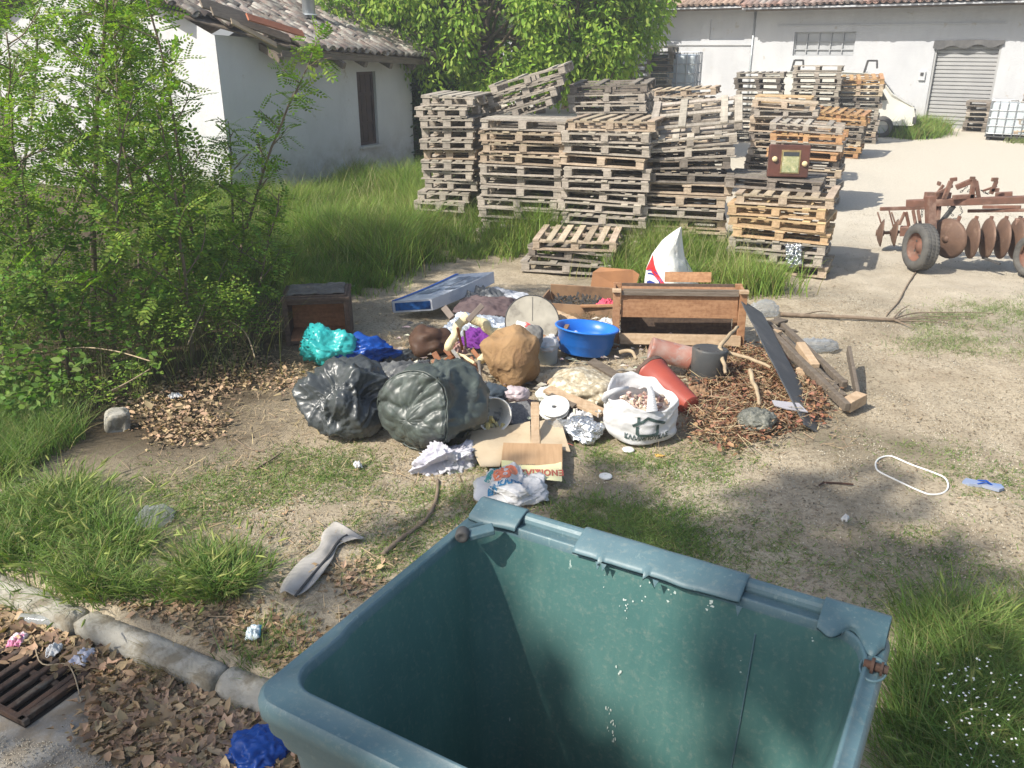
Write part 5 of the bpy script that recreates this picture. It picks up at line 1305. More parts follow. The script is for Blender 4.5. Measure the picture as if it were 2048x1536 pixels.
plank('long thin board lying behind the broken chair', at(1130, 598), at(1185, 601)+Vector((.05, .1, .03)), .07, .03, M_cratel)
# --- grey foam wedge, white disc lid, foil
p = at(1035, 858)
fo = thing('foam_block', 'dark grey speckled foam wedge right of the white bucket', 'foam block', (p.x, p.y+.12, .01), (R(30), 0, R(-10)))
b = MB(); P_ = [(-.12, -.02), (.10, -.14), (.13, .06), (.06, .17), (-.10, .13)]; b.add([(x, y, 0) for x, y in P_]+[(x, y, .06) for x, y in P_], [(4, 3, 2, 1, 0), (5, 6, 7, 8, 9)]+[(k, (k+1) % 5, 5+(k+1) % 5, 5+k) for k in range(5)]); b.build('foam', pmat('grey_foam', (0.17, 0.17, 0.17), (0.10, 0.10, 0.105), 60, .95, bump=.6, bscale=90), fo, bevel=.008)
p = at(1110, 848)
ld = thing('plastic_disc', 'white round plastic disc with central hole beside the pale stake', 'lid', (p.x, p.y+.10, .10), (R(22), R(-6), 0))
b = MB(); b.lathe([(.018, .0), (.11, .0), (.118, .004), (.12, .016), (.114, .02), (.106, .014), (.03, .014), (.02, .012), (.018, .0)], 44); b.build('lid_disc', M_wplas, ld, sm=True); b = MB(); b.disc(.02, .002, 16); b.build('lid_hole', M_dk, ld)
b = MB(); b.lathe([(.10, -.02), (.122, -.02), (.122, -.012), (.10, -.012)], 44, Matrix.Translation((-.008, -.006, 0))); b.build('lid_ring', M_wplas, ld)
p = at(1172, 885)
blobthing('foil_wad', 'crumpled shiny foil left of the white carrier bag', 'foil', (p.x, p.y+.13, .05), (.15, .13, .07), M_foil, 101, .25, 1.6, low=.5, squash=-.05)
blobthing('clear_cup_wrap', 'clear crumpled plastic wrap beside the round lid', 'plastic wrap', (at(1125, 872).x, 5.95, .05), (.12, .08, .05), M_clear, 104, .15, 2.6, sub=4)
blobthing('white_wrap', 'white and yellow crumpled wrapper behind the round lid', 'wrapper', (at(1100, 800).x, 6.5, .09), (.12, .08, .06), pmat('white_yellow_wrap', (0.66, 0.68, 0.62), (0.70, 0.62, 0.2), 6, .5, lo=.6, hi=.64), 106, .15, 2.4, sub=4)
blobthing('pink_film_wad', 'pinkish clear film wad above the white bucket', 'plastic wrap', (at(1032, 808).x, 6.45, .12), (.11, .08, .055), film('pinkish_film', (0.66, 0.56, 0.58)), 109, .15, 2.2, sub=4)
blobthing('dark_film_wad', 'dark bluish film wad above the white bucket', 'plastic wrap', (at(985, 803).x, 6.45, .12), (.13, .09, .07), film('dark_blue_film', (0.09, 0.115, 0.14)), 112, .15, 2.2, sub=4)
b = MB()
for k in range(60):
    p = at(rnd.uniform(1150, 1205), rnd.uniform(800, 865)); b.box((p.x, p.y+.1, .05+rnd.random()*.05), (rnd.uniform(.015, .05), rnd.uniform(.01, .03), .012), (rnd.random()*3, rnd.random()*3, rnd.random()*3))
tag(b.build('rubble_bits', pmat('mixed_bits', (0.50, 0.42, 0.33), (0.66, 0.62, 0.56), 5, .8, isl=.5, hue=.03)), 'loose mixed bits of rubbish between the round lid and the planks', 'rubble', kind='stuff')
# --- torn cardboard with red writing
def card(name, label, pts, mat, z=.03, thick=.008, seed=1, curl=.03):
    P0_ = [at(x, y) for x, y in pts]; c = sum(P0_, Vector())/len(P0_); t = thing(name, label, 'cardboard', (c.x, c.y, 0))
    me = polymesh([[(q.x-c.x, q.y-c.y) for q in P0_]])
    o = decal('card_panel', me, lambda x, y: Vector((x, y, z+curl*(.5+nz((x*3, y*3, 0), 1, seed)))), mat, t, cuts=.08); m = o.modifiers.new('s', 'SOLIDIFY'); m.thickness = thick
    return t, c, (lambda x, y, e=.007: Vector((x, y, z+curl*(.5+nz((x*3, y*3, 0), 1, seed))+e)))
M_card2 = pmat('pale_cardboard', (0.55, 0.45, 0.31), (0.48, 0.38, 0.255), 4, .9, c3=(0.38, 0.29, 0.19), s3=4, lo3=.6, hi3=.75)
c1_, cc, cf = card('torn_cardboard', 'large pale torn cardboard with red handwriting under the stake', [(945, 882), (1060, 862), (1062, 908), (1010, 912), (1000, 950), (962, 952), (938, 905)], M_card2, .05, seed=3)
def scribble(t, c, cf, px, py, lines, w, s_, rot=0):
    q = at(px, py); 
    L = [[(q.x-c.x+(x*math.cos(rot)-y*math.sin(rot))*s_, q.y-c.y+(x*math.sin(rot)+y*math.cos(rot))*s_) for x, y in l] for l in lines]
    decal('red_handwriting', strokes(L, w), lambda x, y: cf(x, y), M_red2, t, cuts=.02)
M_red2 = pmat('faded_red_marker', (0.50, 0.13, 0.09), None, 4, .7)
scribble(c1_, cc, cf, 1045, 896, [[(-.1, -.1), (-.05, .12), (0, .0), (.05, -.1)], [(-.05, .12), (.06, .03), (.09, .14), (.1, -.05)]], .008, .55)
c2_, cc2, cf2 = card('torn_cardboard', 'pale torn cardboard piece with red handwriting right of the stake', [(1079, 862), (1110, 856), (1125, 872), (1140, 918), (1082, 912)], M_card2, .05, seed=6)
sq = [[(0, .12), (.06, .16), (.1, .1), (.16, .13)], [(0, .05), (.05, .08), (.04, .0), (.1, .03), (.12, .09)], [(.02, -.05), (.08, -.02), (.07, -.1), (.0, -.12)], [(.12, -.02), (.18, -.06), (.13, -.1)], [(.03, .22), (.03, .17), (.09, .17), (.09, .22)], [(.12, .23), (.12, .18)], [(.2, -.1), (.25, -.15)]]
scribble(c2_, cc2, cf2, 1090, 892, sq, .007, .8)
c3_, cc3, cf3 = card('sign_strip', 'cardboard strip with yellow for-rent sticker printed in red lying upside down', [(1007, 908), (1124, 912), (1124, 966), (1082, 962), (1002, 955)], pmat('corrugated_brown_card', (0.46, 0.30, 0.17), (0.38, 0.24, 0.13), 3, .9, stretch=(14, 1, 1)), .085, seed=9, curl=.012)
def loc3(px, py): q = at(px, py, .085); return (q.x-cc3.x, q.y-cc3.y)
M_yel = pmat('pale_yellow_sticker', (0.70, 0.66, 0.33), (0.72, 0.69, 0.42), 4, .5)
st_ = [loc3(*q) for q in ((1003, 957), (1003, 924), (1026, 926), (1030, 934), (1075, 936), (1110, 932), (1123, 928), (1124, 966), (1082, 962))]
decal('yellow_sticker', polymesh([st_]), lambda x, y: cf3(x, y, .009), M_yel, c3_, cuts=.05)
ctr = loc3(1062, 949)
decal('red_lettering', textmesh('ΕΝΟΙΚΙΑΖΕΤΑΙ', .105, .003), lambda x, y: cf3(ctr[0]-x*.62, ctr[1]-y, .013), M_red2, c3_, cuts=.05)
for yy, sz in ((930, .018),):
    c4 = loc3(1050, 935); decal('small_print', textmesh('i n ı u l · ı l ı i n', .022, .0005), lambda x, y: cf3(c4[0]-x, c4[1]-y, .013), M_ink, c3_)
# --- crumpled supermarket bags in front
p = at(893, 950)
o, _ = blobthing('crumpled_bag', 'crumpled white and lilac plastic bag in front of the round ended refuse bag', 'plastic bag', (p.x, p.y+.17, .06), (.23, .13, .10), film('lilac_white_film', (0.62, 0.60, 0.68), (0.70, 0.70, 0.72), c3=(0.30, 0.27, 0.46), s3=5, lo3=.6, hi3=.66), 131, .24, 1.2, low=.7, squash=-.05, oct=5, film=True, sub=6, rot=(R(14), R(-6), R(32)))
o2, _ = None, None
pb = at(1022, 1012); sb = thing('shopping_bag', 'white shopping bag with orange fruit print and blue lettering beside the container rim', 'shopping bag', (pb.x, pb.y+.16, .0), (0, 0, R(-8)))
def bshape(n): return Vector((n.x*(1-.15*n.y), n.y, n.z*(1-.2*abs(n.x))))
mbb = blobmb((0, 0, .075), (.215, .19, .095), 141, .13, 1.1, 6, .55, -.06, bshape, 5, True); mbb.build('bag_body', M_whitef, sb, sm=True)
bv2 = bvh_of(mbb); cs2 = caster(bv2, (-.03, -.01, .09), (1, 0, 0), (0, .85, .5), (0, .5, -.86), .005)
M_or = pmat('orange_print', (0.66, 0.17, 0.09), (0.70, 0.27, 0.15), 14, .5); M_bp = pmat('blue_lettering_print', (0.04, 0.19, 0.36), None, 4, .5); M_gp = pmat('green_blue_print', (0.05, 0.28, 0.30), None, 4, .5)
def disc_poly(cx, cy, r, n=18): return [(cx+r*math.cos(2*math.pi*k/n), cy+r*math.sin(2*math.pi*k/n)) for k in range(n)]
decal('fruit_print', polymesh([disc_poly(-.045, .03, .045), disc_poly(.03, .055, .042), disc_poly(-.04, -.02, .04), disc_poly(.005, .0, .035)]), lambda x, y: cs2(x, y), M_or, sb, cuts=.02)
for q_ in ((-.05, -.012, .014), (.0, .045, .016), (.0, .004, .016)): decal('fruit_highlight', polymesh([disc_poly(*q_)]), lambda x, y: cs2(x, y)+Vector((0, -.001, .003)), M_whitef, sb, cuts=.02)
decal('lettering', textmesh('ΕΛ.Κ.Α.Πα', .055, .004, shear=.3), lambda x, y: cs2(x*.9*math.cos(.42)-y*math.sin(.42)-.0, x*.9*math.sin(.42)+y*math.cos(.42)-.085), M_bp, sb, cuts=.02)
decal('upper_lettering', textmesh('φρο τα', .04, .004), lambda x, y: cs2(x*math.cos(.9)-y*math.sin(.9)-.10, x*math.sin(.9)+y*math.cos(.9)+.045), M_gp, sb, cuts=.02)
# --- leaning black panel and broken pallet
plank('long black panel leaning on the right end of the crate', atd(1502, 612, 7.85), atd(1636, 866, 5.9), .30, .012, pmat('black_panel', (0.055, 0.06, 0.065), (0.08, 0.085, 0.09), 6, .5, c3=(0.14, 0.13, 0.12), s3=4), cat='panel', up=(.55, -.3, .75))
wk = thing('broken_pallet', 'broken weathered pallet frame propped against the right end of the crate', 'broken pallet', (at(1640, 780).x, 6.9, 0))
def wp(px, py, y): return atd(px, py, y)-wk.location
for nm, a, c, w, t in (('side_rail', (1515, 640, 8.0), (1695, 815, 6.2), .05, .07), ('side_rail', (1552, 640, 8.2), (1690, 770, 6.75), .05, .06), ('cross_block', (1528, 680, 7.6), (1556, 668, 7.75), .09, .09), ('cross_block', (1600, 690, 7.4), (1630, 735, 7.0), .08, .07), ('cross_block', (1600, 748, 6.95), (1628, 735, 7.1), .09, .09), ('cross_block', (1690, 812, 6.25), (1722, 795, 6.4), .10, .09), ('slat', (1697, 700, 7.3), (1718, 808, 6.38), .03, .09), ('slat', (1560, 690, 7.4), (1615, 745, 7.0), .06, .02), ('slat', (1508, 625, 8.0), (1520, 672, 7.7), .06, .02), ('slat', (1548, 645, 8.05), (1568, 640, 8.15), .10, .03), ('slat', (1535, 655, 7.9), (1592, 662, 8.0), .07, .02), ('slat', (1555, 690, 7.55), (1622, 700, 7.6), .07, .02), ('slat', (1585, 722, 7.2), (1648, 733, 7.25), .08, .02), ('slat', (1640, 775, 6.7), (1690, 760, 6.9), .07, .02), ('side_rail', (1535, 645, 8.05), (1690, 795, 6.5), .04, .05)):
    b = MB(); b.bar(wp(*a), wp(*c), w, t); b.build(nm, M_oldwood if nm != 'cross_block' else M_cratel, wk, bevel=.005)
# --- small bits on the right of the heap
p = at(1517, 880); blobthing('dark_wad', 'round dark shiny wad of netting in the straw', 'netting', (p.x, p.y+.10, .12), (.14, .12, .085), pmat('dark_net', (0.10, 0.105, 0.09), (0.20, 0.20, 0.17), 30, .35, bump=1, bscale=60), 151, .12, 3, sub=5, squash=-.04)
p = at(1577, 850); b = MB(); P_ = [(-.13, .05), (.08, .05), (.13, -.06), (-.03, -.05), (-.12, -.02)]; b.add([(x, y, 0) for x, y in P_], [tuple(range(5))]); o = b.build('grey_plate', pmat('grey_card', (0.36, 0.35, 0.37), None, 4, .5), loc=(p.x, p.y+.03, .15), rot=(R(12), R(5), R(-5)), solid=.008); tag(o, 'flat grey plastic plate lying in the straw by the black panel', 'plastic plate')
for lab, px, py, r_, sd in (('clear plastic bag at the right end of the wooden crate', 1530, 632, (.15, .12, .09), 161), ('clear plastic bag on the bare ground behind the broken pallet', 1632, 700, (.22, .11, .05), 163), ('crumpled clear plastic in the barley grass by the kerb', 306, 1050, (.10, .12, .05), 165)):
    p = at(px, py); blobthing('clear_bag', lab, 'plastic bag', (p.x, p.y+.03, r_[2]*.7), r_, M_clear, sd, .16, 2.2, squash=-r_[2]*.6, group='clear plastic bags')
p = at(1640, 548, .35); drape('torn_wrap', 'torn silver wrap hanging on the nearest pallet stack corner', 'plastic wrap', (p.x+.03, 10.65, .28), .22, .3, M_foil, 167, .07, 0, .2, tilt=(R(70), 0), n=24)
# white strap loop on the dirt
L = [at(x, y, .012) for x, y in ((1752, 925), (1762, 917), (1783, 915), (1820, 930), (1875, 950), (1892, 960), (1896, 975), (1885, 986), (1862, 988), (1840, 981), (1790, 958), (1760, 944), (1752, 936))]
def smoothloop(P, n=4, closed=True):
    out = []; N = len(P)
    for i in range(N if closed else N-1):
        p0, p1, p2, p3 = P[(i-1) % N] if closed or i else P[0], P[i], P[(i+1) % N], P[(i+2) % N] if closed or i+2 < N else P[-1]
        for k in range(n):
            t = k/n; out.append(.5*((2*p1)+(p2-p0)*t+(2*p0-5*p1+4*p2-p3)*t*t+(3*p1-p0-3*p2+p3)*t**3))
    if not closed: out.append(P[-1])
    return out
def groundit(P, e=.008): return [Vector((p.x, p.y, gz(p.x, p.y)+e)) for p in P]
b = MB(); b.tube(groundit(smoothloop(L)), .0065, 8, closed=True); tag(b.build('strap_loop', M_wplas, sm=True), 'white plastic band loop lying flat on the dirt right', 'band')
b = MB(); p = at(1963, 975); Pq = [(-.12, -.03), (-.10, .035), (.0, .03), (.11, .045), (.13, 0), (.10, -.045), (0, -.028), (-.08, -.05)]; b.add([(x, y, 0) for x, y in Pq], [tuple(range(8))[::-1]])
sandal = thing('flip_flop', 'blue flip flop sandal lying on the dirt at the right edge', 'sandal', (p.x, p.y, gz(p.x, p.y)+.015), (0, 0, R(-28))); b.build('sole', pmat('blue_rubber', (0.14, 0.22, 0.42), (0.35, 0.36, 0.38), 3, .7), sandal, solid=.02)
b = MB(); b.tube([(-.03, .03, .01), (.02, .01, .03), (.06, 0, .008), (.02, -.01, .03), (-.03, -.03, .01)], .005, 6); b.build('strap', M_blue, sandal)
for lab, px, py in (('white round cap lying on the dirt in front of the carrier bag', 1211, 956), ('white round cap touching the foot of the carrier bag', 1257, 899)):
    p = at(px, py); b = MB(); b.lathe([(0, .010), (.038, .010), (.045, .006), (.047, 0), (.044, -.004)], 24); tag(b.build('plastic_round', M_wplas, loc=(p.x, p.y, gz(p.x, p.y)+.012), sm=True), lab, 'cap', 'white round caps on the dirt')
L = groundit([at(x, y) for x, y in ((1638, 976), (1646, 970), (1680, 971), (1706, 973))], .012); b = MB(); b.tube(L, .007, 6); tag(b.build('iron_rod', M_rust), 'thin dark iron rod on the shaded dirt in front of the heap', 'rod')
p = at(1320, 913); b = MB(); b.grid(6, 6, lambda u, v: Vector(((u-.5)*.07, (v-.5)*.05, .012+.02*nz((u*2, v*2, 0), 1, 5)))); tag(b.build('yellow_leaf', pmat('yellow_dry_leaf', (0.55, 0.33, 0.09)), loc=(p.x, p.y, gz(p.x, p.y)), solid=.002), 'single yellow dry leaf on the dirt before the carrier bag', 'leaf')
# --- litter at the lower left
blobthing('blue_film', 'blue plastic film under the left corner of the container', 'plastic film', (at(520, 1515, -.1).x-.02, at(520, 1515, -.1).y+.03, -.10), (.13, .12, .07), M_blue, 171, .18, 2.2)
p = at(82, 1243, -.1)
bt = thing('plastic_bottle', 'clear crushed plastic bottle lying against the kerb above the drain grate', 'bottle', (p.x, p.y, -.095), (0, R(90), R(-8)))
b = MB(); b.lathe([(0, -.12), (.03, -.12), (.034, -.10), (.031, -.06), (.034, -.04), (.030, -.01), (.034, .02), (.033, .06), (.014, .10), (.013, .12), (0, .12)], 24, wob=lambda v: v*(1+.14*nz(v, 24, 3))); b.build('bottle_wall', film('bottle_plastic', (0.62, 0.66, 0.67), None, .12, .3, .55, .5), bt, sm=True)
b = MB(); b.lathe([(.016, .115), (.016, .135), (0, .135)], 14); b.build('bottle_cap', M_navy, bt)
for lab, cat, px, py, w, d, m, sd in (('pink and white candy wrapper on the drain grate', 'wrapper', 38, 1290, .10, .08, pmat('pink_wrap', (0.62, 0.22, 0.36), (0.74, 0.62, 0.68), 9, .3, lo=.45, hi=.5), 181), ('white foil crisp packet among the dry leaves by the grate', 'wrapper', 170, 1322, .12, .09, pmat('white_wrap2', (0.66, 0.66, 0.70), (0.4, 0.4, 0.5), 9, .3), 183),
        ('small white tissue shred on the drain grate', 'paper', 110, 1312, .08, .07, PP, 185), ('torn blue and white wrapper on the dirt behind the kerb', 'wrapper', 508, 1276, .10, .07, pmat('blue_white_wrap', (0.62, 0.70, 0.72), (0.07, 0.36, 0.55), 7, .4, lo=.5, hi=.56), 187), ('small white paper near the refuse bag foot', 'paper', 716, 937, .07, .05, PP, 189), ('white scrap in the grass behind the cabinet', 'paper', 680, 578, .35, .25, M_whitef, 191), ('white scrap at the foot of the bush', 'paper', 352, 800, .09, .10, PP, 193), ('white shred on the dirt right of the container', 'paper', 1688, 1050, .05, .04, PP, 195)):
    z = -.12 if py > 1280 and px < 300 else 0.0; p = at(px, py, z)
    drape('litter_scrap', lab, cat, (p.x, p.y, gz(p.x, p.y)+.012 if z == 0 else -.115), w, d, m, sd, .03, .01, rnd.uniform(0, 6), n=18, f=1.0)
# grey fabric strip on the dirt
P_ = [at(x, y) for x, y in ((578, 1198), (640, 1120), (668, 1080), (700, 1062))]
mb = MB(); SP = smoothloop(P_, 12, False)
def strf(u, v):
    i = min(len(SP)-2, int(u*(len(SP)-1))); f = u*(len(SP)-1)-i; c = SP[i].lerp(SP[i+1], f); d = (SP[i+1]-SP[i]).normalized(); nn = Vector((-d.y, d.x, 0)); w = .05+.07*u+.03*math.sin(u*9)
    return Vector((c.x, c.y, 0))+nn*(v-.5)*w*2+Vector((0, 0, gz(c.x, c.y)+.03+.025*nz((u*5, v*2.2, 0), 1, 3)))
mb.grid(50, 10, strf); tag(mb.build('fabric_strip', pmat('grey_fabric', (0.40, 0.38, 0.35), (0.30, 0.285, 0.26), 9, .9), sm=True, solid=.004), 'long grey fabric strip lying on the dirt left of the container', 'fabric')
mb = MB(); mb.tube([p+Vector((.04, -.02, gz(p.x, p.y)+.03)) for p in SP[:30]], .008, 6); tag(mb.build('black_pipe', M_dk), 'thin black pipe lying along the grey fabric strip', 'pipe')
# stone at the bush foot
p = at(228, 868); blobthing('stone', 'pale rough building stone at the foot of the bushes', 'stone', (p.x, p.y+.08, .07), (.10, .09, .11), M_conc, 201, .05, 1.4, sub=5, low=.2, rot=(0, R(8), .4), shape=lambda n: Vector([math.copysign(abs(c)**.45, c) for c in n])*.85)
# sticks and branches
M_bark = pmat('dry_bark', (0.24, 0.185, 0.135), (0.16, 0.12, 0.085), 14, .9, bump=.5)
M_bare = pmat('peeled_stick', (0.42, 0.33, 0.215), (0.30, 0.23, 0.15), 12, .8)
def stick(label, pts, r0, r1, mat=M_bark, z=.012, name='stick', n=6, zs=None, street=False):
    P = [at(x, y, (zs[i] if zs else 0)) for i, (x, y) in enumerate(pts)]
    P = smoothloop(P, n, False)
    P = [Vector((q.x, q.y, (gz(q.x, q.y) if not street else -.125)+z+(q.z if zs else 0))) for q in P]
    b = MB(); b.tube(P, [r0+(r1-r0)*i/(len(P)-1) for i in range(len(P))], 7); o = b.build(name, mat, sm=True); 
    return tag(o, label, 'stick') if label else o
stick('long curved grey stick under the lilac bag', [(876, 960), (872, 1000), (850, 1040), (800, 1075), (765, 1105)], .012, .016)
stick('bent peeled stick pointing at the harrow wheel', [(1835, 541), (1815, 570), (1795, 605), (1772, 634)], .012, .006, M_bark, .012)
stick('long stick lying on the street at the bottom edge', [(210, 1536), (300, 1512), (400, 1498), (520, 1484)], .008, .006, M_bark, .02, street=True)
stick('short dark stick on the dirt below the refuse bags', [(512, 940), (540, 922), (562, 906)], .008, .005, M_bark)
stick('pale twig on the dirt right of the grey fabric strip', [(722, 1092), (750, 1108), (790, 1130)], .005, .003, M_bare)
stick('thin pale twig arching over the grate', [(60, 1185), (70, 1290), (130, 1300), (155, 1370)], .004, .003, M_bare, .03, street=True)
stick('small stick between the bushes and the grey refuse bag', [(470, 880), (500, 900), (530, 905)], .006, .004, M_bark)
# big branch on the dirt: trunk + twigs
br = thing('fallen_branch', 'long bare fallen branch with forked twigs on the dirt by the harrow', 'branch', (at(1760, 640).x, at(1760, 640).y, 0))
def brp(pts, r0, r1, nm):
    P = smoothloop([at(x, y, 0.0) for x, y in pts], 6, False); P = [Vector((q.x-br.location.x, q.y-br.location.y, .03+.01*nz(q, 2, 1))) for q in P]
    b = MB(); b.tube(P, [r0+(r1-r0)*i/(len(P)-1) for i in range(len(P))], 7); b.build(nm, M_bark, br, sm=True)
brp([(1560, 634), (1640, 637), (1720, 642), (1790, 645)], .024, .017, 'limb')
for pts in ([(1785, 643), (1830, 631), (1900, 630), (1985, 632)], [(1788, 645), (1850, 638), (1940, 638)], [(1788, 646), (1840, 648), (1895, 652)], [(1790, 646), (1812, 655), (1830, 662)], [(1785, 643), (1800, 626), (1818, 615)], [(1800, 645), (1850, 642), (1905, 647)], [(1600, 635), (1640, 628), (1665, 631)]): brp(pts, .010, .003, 'twig')
# crooked roots in the heap
for lab, pts in (('crooked peeled branch rising in front of the crate', [(1437, 705, 7.0), (1450, 680, 7.1), (1470, 660, 7.3), (1478, 654, 7.4)]), ('knotty pale root beside the black pot', [(1440, 700, 7.0), (1447, 725, 6.8), (1452, 748, 6.65)]), ('forked dry root behind the black pot', [(1400, 708, 7.1), (1450, 704, 7.05), (1510, 722, 6.9), (1540, 735, 6.8)]), ('dark stake pointing down in the dry leaves', [(1500, 740, 6.7), (1510, 775, 6.45), (1520, 808, 6.2)]), ('thin broken root above the blue tub', [(1240, 706, 7.3), (1262, 702, 7.25), (1275, 715, 7.1)])):
    b = MB(); P = smoothloop([atd(*q) for q in pts], 8, False); P = [q+Vector((nz(q, 9, 1), nz(q, 9, 2), nz(q, 9, 3)))*.02 for q in P]; b.tube(P, [.021-.008*i/len(P) for i in range(len(P))], 8); tag(b.build('root', M_bare, sm=True), lab, 'root')

# --- more of the tangle between the big things
M_gfilm = film('grey_film', (0.16, 0.165, 0.165), (0.11, 0.115, 0.12), .35, .15)
extra = [('film_sheet', 'grey plastic film sheet spread behind the round ended refuse bag', 'plastic film', 812, 752, .50, .34, M_gfilm, 301, .05, .05, 15, 0),
 ('film_sheet', 'black plastic film edge sticking out behind the deep blue bag', 'plastic film', 800, 722, .42, .14, M_bag, 303, .05, .03, 30, 0),
 ('cardboard_scrap', 'flat brown cardboard under the broken chair', 'cardboard', 905, 742, .34, .26, M_card, 305, .03, .05, -20, 0),
 ('cloth', 'dark grey rag between the white bucket and the sack', 'cloth', 965, 800, .26, .2, M_grf, 307, .05, .05, 10, .05),
 ('cloth', 'pinkish rag under the chair legs', 'cloth', 912, 722, .2, .14, pmat('pinkish_rag', (0.46, 0.30, 0.26), (0.36, 0.22, 0.20), 8, .9), 309, .05, .06, 40, .06),
 ('film_sheet', 'pale film sheet between the round board and the chair', 'plastic film', 985, 648, .34, .2, M_whitef, 311, .05, .05, -30, .12),
 ('film_sheet', 'clear torn film in front of the purple cloth', 'plastic film', 945, 690, .24, .18, M_clear, 313, .06, .03, 10, .10),
 ('cardboard_scrap', 'grey brown cardboard half under the straw sack', 'cardboard', 1100, 760, .30, .2, M_card2, 315, .03, .03, 25, .02),
 ('film_sheet', 'white film lying between the foil and the planks', 'plastic film', 1160, 845, .22, .15, M_whitef, 317, .04, .03, -15, .03),
 ('cloth', 'brown rag on the dry roots left of the black pot', 'cloth', 1395, 800, .22, .16, M_tray, 319, .05, .04, 5, .03),
 ('film_sheet', 'dark film under the front of the straw sack', 'plastic film', 1130, 832, .26, .14, M_gfilm, 321, .04, .03, -10, .01),
 ('cardboard_scrap', 'tan cardboard flap in front of the straw sack', 'cardboard', 1118, 792, .2, .12, M_card, 323, .03, .03, -35, .10),
 ('cloth', 'grey white rag right behind the white bucket', 'cloth', 1010, 838, .22, .14, PP, 325, .05, .03, 30, .03),
 ('film_sheet', 'large pale crumpled sheet between printed box and round board', 'plastic film', 1010, 612, .6, .3, pmat('pale_blue_sheet', (0.45, 0.47, 0.50), (0.36, 0.38, 0.42), 6, .5), 327, .05, .05, -25, .06),
 ('film_sheet', 'dark brown sheet under the bedside cabinet corner', 'plastic film', 720, 700, .4, .25, M_tray, 329, .03, .02, 10, 0)]
for nm, lab, cat, px, py, w_, d_2, m, sd, amp, rise, rz, zz in extra:
    p = at(px, py); drape(nm, lab, cat, (p.x, p.y, zz+gz(p.x, p.y)), w_, d_2, m, sd, amp, rise, R(rz), f=1.1, n=30, tilt=(R(rnd.uniform(0, 14)), R(rnd.uniform(-10, 10))))
for lab, a, c, w_, t_, m in (('orange brown slat left of the chair wreck', (862, 745, 7.0), (905, 712, 7.3), .05, .02, M_chw), ('thin pale lath lying over the grey film', (800, 768, 6.7), (870, 738, 7.1), .03, .015, M_cratel),
    ('short brown lath behind the sack', (1040, 690, 7.6), (1090, 672, 7.7), .04, .02, M_crate), ('broken lath in front of the chair', (905, 765, 6.7), (948, 735, 6.9), .03, .02, M_oldwood), ('thin dark lath crossing the dry roots', (1420, 830, 6.3), (1500, 790, 6.6), .03, .015, M_oldwood),
    ('pale splinter board under the leaning panel', (1500, 770, 6.7), (1560, 800, 6.45), .05, .015, M_cratel), ('brown lath between tub and round board', (1105, 700, 7.5), (1135, 650, 7.9), .04, .02, M_tray)):
    plank(lab, atd(*a), atd(*c), w_, t_, m, name='lath', cat='lath')
b = MB()
for k in range(420):
    px, py = rnd.uniform(770, 1380), rnd.uniform(650, 870); 
    if py > 760 and px < 960: continue
    p = at(px, py); s_ = rnd.uniform(.012, .05); L = [Vector((rnd.gauss(0, s_), rnd.gauss(0, s_), rnd.gauss(0, s_*.3))) for _ in range(4)]
    z = gz(p.x, p.y)+rnd.uniform(.01, .09); c_ = Vector((p.x, p.y, z)); b.add([c_+Vector((s_, 0, 0))+L[0]*.3, c_+Vector((0, s_, .01))+L[1]*.3, c_-Vector((s_, 0, 0))+L[2]*.3, c_-Vector((0, s_, -.01))+L[3]*.3], [(0, 1, 2, 3)])
tag(b.build('rubbish_bits', pmat('mixed_rubbish', (0.46, 0.42, 0.36), (0.20, 0.17, 0.14), 3, .8, isl=.6, hue=.12)), 'small mixed scraps strewn through the rubbish heap', 'rubbish', kind='stuff')
# ---------------------------------------------------------------- rusty disc harrow on the right
HY = 11.2
hw = thing('disc_harrow', 'rusty red disc harrow on rubber wheels parked on pale gravel', 'harrow', (at(1900, 540).x, HY, 0))
M_hr = pmat('faded_red_paint', (0.20, 0.095, 0.065), (0.13, 0.075, 0.055), 6, .7, bump=.3, c3=(0.26, 0.17, 0.13), s3=5, lo3=.5, hi3=.65)
M_hb = pmat('rusty_disc', (0.165, 0.10, 0.07), (0.12, 0.075, 0.055), 7, .6, metal=.2, bump=.3, c3=(0.27, 0.19, 0.14), s3=4)
def hp(px, py, y=HY): return atd(px, py, y)-hw.location
def hbar(nm, a, c, w, t, m=M_hr, up=(0, -1, 0)):
    b = MB(); b.bar(hp(*a), hp(*c), w, t, up); return b.build(nm, m, hw, bevel=.006)
hbar('main_beam', (1812, 407, 11.7), (2140, 396, 11.0), .09, .10)
hbar('rear_beam', (1760, 418, 12.3), (1855, 415, 12.2), .05, .04)
hbar('upright', (1860, 392, 11.25), (1862, 462, 11.2), .10, .13)
hbar('upright', (1878, 405, 11.6), (1873, 462, 11.5), .05, .06)
hbar('tool_bar', (1965, 414, 11.3), (2042, 414, 11.0), .04, .035)
hbar('tool_bar', (1935, 422, 11.5), (2080, 420, 11.1), .04, .04)
hbar('top_beam', (1850, 392, 11.6), (1900, 392, 11.6), .10, .08)
hbar('top_beam', (1990, 393, 11.6), (2025, 391, 11.5), .10, .07)
hbar('lower_beam', (2030, 445, 11.0), (2140, 445, 10.8), .10, .10)
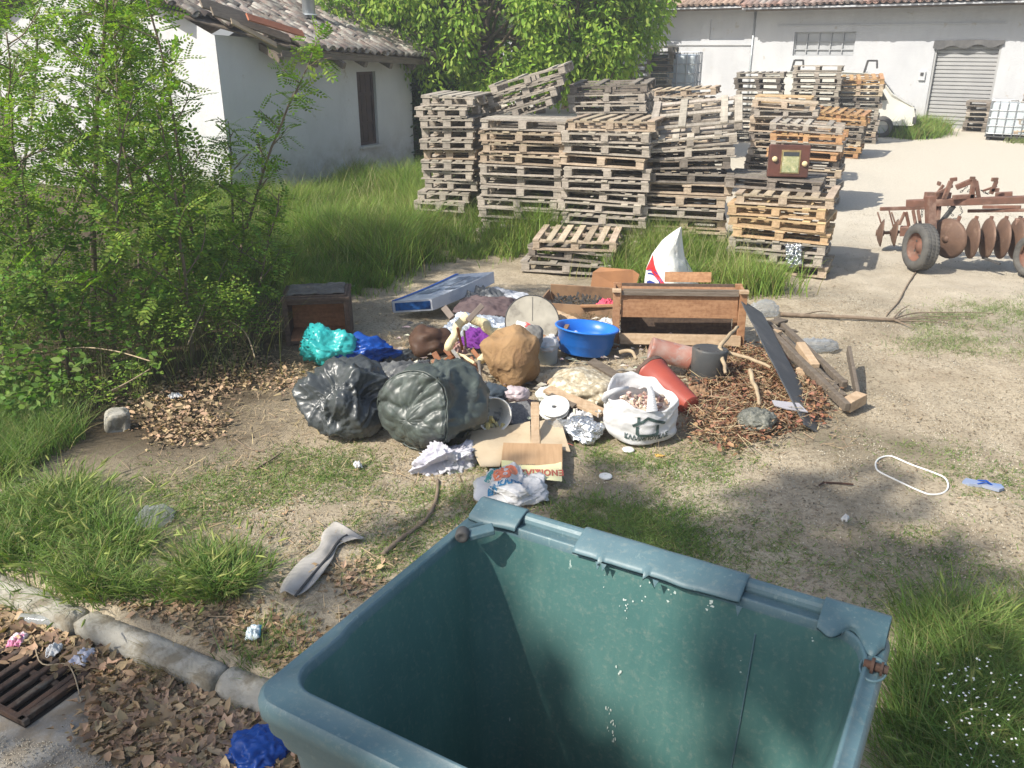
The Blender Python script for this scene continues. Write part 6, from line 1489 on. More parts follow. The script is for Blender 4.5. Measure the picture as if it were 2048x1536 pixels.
for a, c, w in (((1887, 370, 11.6), (1868, 396, 11.6), .04), ((1902, 362, 11.5), (1888, 398, 11.5), .06), ((1880, 368, 11.6), (1876, 366, 11.7), .05), ((1948, 360, 11.4), (1912, 375, 11.5), .07), ((1948, 358, 11.4), (1942, 400, 11.4), .06), ((1952, 362, 11.4), (1958, 398, 11.4), .05), ((1993, 362, 11.4), (1982, 388, 11.4), .05), ((1994, 372, 11.4), (1965, 382, 11.5), .03), ((1980, 380, 11.4), (1998, 380, 11.4), .05), ((1870, 388, 11.5), (1905, 372, 11.6), .04), ((1905, 395, 11.4), (1950, 392, 11.4), .06), ((1900, 360, 11.5), (1914, 358, 11.5), .05), ((1983, 359, 11.4), (1996, 359, 11.4), .05), ((1940, 357, 11.4), (1950, 357, 11.4), .05)):
    hbar('linkage_arm', a, c, w, w*.6, M_hr)
hbar('hydraulic_ram', (1945, 362, 11.45), (1915, 374, 11.5), .045, .045, M_dk)
hbar('brace', (1908, 412, 11.5), (1876, 452, 11.4), .05, .05, M_dk)
def chain(nm, pts, y=11.4):
    b = MB(); P = [hp(x, yy, y) for x, yy in pts]; tot = []
    for a, c in zip(P[:-1], P[1:]):
        n = max(2, int((c-a).length/.035)); tot += [a.lerp(c, k/n) for k in range(n)]
    for i, q in enumerate(tot[:-1]):
        d = (tot[i+1]-q).normalized(); y_ = d.cross(Vector((0, 1, 0) if i % 2 else (0, .3, 1))).normalized(); m = (q+tot[i+1])/2
        b.tube([m+d*.022*math.cos(R(a))+y_*.011*math.sin(R(a)) for a in range(0, 360, 45)], .0045, 4, closed=True)
    b.build(nm, M_dk, hw)
chain('chain', [(1896, 412), (1902, 428), (1912, 436)]); chain('chain', [(1920, 412), (1925, 425), (1912, 438), (1900, 438)]); chain('chain', [(1940, 366), (1925, 382), (1918, 386)], 11.5); chain('chain', [(1945, 375), (1930, 388)], 11.5); chain('chain', [(1962, 380), (1975, 388), (1990, 378)], 11.5); chain('chain', [(1845, 418), (1843, 440)], 11.9)
# concave discs
def disc_(c, ax, r, nm='disc'):
    b = MB(); M = Matrix.Translation(c) @ Vector(ax).to_track_quat('Z', 'Y').to_matrix().to_4x4()
    b.lathe([(0, .07), (r*.3, .066), (r*.6, .045), (r*.85, .018), (r, 0), (r*.99, -.006), (r*.84, .010), (r*.6, .036), (r*.3, .056), (0, .06)], 36, M); b.lathe([(0, -.03), (.04, -.03), (.045, .08), (0, .085)], 14, M)
    return b.build(nm, M_hb, hw, sm=True)
axd_ = [(1898, (-.89, -.44, -.03)), (1942, (-.98, .14, 0)), (1972, (-.98, .13, 0)), (2002, (-.98, .13, 0)), (2030, (-.98, .13, 0))]
for k, (px, ax) in enumerate(axd_):
    y = 11.15-.05*k; c = hp(px if k == 0 else px+2, 477, y); disc_(c, ax, .265)
    hbar('disc_arm', (px+(12 if k else 22), 432, y+.15), (px+(2 if k else 8), 468, y+.1), .045, .03)
b = MB(); b.tube([hp(1898, 478, 11.2), hp(2100, 478, 10.9)], .022, 8); b.build('gang_axle', M_dk, hw)
for k, px in enumerate((1764, 1792)):
    c = hp(px, 466, 12.2); disc_(c, (-.935, .34, 0), .20); hbar('tine', (px-9, 424, 12.25), (px+2, 458, 12.2), .02, .02)
hbar('tine', (1778, 420, 12.2), (1788, 458, 12.2), .02, .02); hbar('axle_bar', (1764, 466, 12.2), (1830, 462, 12.2), .04, .04, M_hb)
for a, c in (((1810, 424, 12.0), (1798, 450, 12.0)), ((1826, 420, 12.0), (1832, 452, 11.9)), ((1836, 420, 12.0), (1841, 450, 11.9)), ((1812, 424, 12.0), (1818, 452, 12.0))): hbar('tine', a, c, .04, .03)
hbar('hub_box', (1800, 462, 12.0), (1818, 462, 11.95), .12, .16)
# wheels
def wheel(c, ax, R_, w, nm='wheel'):
    M = Matrix.Translation(c) @ Vector(ax).to_track_quat('Z', 'Y').to_matrix().to_4x4(); t = w/2
    b = MB(); b.lathe([(R_*.60, -t*.8), (R_*.66, -t*1.0), (R_*.82, -t*1.08), (R_*.95, -t*.92), (R_, -t*.62), (R_, -t*.30), (R_*.985, -t*.27), (R_, -t*.22), (R_, t*.22), (R_*.985, t*.27), (R_, t*.30), (R_, t*.62), (R_*.95, t*.92), (R_*.82, t*1.08), (R_*.66, t), (R_*.60, t*.8)], 52, M)
    o = b.build(nm, M_tyre, hw, sm=True)
    b = MB(); b.lathe([(R_*.61, t*.85), (R_*.60, t*.55), (R_*.52, t*.45), (R_*.45, t*.15), (R_*.22, t*.15), (R_*.18, t*.45), (0, t*.45)], 40, M); b.build('rim', M_hr, o, sm=True)
    b = MB()
    for k in range(5):
        a = 2*math.pi*k/5; b.lathe([(0, t*.19), (R_*.055, t*.19), (R_*.055, t*.15)], 10, M @ Matrix.Translation((R_*.36*math.cos(a), R_*.36*math.sin(a), 0)))
    b.build('rim_hole', M_dk, o); 
    b = MB()
    for k in range(40):
        a = 2*math.pi*k/40
        for s_ in (-.55, 0, .55): b.box(M @ Vector((R_*1.0*math.cos(a+s_*.08), R_*math.sin(a+s_*.08), s_*t)), (.008, .02, w*.2), (M @ Matrix.Rotation(a, 4, 'Z')).to_3x3())
    b.build('tread', M_tyre, o)
wheel(hp(1836, 496, 10.95)+Vector((.03, .0, .012)), (-.97, -.10, .03), .300, .20)
wheel(hp(2072, 512, 10.6), (-.97, -.22, 0), .27, .24)
hbar('wheel_arm', (1862, 455, 11.2), (1856, 490, 11.15), .06, .06)
hbar('foot_prop', (1965, 515, 11.0), (2000, 528, 10.7), .03, .03, M_dk)
# ---------------------------------------------------------------- vegetation
rng = np.random.default_rng(11)
def polysample(poly, n):
    P = np.array([(p[0], p[1]) for p in poly]); lo, hi = P.min(0), P.max(0); out = []
    while len(out) < n:
        c = rng.uniform(lo, hi, (n*2, 2)); x, y = c[:, 0], c[:, 1]; ins = np.zeros(len(c), bool); j = len(P)-1
        for i in range(len(P)):
            cond = ((P[i, 1] > y) != (P[j, 1] > y)) & (x < (P[j, 0]-P[i, 0])*(y-P[i, 1])/(P[j, 1]-P[i, 1]+1e-12)+P[i, 0]); ins ^= cond; j = i
        out += list(c[ins])
    return np.array(out[:n])
def px_poly(pts): return [at(x, y) for x, y in pts]
def vnoise(x, y, f, s): return np.array([noise.noise(Vector((a*f+s, b*f-s, s))) for a, b in zip(x, y)])
def blades(name, xy, h, w, mat, lean=None, bend=.5, z=None, leanamt=.25, seg=3):
    n = len(xy); h = np.broadcast_to(h, n); w = np.broadcast_to(w, n)
    a = rng.uniform(0, 2*np.pi, n) if lean is None else lean
    d = np.stack([np.cos(a), np.sin(a), np.zeros(n)], 1); fa = rng.uniform(0, 2*np.pi, n)
    side = np.stack([np.cos(fa), np.sin(fa), np.zeros(n)], 1)
    base = np.stack([xy[:, 0], xy[:, 1], (gz_np(xy[:, 0], xy[:, 1]) if z is None else z)-.01], 1)
    l0 = np.abs(rng.normal(0, leanamt, n)); bd = bend*rng.uniform(.3, 1.4, n)
    V = np.zeros((n, 2*seg+1, 3))
    for k in range(seg+1):
        t = k/seg; hor = (l0*t+bd*t**2.2)*h; ver = h*(t-.32*bd*t**2.6)
        c = base+d*hor[:, None]+np.array([0, 0, 1])*ver[:, None]; ww = w*(1-t**1.6)*.5
        if k < seg: V[:, 2*k] = c-side*ww[:, None]; V[:, 2*k+1] = c+side*ww[:, None]
        else: V[:, 2*seg] = c
    off = (np.arange(n)*(2*seg+1))[:, None]
    q = np.concatenate([off+np.array([[2*k, 2*k+1, 2*k+3, 2*k+2]]) for k in range(seg-1)]) if seg > 1 else np.zeros((0, 4), int)
    t = off+np.array([[2*seg-2, 2*seg-1, 2*seg]])
    me = npmesh(name, V.reshape(-1, 3), [q, t]); o = link(name, me, mat); return o, V
M_grass = leafmat('grass_green', (0.155, 0.255, 0.042), (0.235, 0.32, 0.07), .45, .02, .35, c3=(0.28, 0.25, 0.10))
M_grass2 = leafmat('grass_kerb', (0.125, 0.21, 0.045), (0.19, 0.275, 0.075), .4, .02, .35, c3=(0.30, 0.28, 0.12))
M_dry = leafmat('dry_grass', (0.36, 0.29, 0.15), (0.28, 0.22, 0.12), .35, .01, .2)
M_stalk = leafmat('pale_stalk', (0.30, 0.32, 0.14), (0.38, 0.34, 0.18), .3, .02, .3)
def tallgrass(poly, n, h0, h1, w, mat, label, name='tall_grass', seedn=1, bend=.45):
    xy = polysample(poly, n); xy = xy+rng.normal(0, .16, xy.shape)*(rng.random((n, 1)) < .5); m = vnoise(xy[:, 0], xy[:, 1], .9, seedn); m2 = vnoise(xy[:, 0], xy[:, 1], 3.2, seedn+4)
    keep = (m2+m*.6 > -.32); xy = xy[keep]; m = m[keep]; m2 = m2[keep]
    h = (h0+(h1-h0)*np.clip(.5+m*1.3, 0, 1))*rng.uniform(.55, 1.1, len(xy))
    wind = .4+1.6*m+rng.normal(0, 1.7, len(xy))
    o, V = blades(name, xy, h, w*rng.uniform(.6, 1.3, len(xy)), mat, lean=wind, bend=bend)
    tag(o, label, 'grass', kind='stuff'); return o
tallgrass(px_poly([(330, 590), (560, 575), (700, 570), (800, 558), (830, 535), (960, 520), (1090, 512), (1120, 470), (1110, 445), (960, 425), (820, 385), (640, 375), (430, 400), (300, 430)]), 95000, .22, .85, .010, M_grass, 'tall green grass growing between the house and the pallets', seedn=1)
tallgrass(px_poly([(1090, 520), (1160, 535), (1235, 565), (1300, 580), (1430, 590), (1545, 600), (1570, 585), (1545, 560), (1490, 545), (1420, 500), (1300, 480), (1240, 470)]), 16000, .30, .62, .010, M_grass, 'tall green grass behind the wooden crate and the white sack', seedn=5)
tallgrass(px_poly([(800, 425), (840, 455), (1000, 500), (1100, 512), (1120, 495), (960, 472), (850, 436)]), 15000, .5, .95, .010, M_grass, 'high grass standing against the bases of the left pallet stacks', seedn=21, bend=.3)
tallgrass(px_poly([(1240, 500), (1290, 540), (1440, 545), (1460, 520), (1330, 498)]), 7000, .4, .75, .010, M_grass, 'high grass standing against the bases of the middle pallet stacks', seedn=22, bend=.3)
tallgrass(px_poly([(560, 610), (740, 585), (800, 568), (560, 560)]), 5000, .12, .35, .009, M_grass, 'lower green grass behind the bedside cabinet', seedn=8)
tallgrass([Vector((x, y)) for x, y in ((10.6, 25.2), (12.6, 27.6), (13.2, 27.2), (12.2, 25.0), (11.0, 24.2))], 5000, .3, .7, .02, M_grass, 'green weeds by the wall left of the roller shutter', name='wall_weeds', seedn=9)
tallgrass([Vector((x, y)) for x, y in ((13.2, 23.6), (17.5, 24.2), (17.5, 21.2), (14.2, 21.8))], 8000, .12, .35, .02, leafmat('dry_weeds', (0.20, 0.23, 0.09), (0.15, 0.19, 0.06)), 'dry green weeds around the ground level caged tank', name='wall_weeds', seedn=10)
# sparse short grass / weeds on the dirt
for nm_, pl_, k_ in (('between the house and the pallets', [(430, 590), (700, 570), (960, 520), (1110, 445), (820, 385), (560, 380), (400, 450)], 1500), ('behind the crate', [(1090, 520), (1300, 580), (1545, 600), (1545, 560), (1300, 480)], 350)):
    xy = polysample(px_poly(pl_), k_); o, V = blades('grass_stalks', xy, rng.uniform(.5, 1.0, k_), .006, M_stalk, bend=.35, leanamt=.18, seg=4); tag(o, 'pale seeding stalks in the tall grass '+nm_, 'grass stalks', kind='stuff')
def scatter_weeds(poly, n, label, hs=.035, thr=.05, seedn=3, mat=M_grass2, w=.007, name='ground_weeds'):
    xy = polysample(poly, n); xy = xy+rng.normal(0, .14, xy.shape); m = .25*rng.normal(size=n)+vnoise(xy[:, 0], xy[:, 1], 1.1, seedn)+.5*vnoise(xy[:, 0], xy[:, 1], 4.5, seedn+2)
    k = m > thr; xy = xy[k]; m = m[k]
    xy = xy[kerb_side(xy[:, 0], xy[:, 1]) > .12]
    o, V = blades(name, xy, hs*rng.uniform(.4, 1.5, len(xy)), w, mat, bend=.9, leanamt=.9, seg=2); return tag(o, label, 'weeds', kind='stuff')
scatter_weeds(px_poly([(250, 1150), (900, 1150), (1000, 900), (640, 900), (420, 880), (250, 960)]), 42000, 'low patchy weeds on the dirt left of the container', thr=.10)
scatter_weeds(px_poly([(900, 1200), (1800, 1260), (2100, 1250), (2100, 900), (1300, 880), (1130, 960)]), 50000, 'low patchy weeds on the dirt behind the container', seedn=13, thr=.22, hs=.028)
scatter_weeds(px_poly([(1800, 700), (2100, 720), (2100, 590), (1850, 610)]), 14000, 'low pale weeds right of the fallen branch', seedn=23, thr=.02, hs=.05, mat=leafmat('pale_weeds', (0.20, 0.25, 0.10), (0.26, 0.30, 0.14)))
scatter_weeds(px_poly([(1130, 1070), (1330, 1120), (1400, 1050), (1300, 1010), (1150, 1000)]), 12000, 'green weeds by the far rim of the container', seedn=33, thr=-.05, hs=.05)
scatter_weeds(px_poly([(1200, 925), (1420, 930), (1420, 890), (1200, 880)]), 5000, 'short green weeds at the foot of the carrier bag', seedn=37, thr=-.1, hs=.04)
# clumps with long drooping blades by the kerb, right corner
def clump(name, label, centers, nb, h, w, mat, spread=.12, heads=0):
    xy = []; ln = []; hh = []
    for (cx, cy) in centers:
        k = int(nb*rng.uniform(.7, 1.3)); a = rng.uniform(0, 2*np.pi, k); r = spread*np.sqrt(rng.uniform(0, 1, k))
        xy.append(np.stack([cx+r*np.cos(a), cy+r*np.sin(a)], 1)); ln.append(a+rng.normal(0, .6, k)); hh.append(h*rng.uniform(.45, 1.15, k)*rng.uniform(.8, 1.15))
    xy = np.concatenate(xy); ln = np.concatenate(ln); hh = np.concatenate(hh)
    z = np.maximum(gz_np(xy[:, 0], xy[:, 1]), -.13)
    o, V = blades(name, xy, hh, w*rng.uniform(.6, 1.3, len(xy)), mat, lean=ln, bend=.75, z=z, leanamt=.35, seg=5)
    tag(o, label, 'grass clump', kind='stuff')
    if heads:
        idx = rng.choice(len(xy), heads, replace=False); P = V[idx, -1]; D = V[idx, -1]-V[idx, -4]
        tv = []; tf = []
        for i in range(7):
            t = i/6; r = .0055*math.sin(math.pi*min(1, t*.9+.12))+.001
            for k in range(5): a = 2*math.pi*k/5; tv.append((t*.075, r*math.cos(a), r*math.sin(a)-.012*t*t))
        for i in range(6):
            for k in range(5): tf.append((i*5+k, i*5+(k+1) % 5, (i+1)*5+(k+1) % 5, (i+1)*5+k))
        for i in range(14):   # awns
            b = len(tv); t = .1+.85*i/14; s = -1 if i % 2 else 1; tv += [(t*.075, s*.004, 0), (t*.075+.003, s*.004, 0), (t*.075+.035, s*.018, .004)]
            tf.append((b, b+1, b+2, b))
        quads = np.array([f for f in tf if len(set(f)) == 4]); tris = np.array([f[:3] for f in tf if len(set(f)) == 3])
        me = instmesh('barley_heads', np.array(tv), [quads, tris], frames(D/np.linalg.norm(D, axis=1)[:, None]), P-D*.1); o2 = link('barley_heads', me, M_barley); tag(o2, label.replace('grass', 'barley ears on the grass'), 'barley ears', kind='stuff')
M_barley = leafmat('barley_head', (0.36, 0.38, 0.13), (0.30, 0.36, 0.10), .25, .015, .4)
def cl(poly, n): return [tuple(p) for p in polysample(px_poly(poly), n)]
clump('kerb_grass', 'long drooping grass along the kerb at the lower left', cl([(-40, 1150), (120, 1185), (230, 1190), (280, 1090), (250, 1000), (130, 985), (-40, 1000)], 60), 80, .22, .0085, M_grass2, .13, heads=170)
clump('kerb_grass', 'long drooping grass on the kerb between the stone block and the container', cl([(280, 1185), (420, 1195), (500, 1180), (520, 1140), (430, 1110), (340, 1130)], 22), 85, .20, .0085, M_grass2, .12, heads=90)
clump('kerb_grass', 'long yellowish grass drooping over the kerb beside the drain', cl([(120, 1180), (210, 1215), (290, 1225), (300, 1180), (200, 1150)], 9), 75, .20, .007, M_grass2, .07, heads=14)
clump('kerb_grass', 'small dry grass tuft growing out of the kerb joint', [tuple(at(x, y, -.12)[:2]) for x, y in ((330, 1335), (350, 1345), (318, 1325))], 70, .17, .005, M_dry, .05)
clump('kerb_grass', 'thin grass between kerb and container corner', cl([(420, 1330), (560, 1380), (640, 1300), (560, 1230)], 14), 40, .10, .005, M_grass2, .10)
clump('corner_grass', 'lush grass in the lower right corner beside the container', cl([(1800, 1240), (1930, 1215), (2160, 1200), (2200, 1700), (1850, 1700), (1780, 1480)], 150), 95, .24, .0075, M_grass2, .14, heads=40)
# white flowers in the corner
fp = polysample(px_poly([(1850, 1420), (1960, 1390), (2080, 1440), (2060, 1600), (1880, 1620)]), 120)
D = rng.normal(0, .35, (120, 3)); D[:, 2] = 1; P = np.stack([fp[:, 0], fp[:, 1], gz_np(fp[:, 0], fp[:, 1])+rng.uniform(.17, .28, 120)], 1)
tv = [(0, 0, 0)]; tf = []
for k in range(10): a = 2*math.pi*k/10; r = .0060 if k % 2 else .0036; tv.append((.001, r*math.cos(a), r*math.sin(a)))
tris = np.array([(0, 1+k, 1+(k+1) % 10) for k in range(10)])
me = instmesh('white_flowers', np.array(tv), [tris], frames(D), P); tag(link('white_flowers', me, pmat('petal', (0.80, 0.80, 0.74))), 'tiny white flowers in the grass at the lower right corner', 'flowers', kind='stuff')
# leaf templates
def leaf6(L, Wd, fold=.15, droop=.12):
    v = np.array([(0, 0, 0), (L*.3, Wd*.48, -fold*Wd), (L*.7, Wd*.40, -fold*Wd-droop*L*.4), (L, 0, -droop*L), (L*.7, -Wd*.40, -fold*Wd-droop*L*.4), (L*.3, -Wd*.48, -fold*Wd)])
    f = np.array([(0, 1, 2, 3), (0, 3, 4, 5)]); return v, f
def robinia_leaf(n=6, L=.21):
    V = []; Fq = []; lv, lf = leaf6(.047, .024, .15, .1)
    pts = []
    for i in range(n):
        x = L*(.18+.72*i/(n-1)); z = -.18*L*(x/L)**2
        for s in (-1, 1): pts.append((x+.003*s, s*.003, z, s*R(68), 1-.15*abs(i-n*.45)/n))
    pts.append((L*.97, 0, -.18*L, 0, 1))
    for (x, y, z, a, sc) in pts:
        b = len(V); ca, sa = math.cos(a), math.sin(a)
        for p in lv*sc: V.append((x+p[0]*ca-p[1]*sa, y+p[0]*sa+p[1]*ca, z+p[2]))
        Fq += [tuple(b+i for i in f) for f in lf]
    b = len(V); V += [(0, -.001, 0), (0, .001, 0), (L, .0006, -.18*L), (L, -.0006, -.18*L)]; Fq.append((b, b+1, b+2, b+3))
    return np.array(V), [np.array(Fq)]
RL = robinia_leaf()
M_rob = leafmat('robinia_leaf', (0.165, 0.265, 0.040), (0.235, 0.33, 0.06), .5, .03, .45)
M_robb = pmat('sapling_bark', (0.20, 0.155, 0.115), (0.14, 0.11, 0.085), 14, .9, bump=.4)
def curve(p, d, L, n, wob, grav, seed):
    pts = [Vector(p)]; d = Vector(d).normalized(); rr = random.Random(seed)
    for i in range(n):
        d = (d+Vector((rr.gauss(0, wob), rr.gauss(0, wob), rr.gauss(0, wob)+grav))).normalized(); pts.append(pts[-1]+d*(L/n))
    return pts
def sapling(label, x, y, h, lean, seed, nb=18, dens=1.0, lowfrac=.12, r0=.022, brl=.95):
    rr = random.Random(seed); z0 = gz(x, y)
    t = thing('robinia_sapling', label, 'tree', (x, y, z0), group='robinia saplings in front of the white house')
    T = curve((0, 0, 0), (lean[0], lean[1], 1), h, 14, .07, .01, seed)
    b = MB(); b.tube(T, [r0*(1-.85*i/14)+.003 for i in range(15)], 7)
    P = []; D = []
    def put(pts, step, start=0):
        acc = 0
        for a, c in zip(pts[:-1], pts[1:]):
            seg = (c-a).length; d = (c-a).normalized()
            k = 0
            while acc < seg:
                q = a+d*acc; s = rr.choice((-1, 1)); o = Vector((rr.gauss(0, 1), rr.gauss(0, 1), rr.gauss(0, .4)+.1)); o = (o-d*o.dot(d)).normalized()
                P.append(q); D.append((d*.45+o).normalized()); acc += step*rr.uniform(.6, 1.4)
            acc -= seg
    for k in range(nb):
        f = lowfrac+(1-lowfrac)*(k+.5)/nb; i = f*14; q = T[int(i)].lerp(T[min(14, int(i)+1)], i % 1)
        az = k*2.4+rr.uniform(-.5, .5); L = brl*(1.05-.65*f)*rr.uniform(.6, 1.15)
        B = curve(q, (math.cos(az), math.sin(az), rr.uniform(.35, 1.0)), L, 8, .10, .03, seed*100+k)
        b.tube(B, [.0075*(1-.8*j/8)*(1.2-f*.5)+.0012 for j in range(9)], 5, cap=False)
        put(B[1:], .055/dens)
        for m in range(2):
            j = rr.randint(2, 6); C = curve(B[j], (math.cos(az+rr.choice((-1, 1))*.9), math.sin(az+rr.choice((-1, 1))*.9), .4), L*.45, 5, .1, .02, seed*1000+k*5+m)
            b.tube(C, [.0035-.0005*i2 for i2 in range(6)], 4, cap=False); put(C[1:], .06/dens)
    put(T[8:], .05)
    b.build('trunk', M_robb, t, sm=True)
    P = np.array([tuple(p) for p in P]); D = np.array([tuple(d) for d in D]); D[:, 2] -= .12
    up = np.tile([0, 0, 1.0], (len(P), 1))+rng.normal(0, .35, (len(P), 3))
    # x along leaf, z up
    x = D/np.linalg.norm(D, axis=1)[:, None]; yv = np.cross(up, x); yv /= np.linalg.norm(yv, axis=1)[:, None]; zv = np.cross(x, yv)
    M = np.stack([x, yv, zv], 2)*rng.uniform(.7, 1.25, (len(P), 1, 1))
    link('crown', instmesh('crown', RL[0], RL[1], M, P), M_rob, t)
def wx(px, d): return (px-1024)/F*(cP*d+sP*H)
SP_ = [(40, 7.6, 4.3, (-.10, 0), 'thick stemmed robinia sapling leaning left at the left edge of the picture'), (110, 8.6, 4.2, (-.15, .1), 'robinia sapling with forked stems second from the left edge'),
       (185, 8.2, 4.2, (.10, 0), 'tall robinia sapling rising straight before the sunlit gable'), (245, 9.2, 4.2, (.05, 0), 'robinia sapling at the back between the two tall stems on the left'),
       (300, 7.9, 3.4, (-.05, 0), 'dense robinia sapling in the middle of the thicket'), (350, 8.9, 3.9, (.0, .1), 'tall robinia sapling left of the house corner'),
       (412, 8.3, 3.7, (.03, 0), 'slender upright robinia sapling just left of the house corner'), (455, 8.5, 3.05, (.22, 0), 'robinia sapling leaning right across the shaded house wall'),
       (60, 9.9, 4.6, (0, 0), 'high robinia sapling behind the leaning stem on the left'), (140, 7.1, 2.9, (.1, -.1), 'short bushy robinia sapling at the front of the thicket'),
       (385, 7.5, 2.3, (.05, 0), 'knee high spreading robinia sapling right of the dark hollow'), (20, 6.9, 2.3, (.1, 0), 'small light green robinia sapling at the lower left edge'),
       (475, 9.1, 2.2, (.15, 0), 'small robinia sapling at the foot of the shaded wall'), (230, 7.3, 2.5, (0, 0), 'low robinia sapling above the dark hollow in the thicket'),
       (300, 9.9, 4.6, (0, 0), 'tallest robinia sapling at the back of the thicket'), (-70, 8.0, 4.6, (.1, 0), 'robinia sapling reaching in from beyond the left edge'), (395, 10.2, 3.4, (-.1, 0), 'robinia sapling hidden at the back by the house corner'),
       (500, 8.2, 1.5, (.25, 0), 'lowest robinia shoot at the right end of the thicket')]
for k, (px, d, h, ln, lab) in enumerate(SP_):
    right = px > 400
    sapling(lab, wx(px, d), d, h, ln, 100+k, nb=int(6+h*2.9) if not right else int(6+h*3.2), dens=1.0 if not right else .9, brl=1.0 if not right else .55, lowfrac=.12 if h < 3 else .2, r0=.030 if k in (0, 2) else .018)
# undergrowth: leaf clumps in front of and below the saplings
sl_v, sl_f = leaf6(.034, .016, .1, .1)
def leafclumps(name, label, cat, centers, rads, per, mat, tv, tf, smin=.6, smax=1.5, kind='stuff', stems=True, parent=None):
    P = []; 
    for (c, r) in zip(centers, rads):
        k = int(per*(r/.18)**2)
        u = rng.normal(size=(k, 3)); u /= np.linalg.norm(u, axis=1)[:, None]; u *= (rng.uniform(.25, 1, k)**.5)[:, None]*r; u[:, 2] *= .75
        P.append(np.array(c)+u)
    P = np.concatenate(P); D = rng.normal(size=P.shape); D[:, 2] = np.abs(D[:, 2])*.5-.1
    up = np.tile([-.25, -.2, .8], (len(P), 1))+rng.normal(0, .5, P.shape)
    x = D/np.linalg.norm(D, axis=1)[:, None]; yv = np.cross(up, x); yv /= np.linalg.norm(yv, axis=1)[:, None]; zv = np.cross(x, yv)
    M = np.stack([x, yv, zv], 2)*rng.uniform(smin, smax, (len(P), 1, 1))
    o = link(name, instmesh(name, tv, [tf], M, P), mat, parent)
    if kind: tag(o, label, cat, kind=kind)
    return o
ug = polysample([(wx(-120, 7.0), 5.4), (wx(120, 6), 5.7), (wx(200, 6.3), 6.15), (wx(330, 6.6), 6.5), (wx(480, 6.9), 6.9), (wx(540, 7.6), 7.7), (wx(540, 9.5), 9.5), (wx(300, 10), 10.4), (wx(-150, 10), 10.0)], 340)
cen = []; rad = []
for (x, y) in ug:
    front = min(1, max(0, (y-5.6)/2.2)); hm = .22+.85*front; hm *= .75+.5*nz((x, y, 0), .8, 4); hm = max(.12, hm)
    if nz((x, y, 0), .9, 9) < -.18: hm *= .5
    z = hm*random.Random(x).uniform(.25, 1)**.6; r = rng.uniform(.10, .24); cen.append((x, y, z)); rad.append(r)
M_ug = leafmat('undergrowth_leaf', (0.145, 0.245, 0.035), (0.215, 0.31, 0.055), .5, .03, .42)
leafclumps('undergrowth', 'dense green undergrowth below the robinia saplings', 'undergrowth', cen, rad, 115, M_ug, sl_v, sl_f, .5, 1.35)
bw_, bf_ = leaf6(.075, .038, .12, .15)
ug2 = [(wx(px, d), d, z) for px, d, z in ((40, 6.6, .8), (90, 6.7, .9), (20, 6.5, .55), (120, 6.9, .75), (0, 6.9, 1.1), (60, 6.4, .4), (410, 8.0, 1.0), (80, 7.0, 1.2), (150, 6.8, .5), (430, 7.8, .8), (20, 6.2, .25), (100, 6.1, .25), (60, 6.0, .2), (180, 6.7, .75), (250, 6.8, .6), (330, 7.0, .8), (150, 6.4, .35), (300, 6.7, .35), (200, 7.2, 1.3), (470, 7.6, .5), (370, 7.4, 1.2))]
leafclumps('bramble_leaves', 'broad bright green leaves of a shrub at the left edge', 'shrub leaves', ug2, [.22]*len(ug2), 60, leafmat('bright_leaf', (0.10, 0.19, 0.03), (0.14, 0.23, 0.045), .3, .02, .4), bw_, bf_, .6, 1.3)
xy = ug[rng.integers(0, len(ug), 2600)]+rng.normal(0, .15, (2600, 2)); xy = xy[xy[:, 1] > 5.5]
o, V = blades('undergrowth_stems', xy, rng.uniform(.3, 1.15, len(xy))*np.clip((xy[:, 1]-4.9)/2.5, .25, 1), .006, leafmat('stem_green', (0.14, 0.17, 0.06), (0.22, 0.20, 0.10)), bend=.4, seg=4); tag(o, 'thin stems of the undergrowth below the saplings', 'stems', kind='stuff')
o, V = blades('undergrowth_grass', polysample([(wx(-100, 6.8), 5.0), (wx(100, 5.6), 5.05), (wx(200, 6), 5.8), (wx(60, 6.5), 6.6), (wx(-100, 7), 7)], 9000), .3, .007, M_grass2, bend=.6, seg=3); tag(o, 'green grass at the foot of the thicket on the left', 'grass', kind='stuff')
# arching bramble canes
for lab, pts in (('arching bare cane in front of the dark hollow', [(240, 640), (330, 655), (430, 640), (560, 645), (690, 672), (850, 700)][0:0] or [(60, 700, 6.9), (95, 704, 6.8), (160, 695, 6.7), (230, 702, 6.6), (300, 722, 6.4)]), ('bent cane hanging right over the dry leaves', [(400, 645, 7.6), (450, 640, 7.5), (490, 665, 7.3), (510, 715, 7.1)]), ('dead cane leaning at the right end of the thicket', [(375, 690, 7.0), (400, 630, 7.3), (415, 590, 7.6)]), ('pale dead twig over the hollow', [(215, 785, 6.3), (260, 762, 6.4), (300, 738, 6.5)]), ('dead stick lying on the dry leaves by the stone', [(290, 815, 0), (335, 772, 0)])):
    P = [atd(*q) if q[2] else at(q[0], q[1], .05) for q in pts]; P = smoothloop(P, 8, False); b = MB(); b.tube(P, .006, 5); tag(b.build('cane', M_bare, sm=True), lab, 'cane')

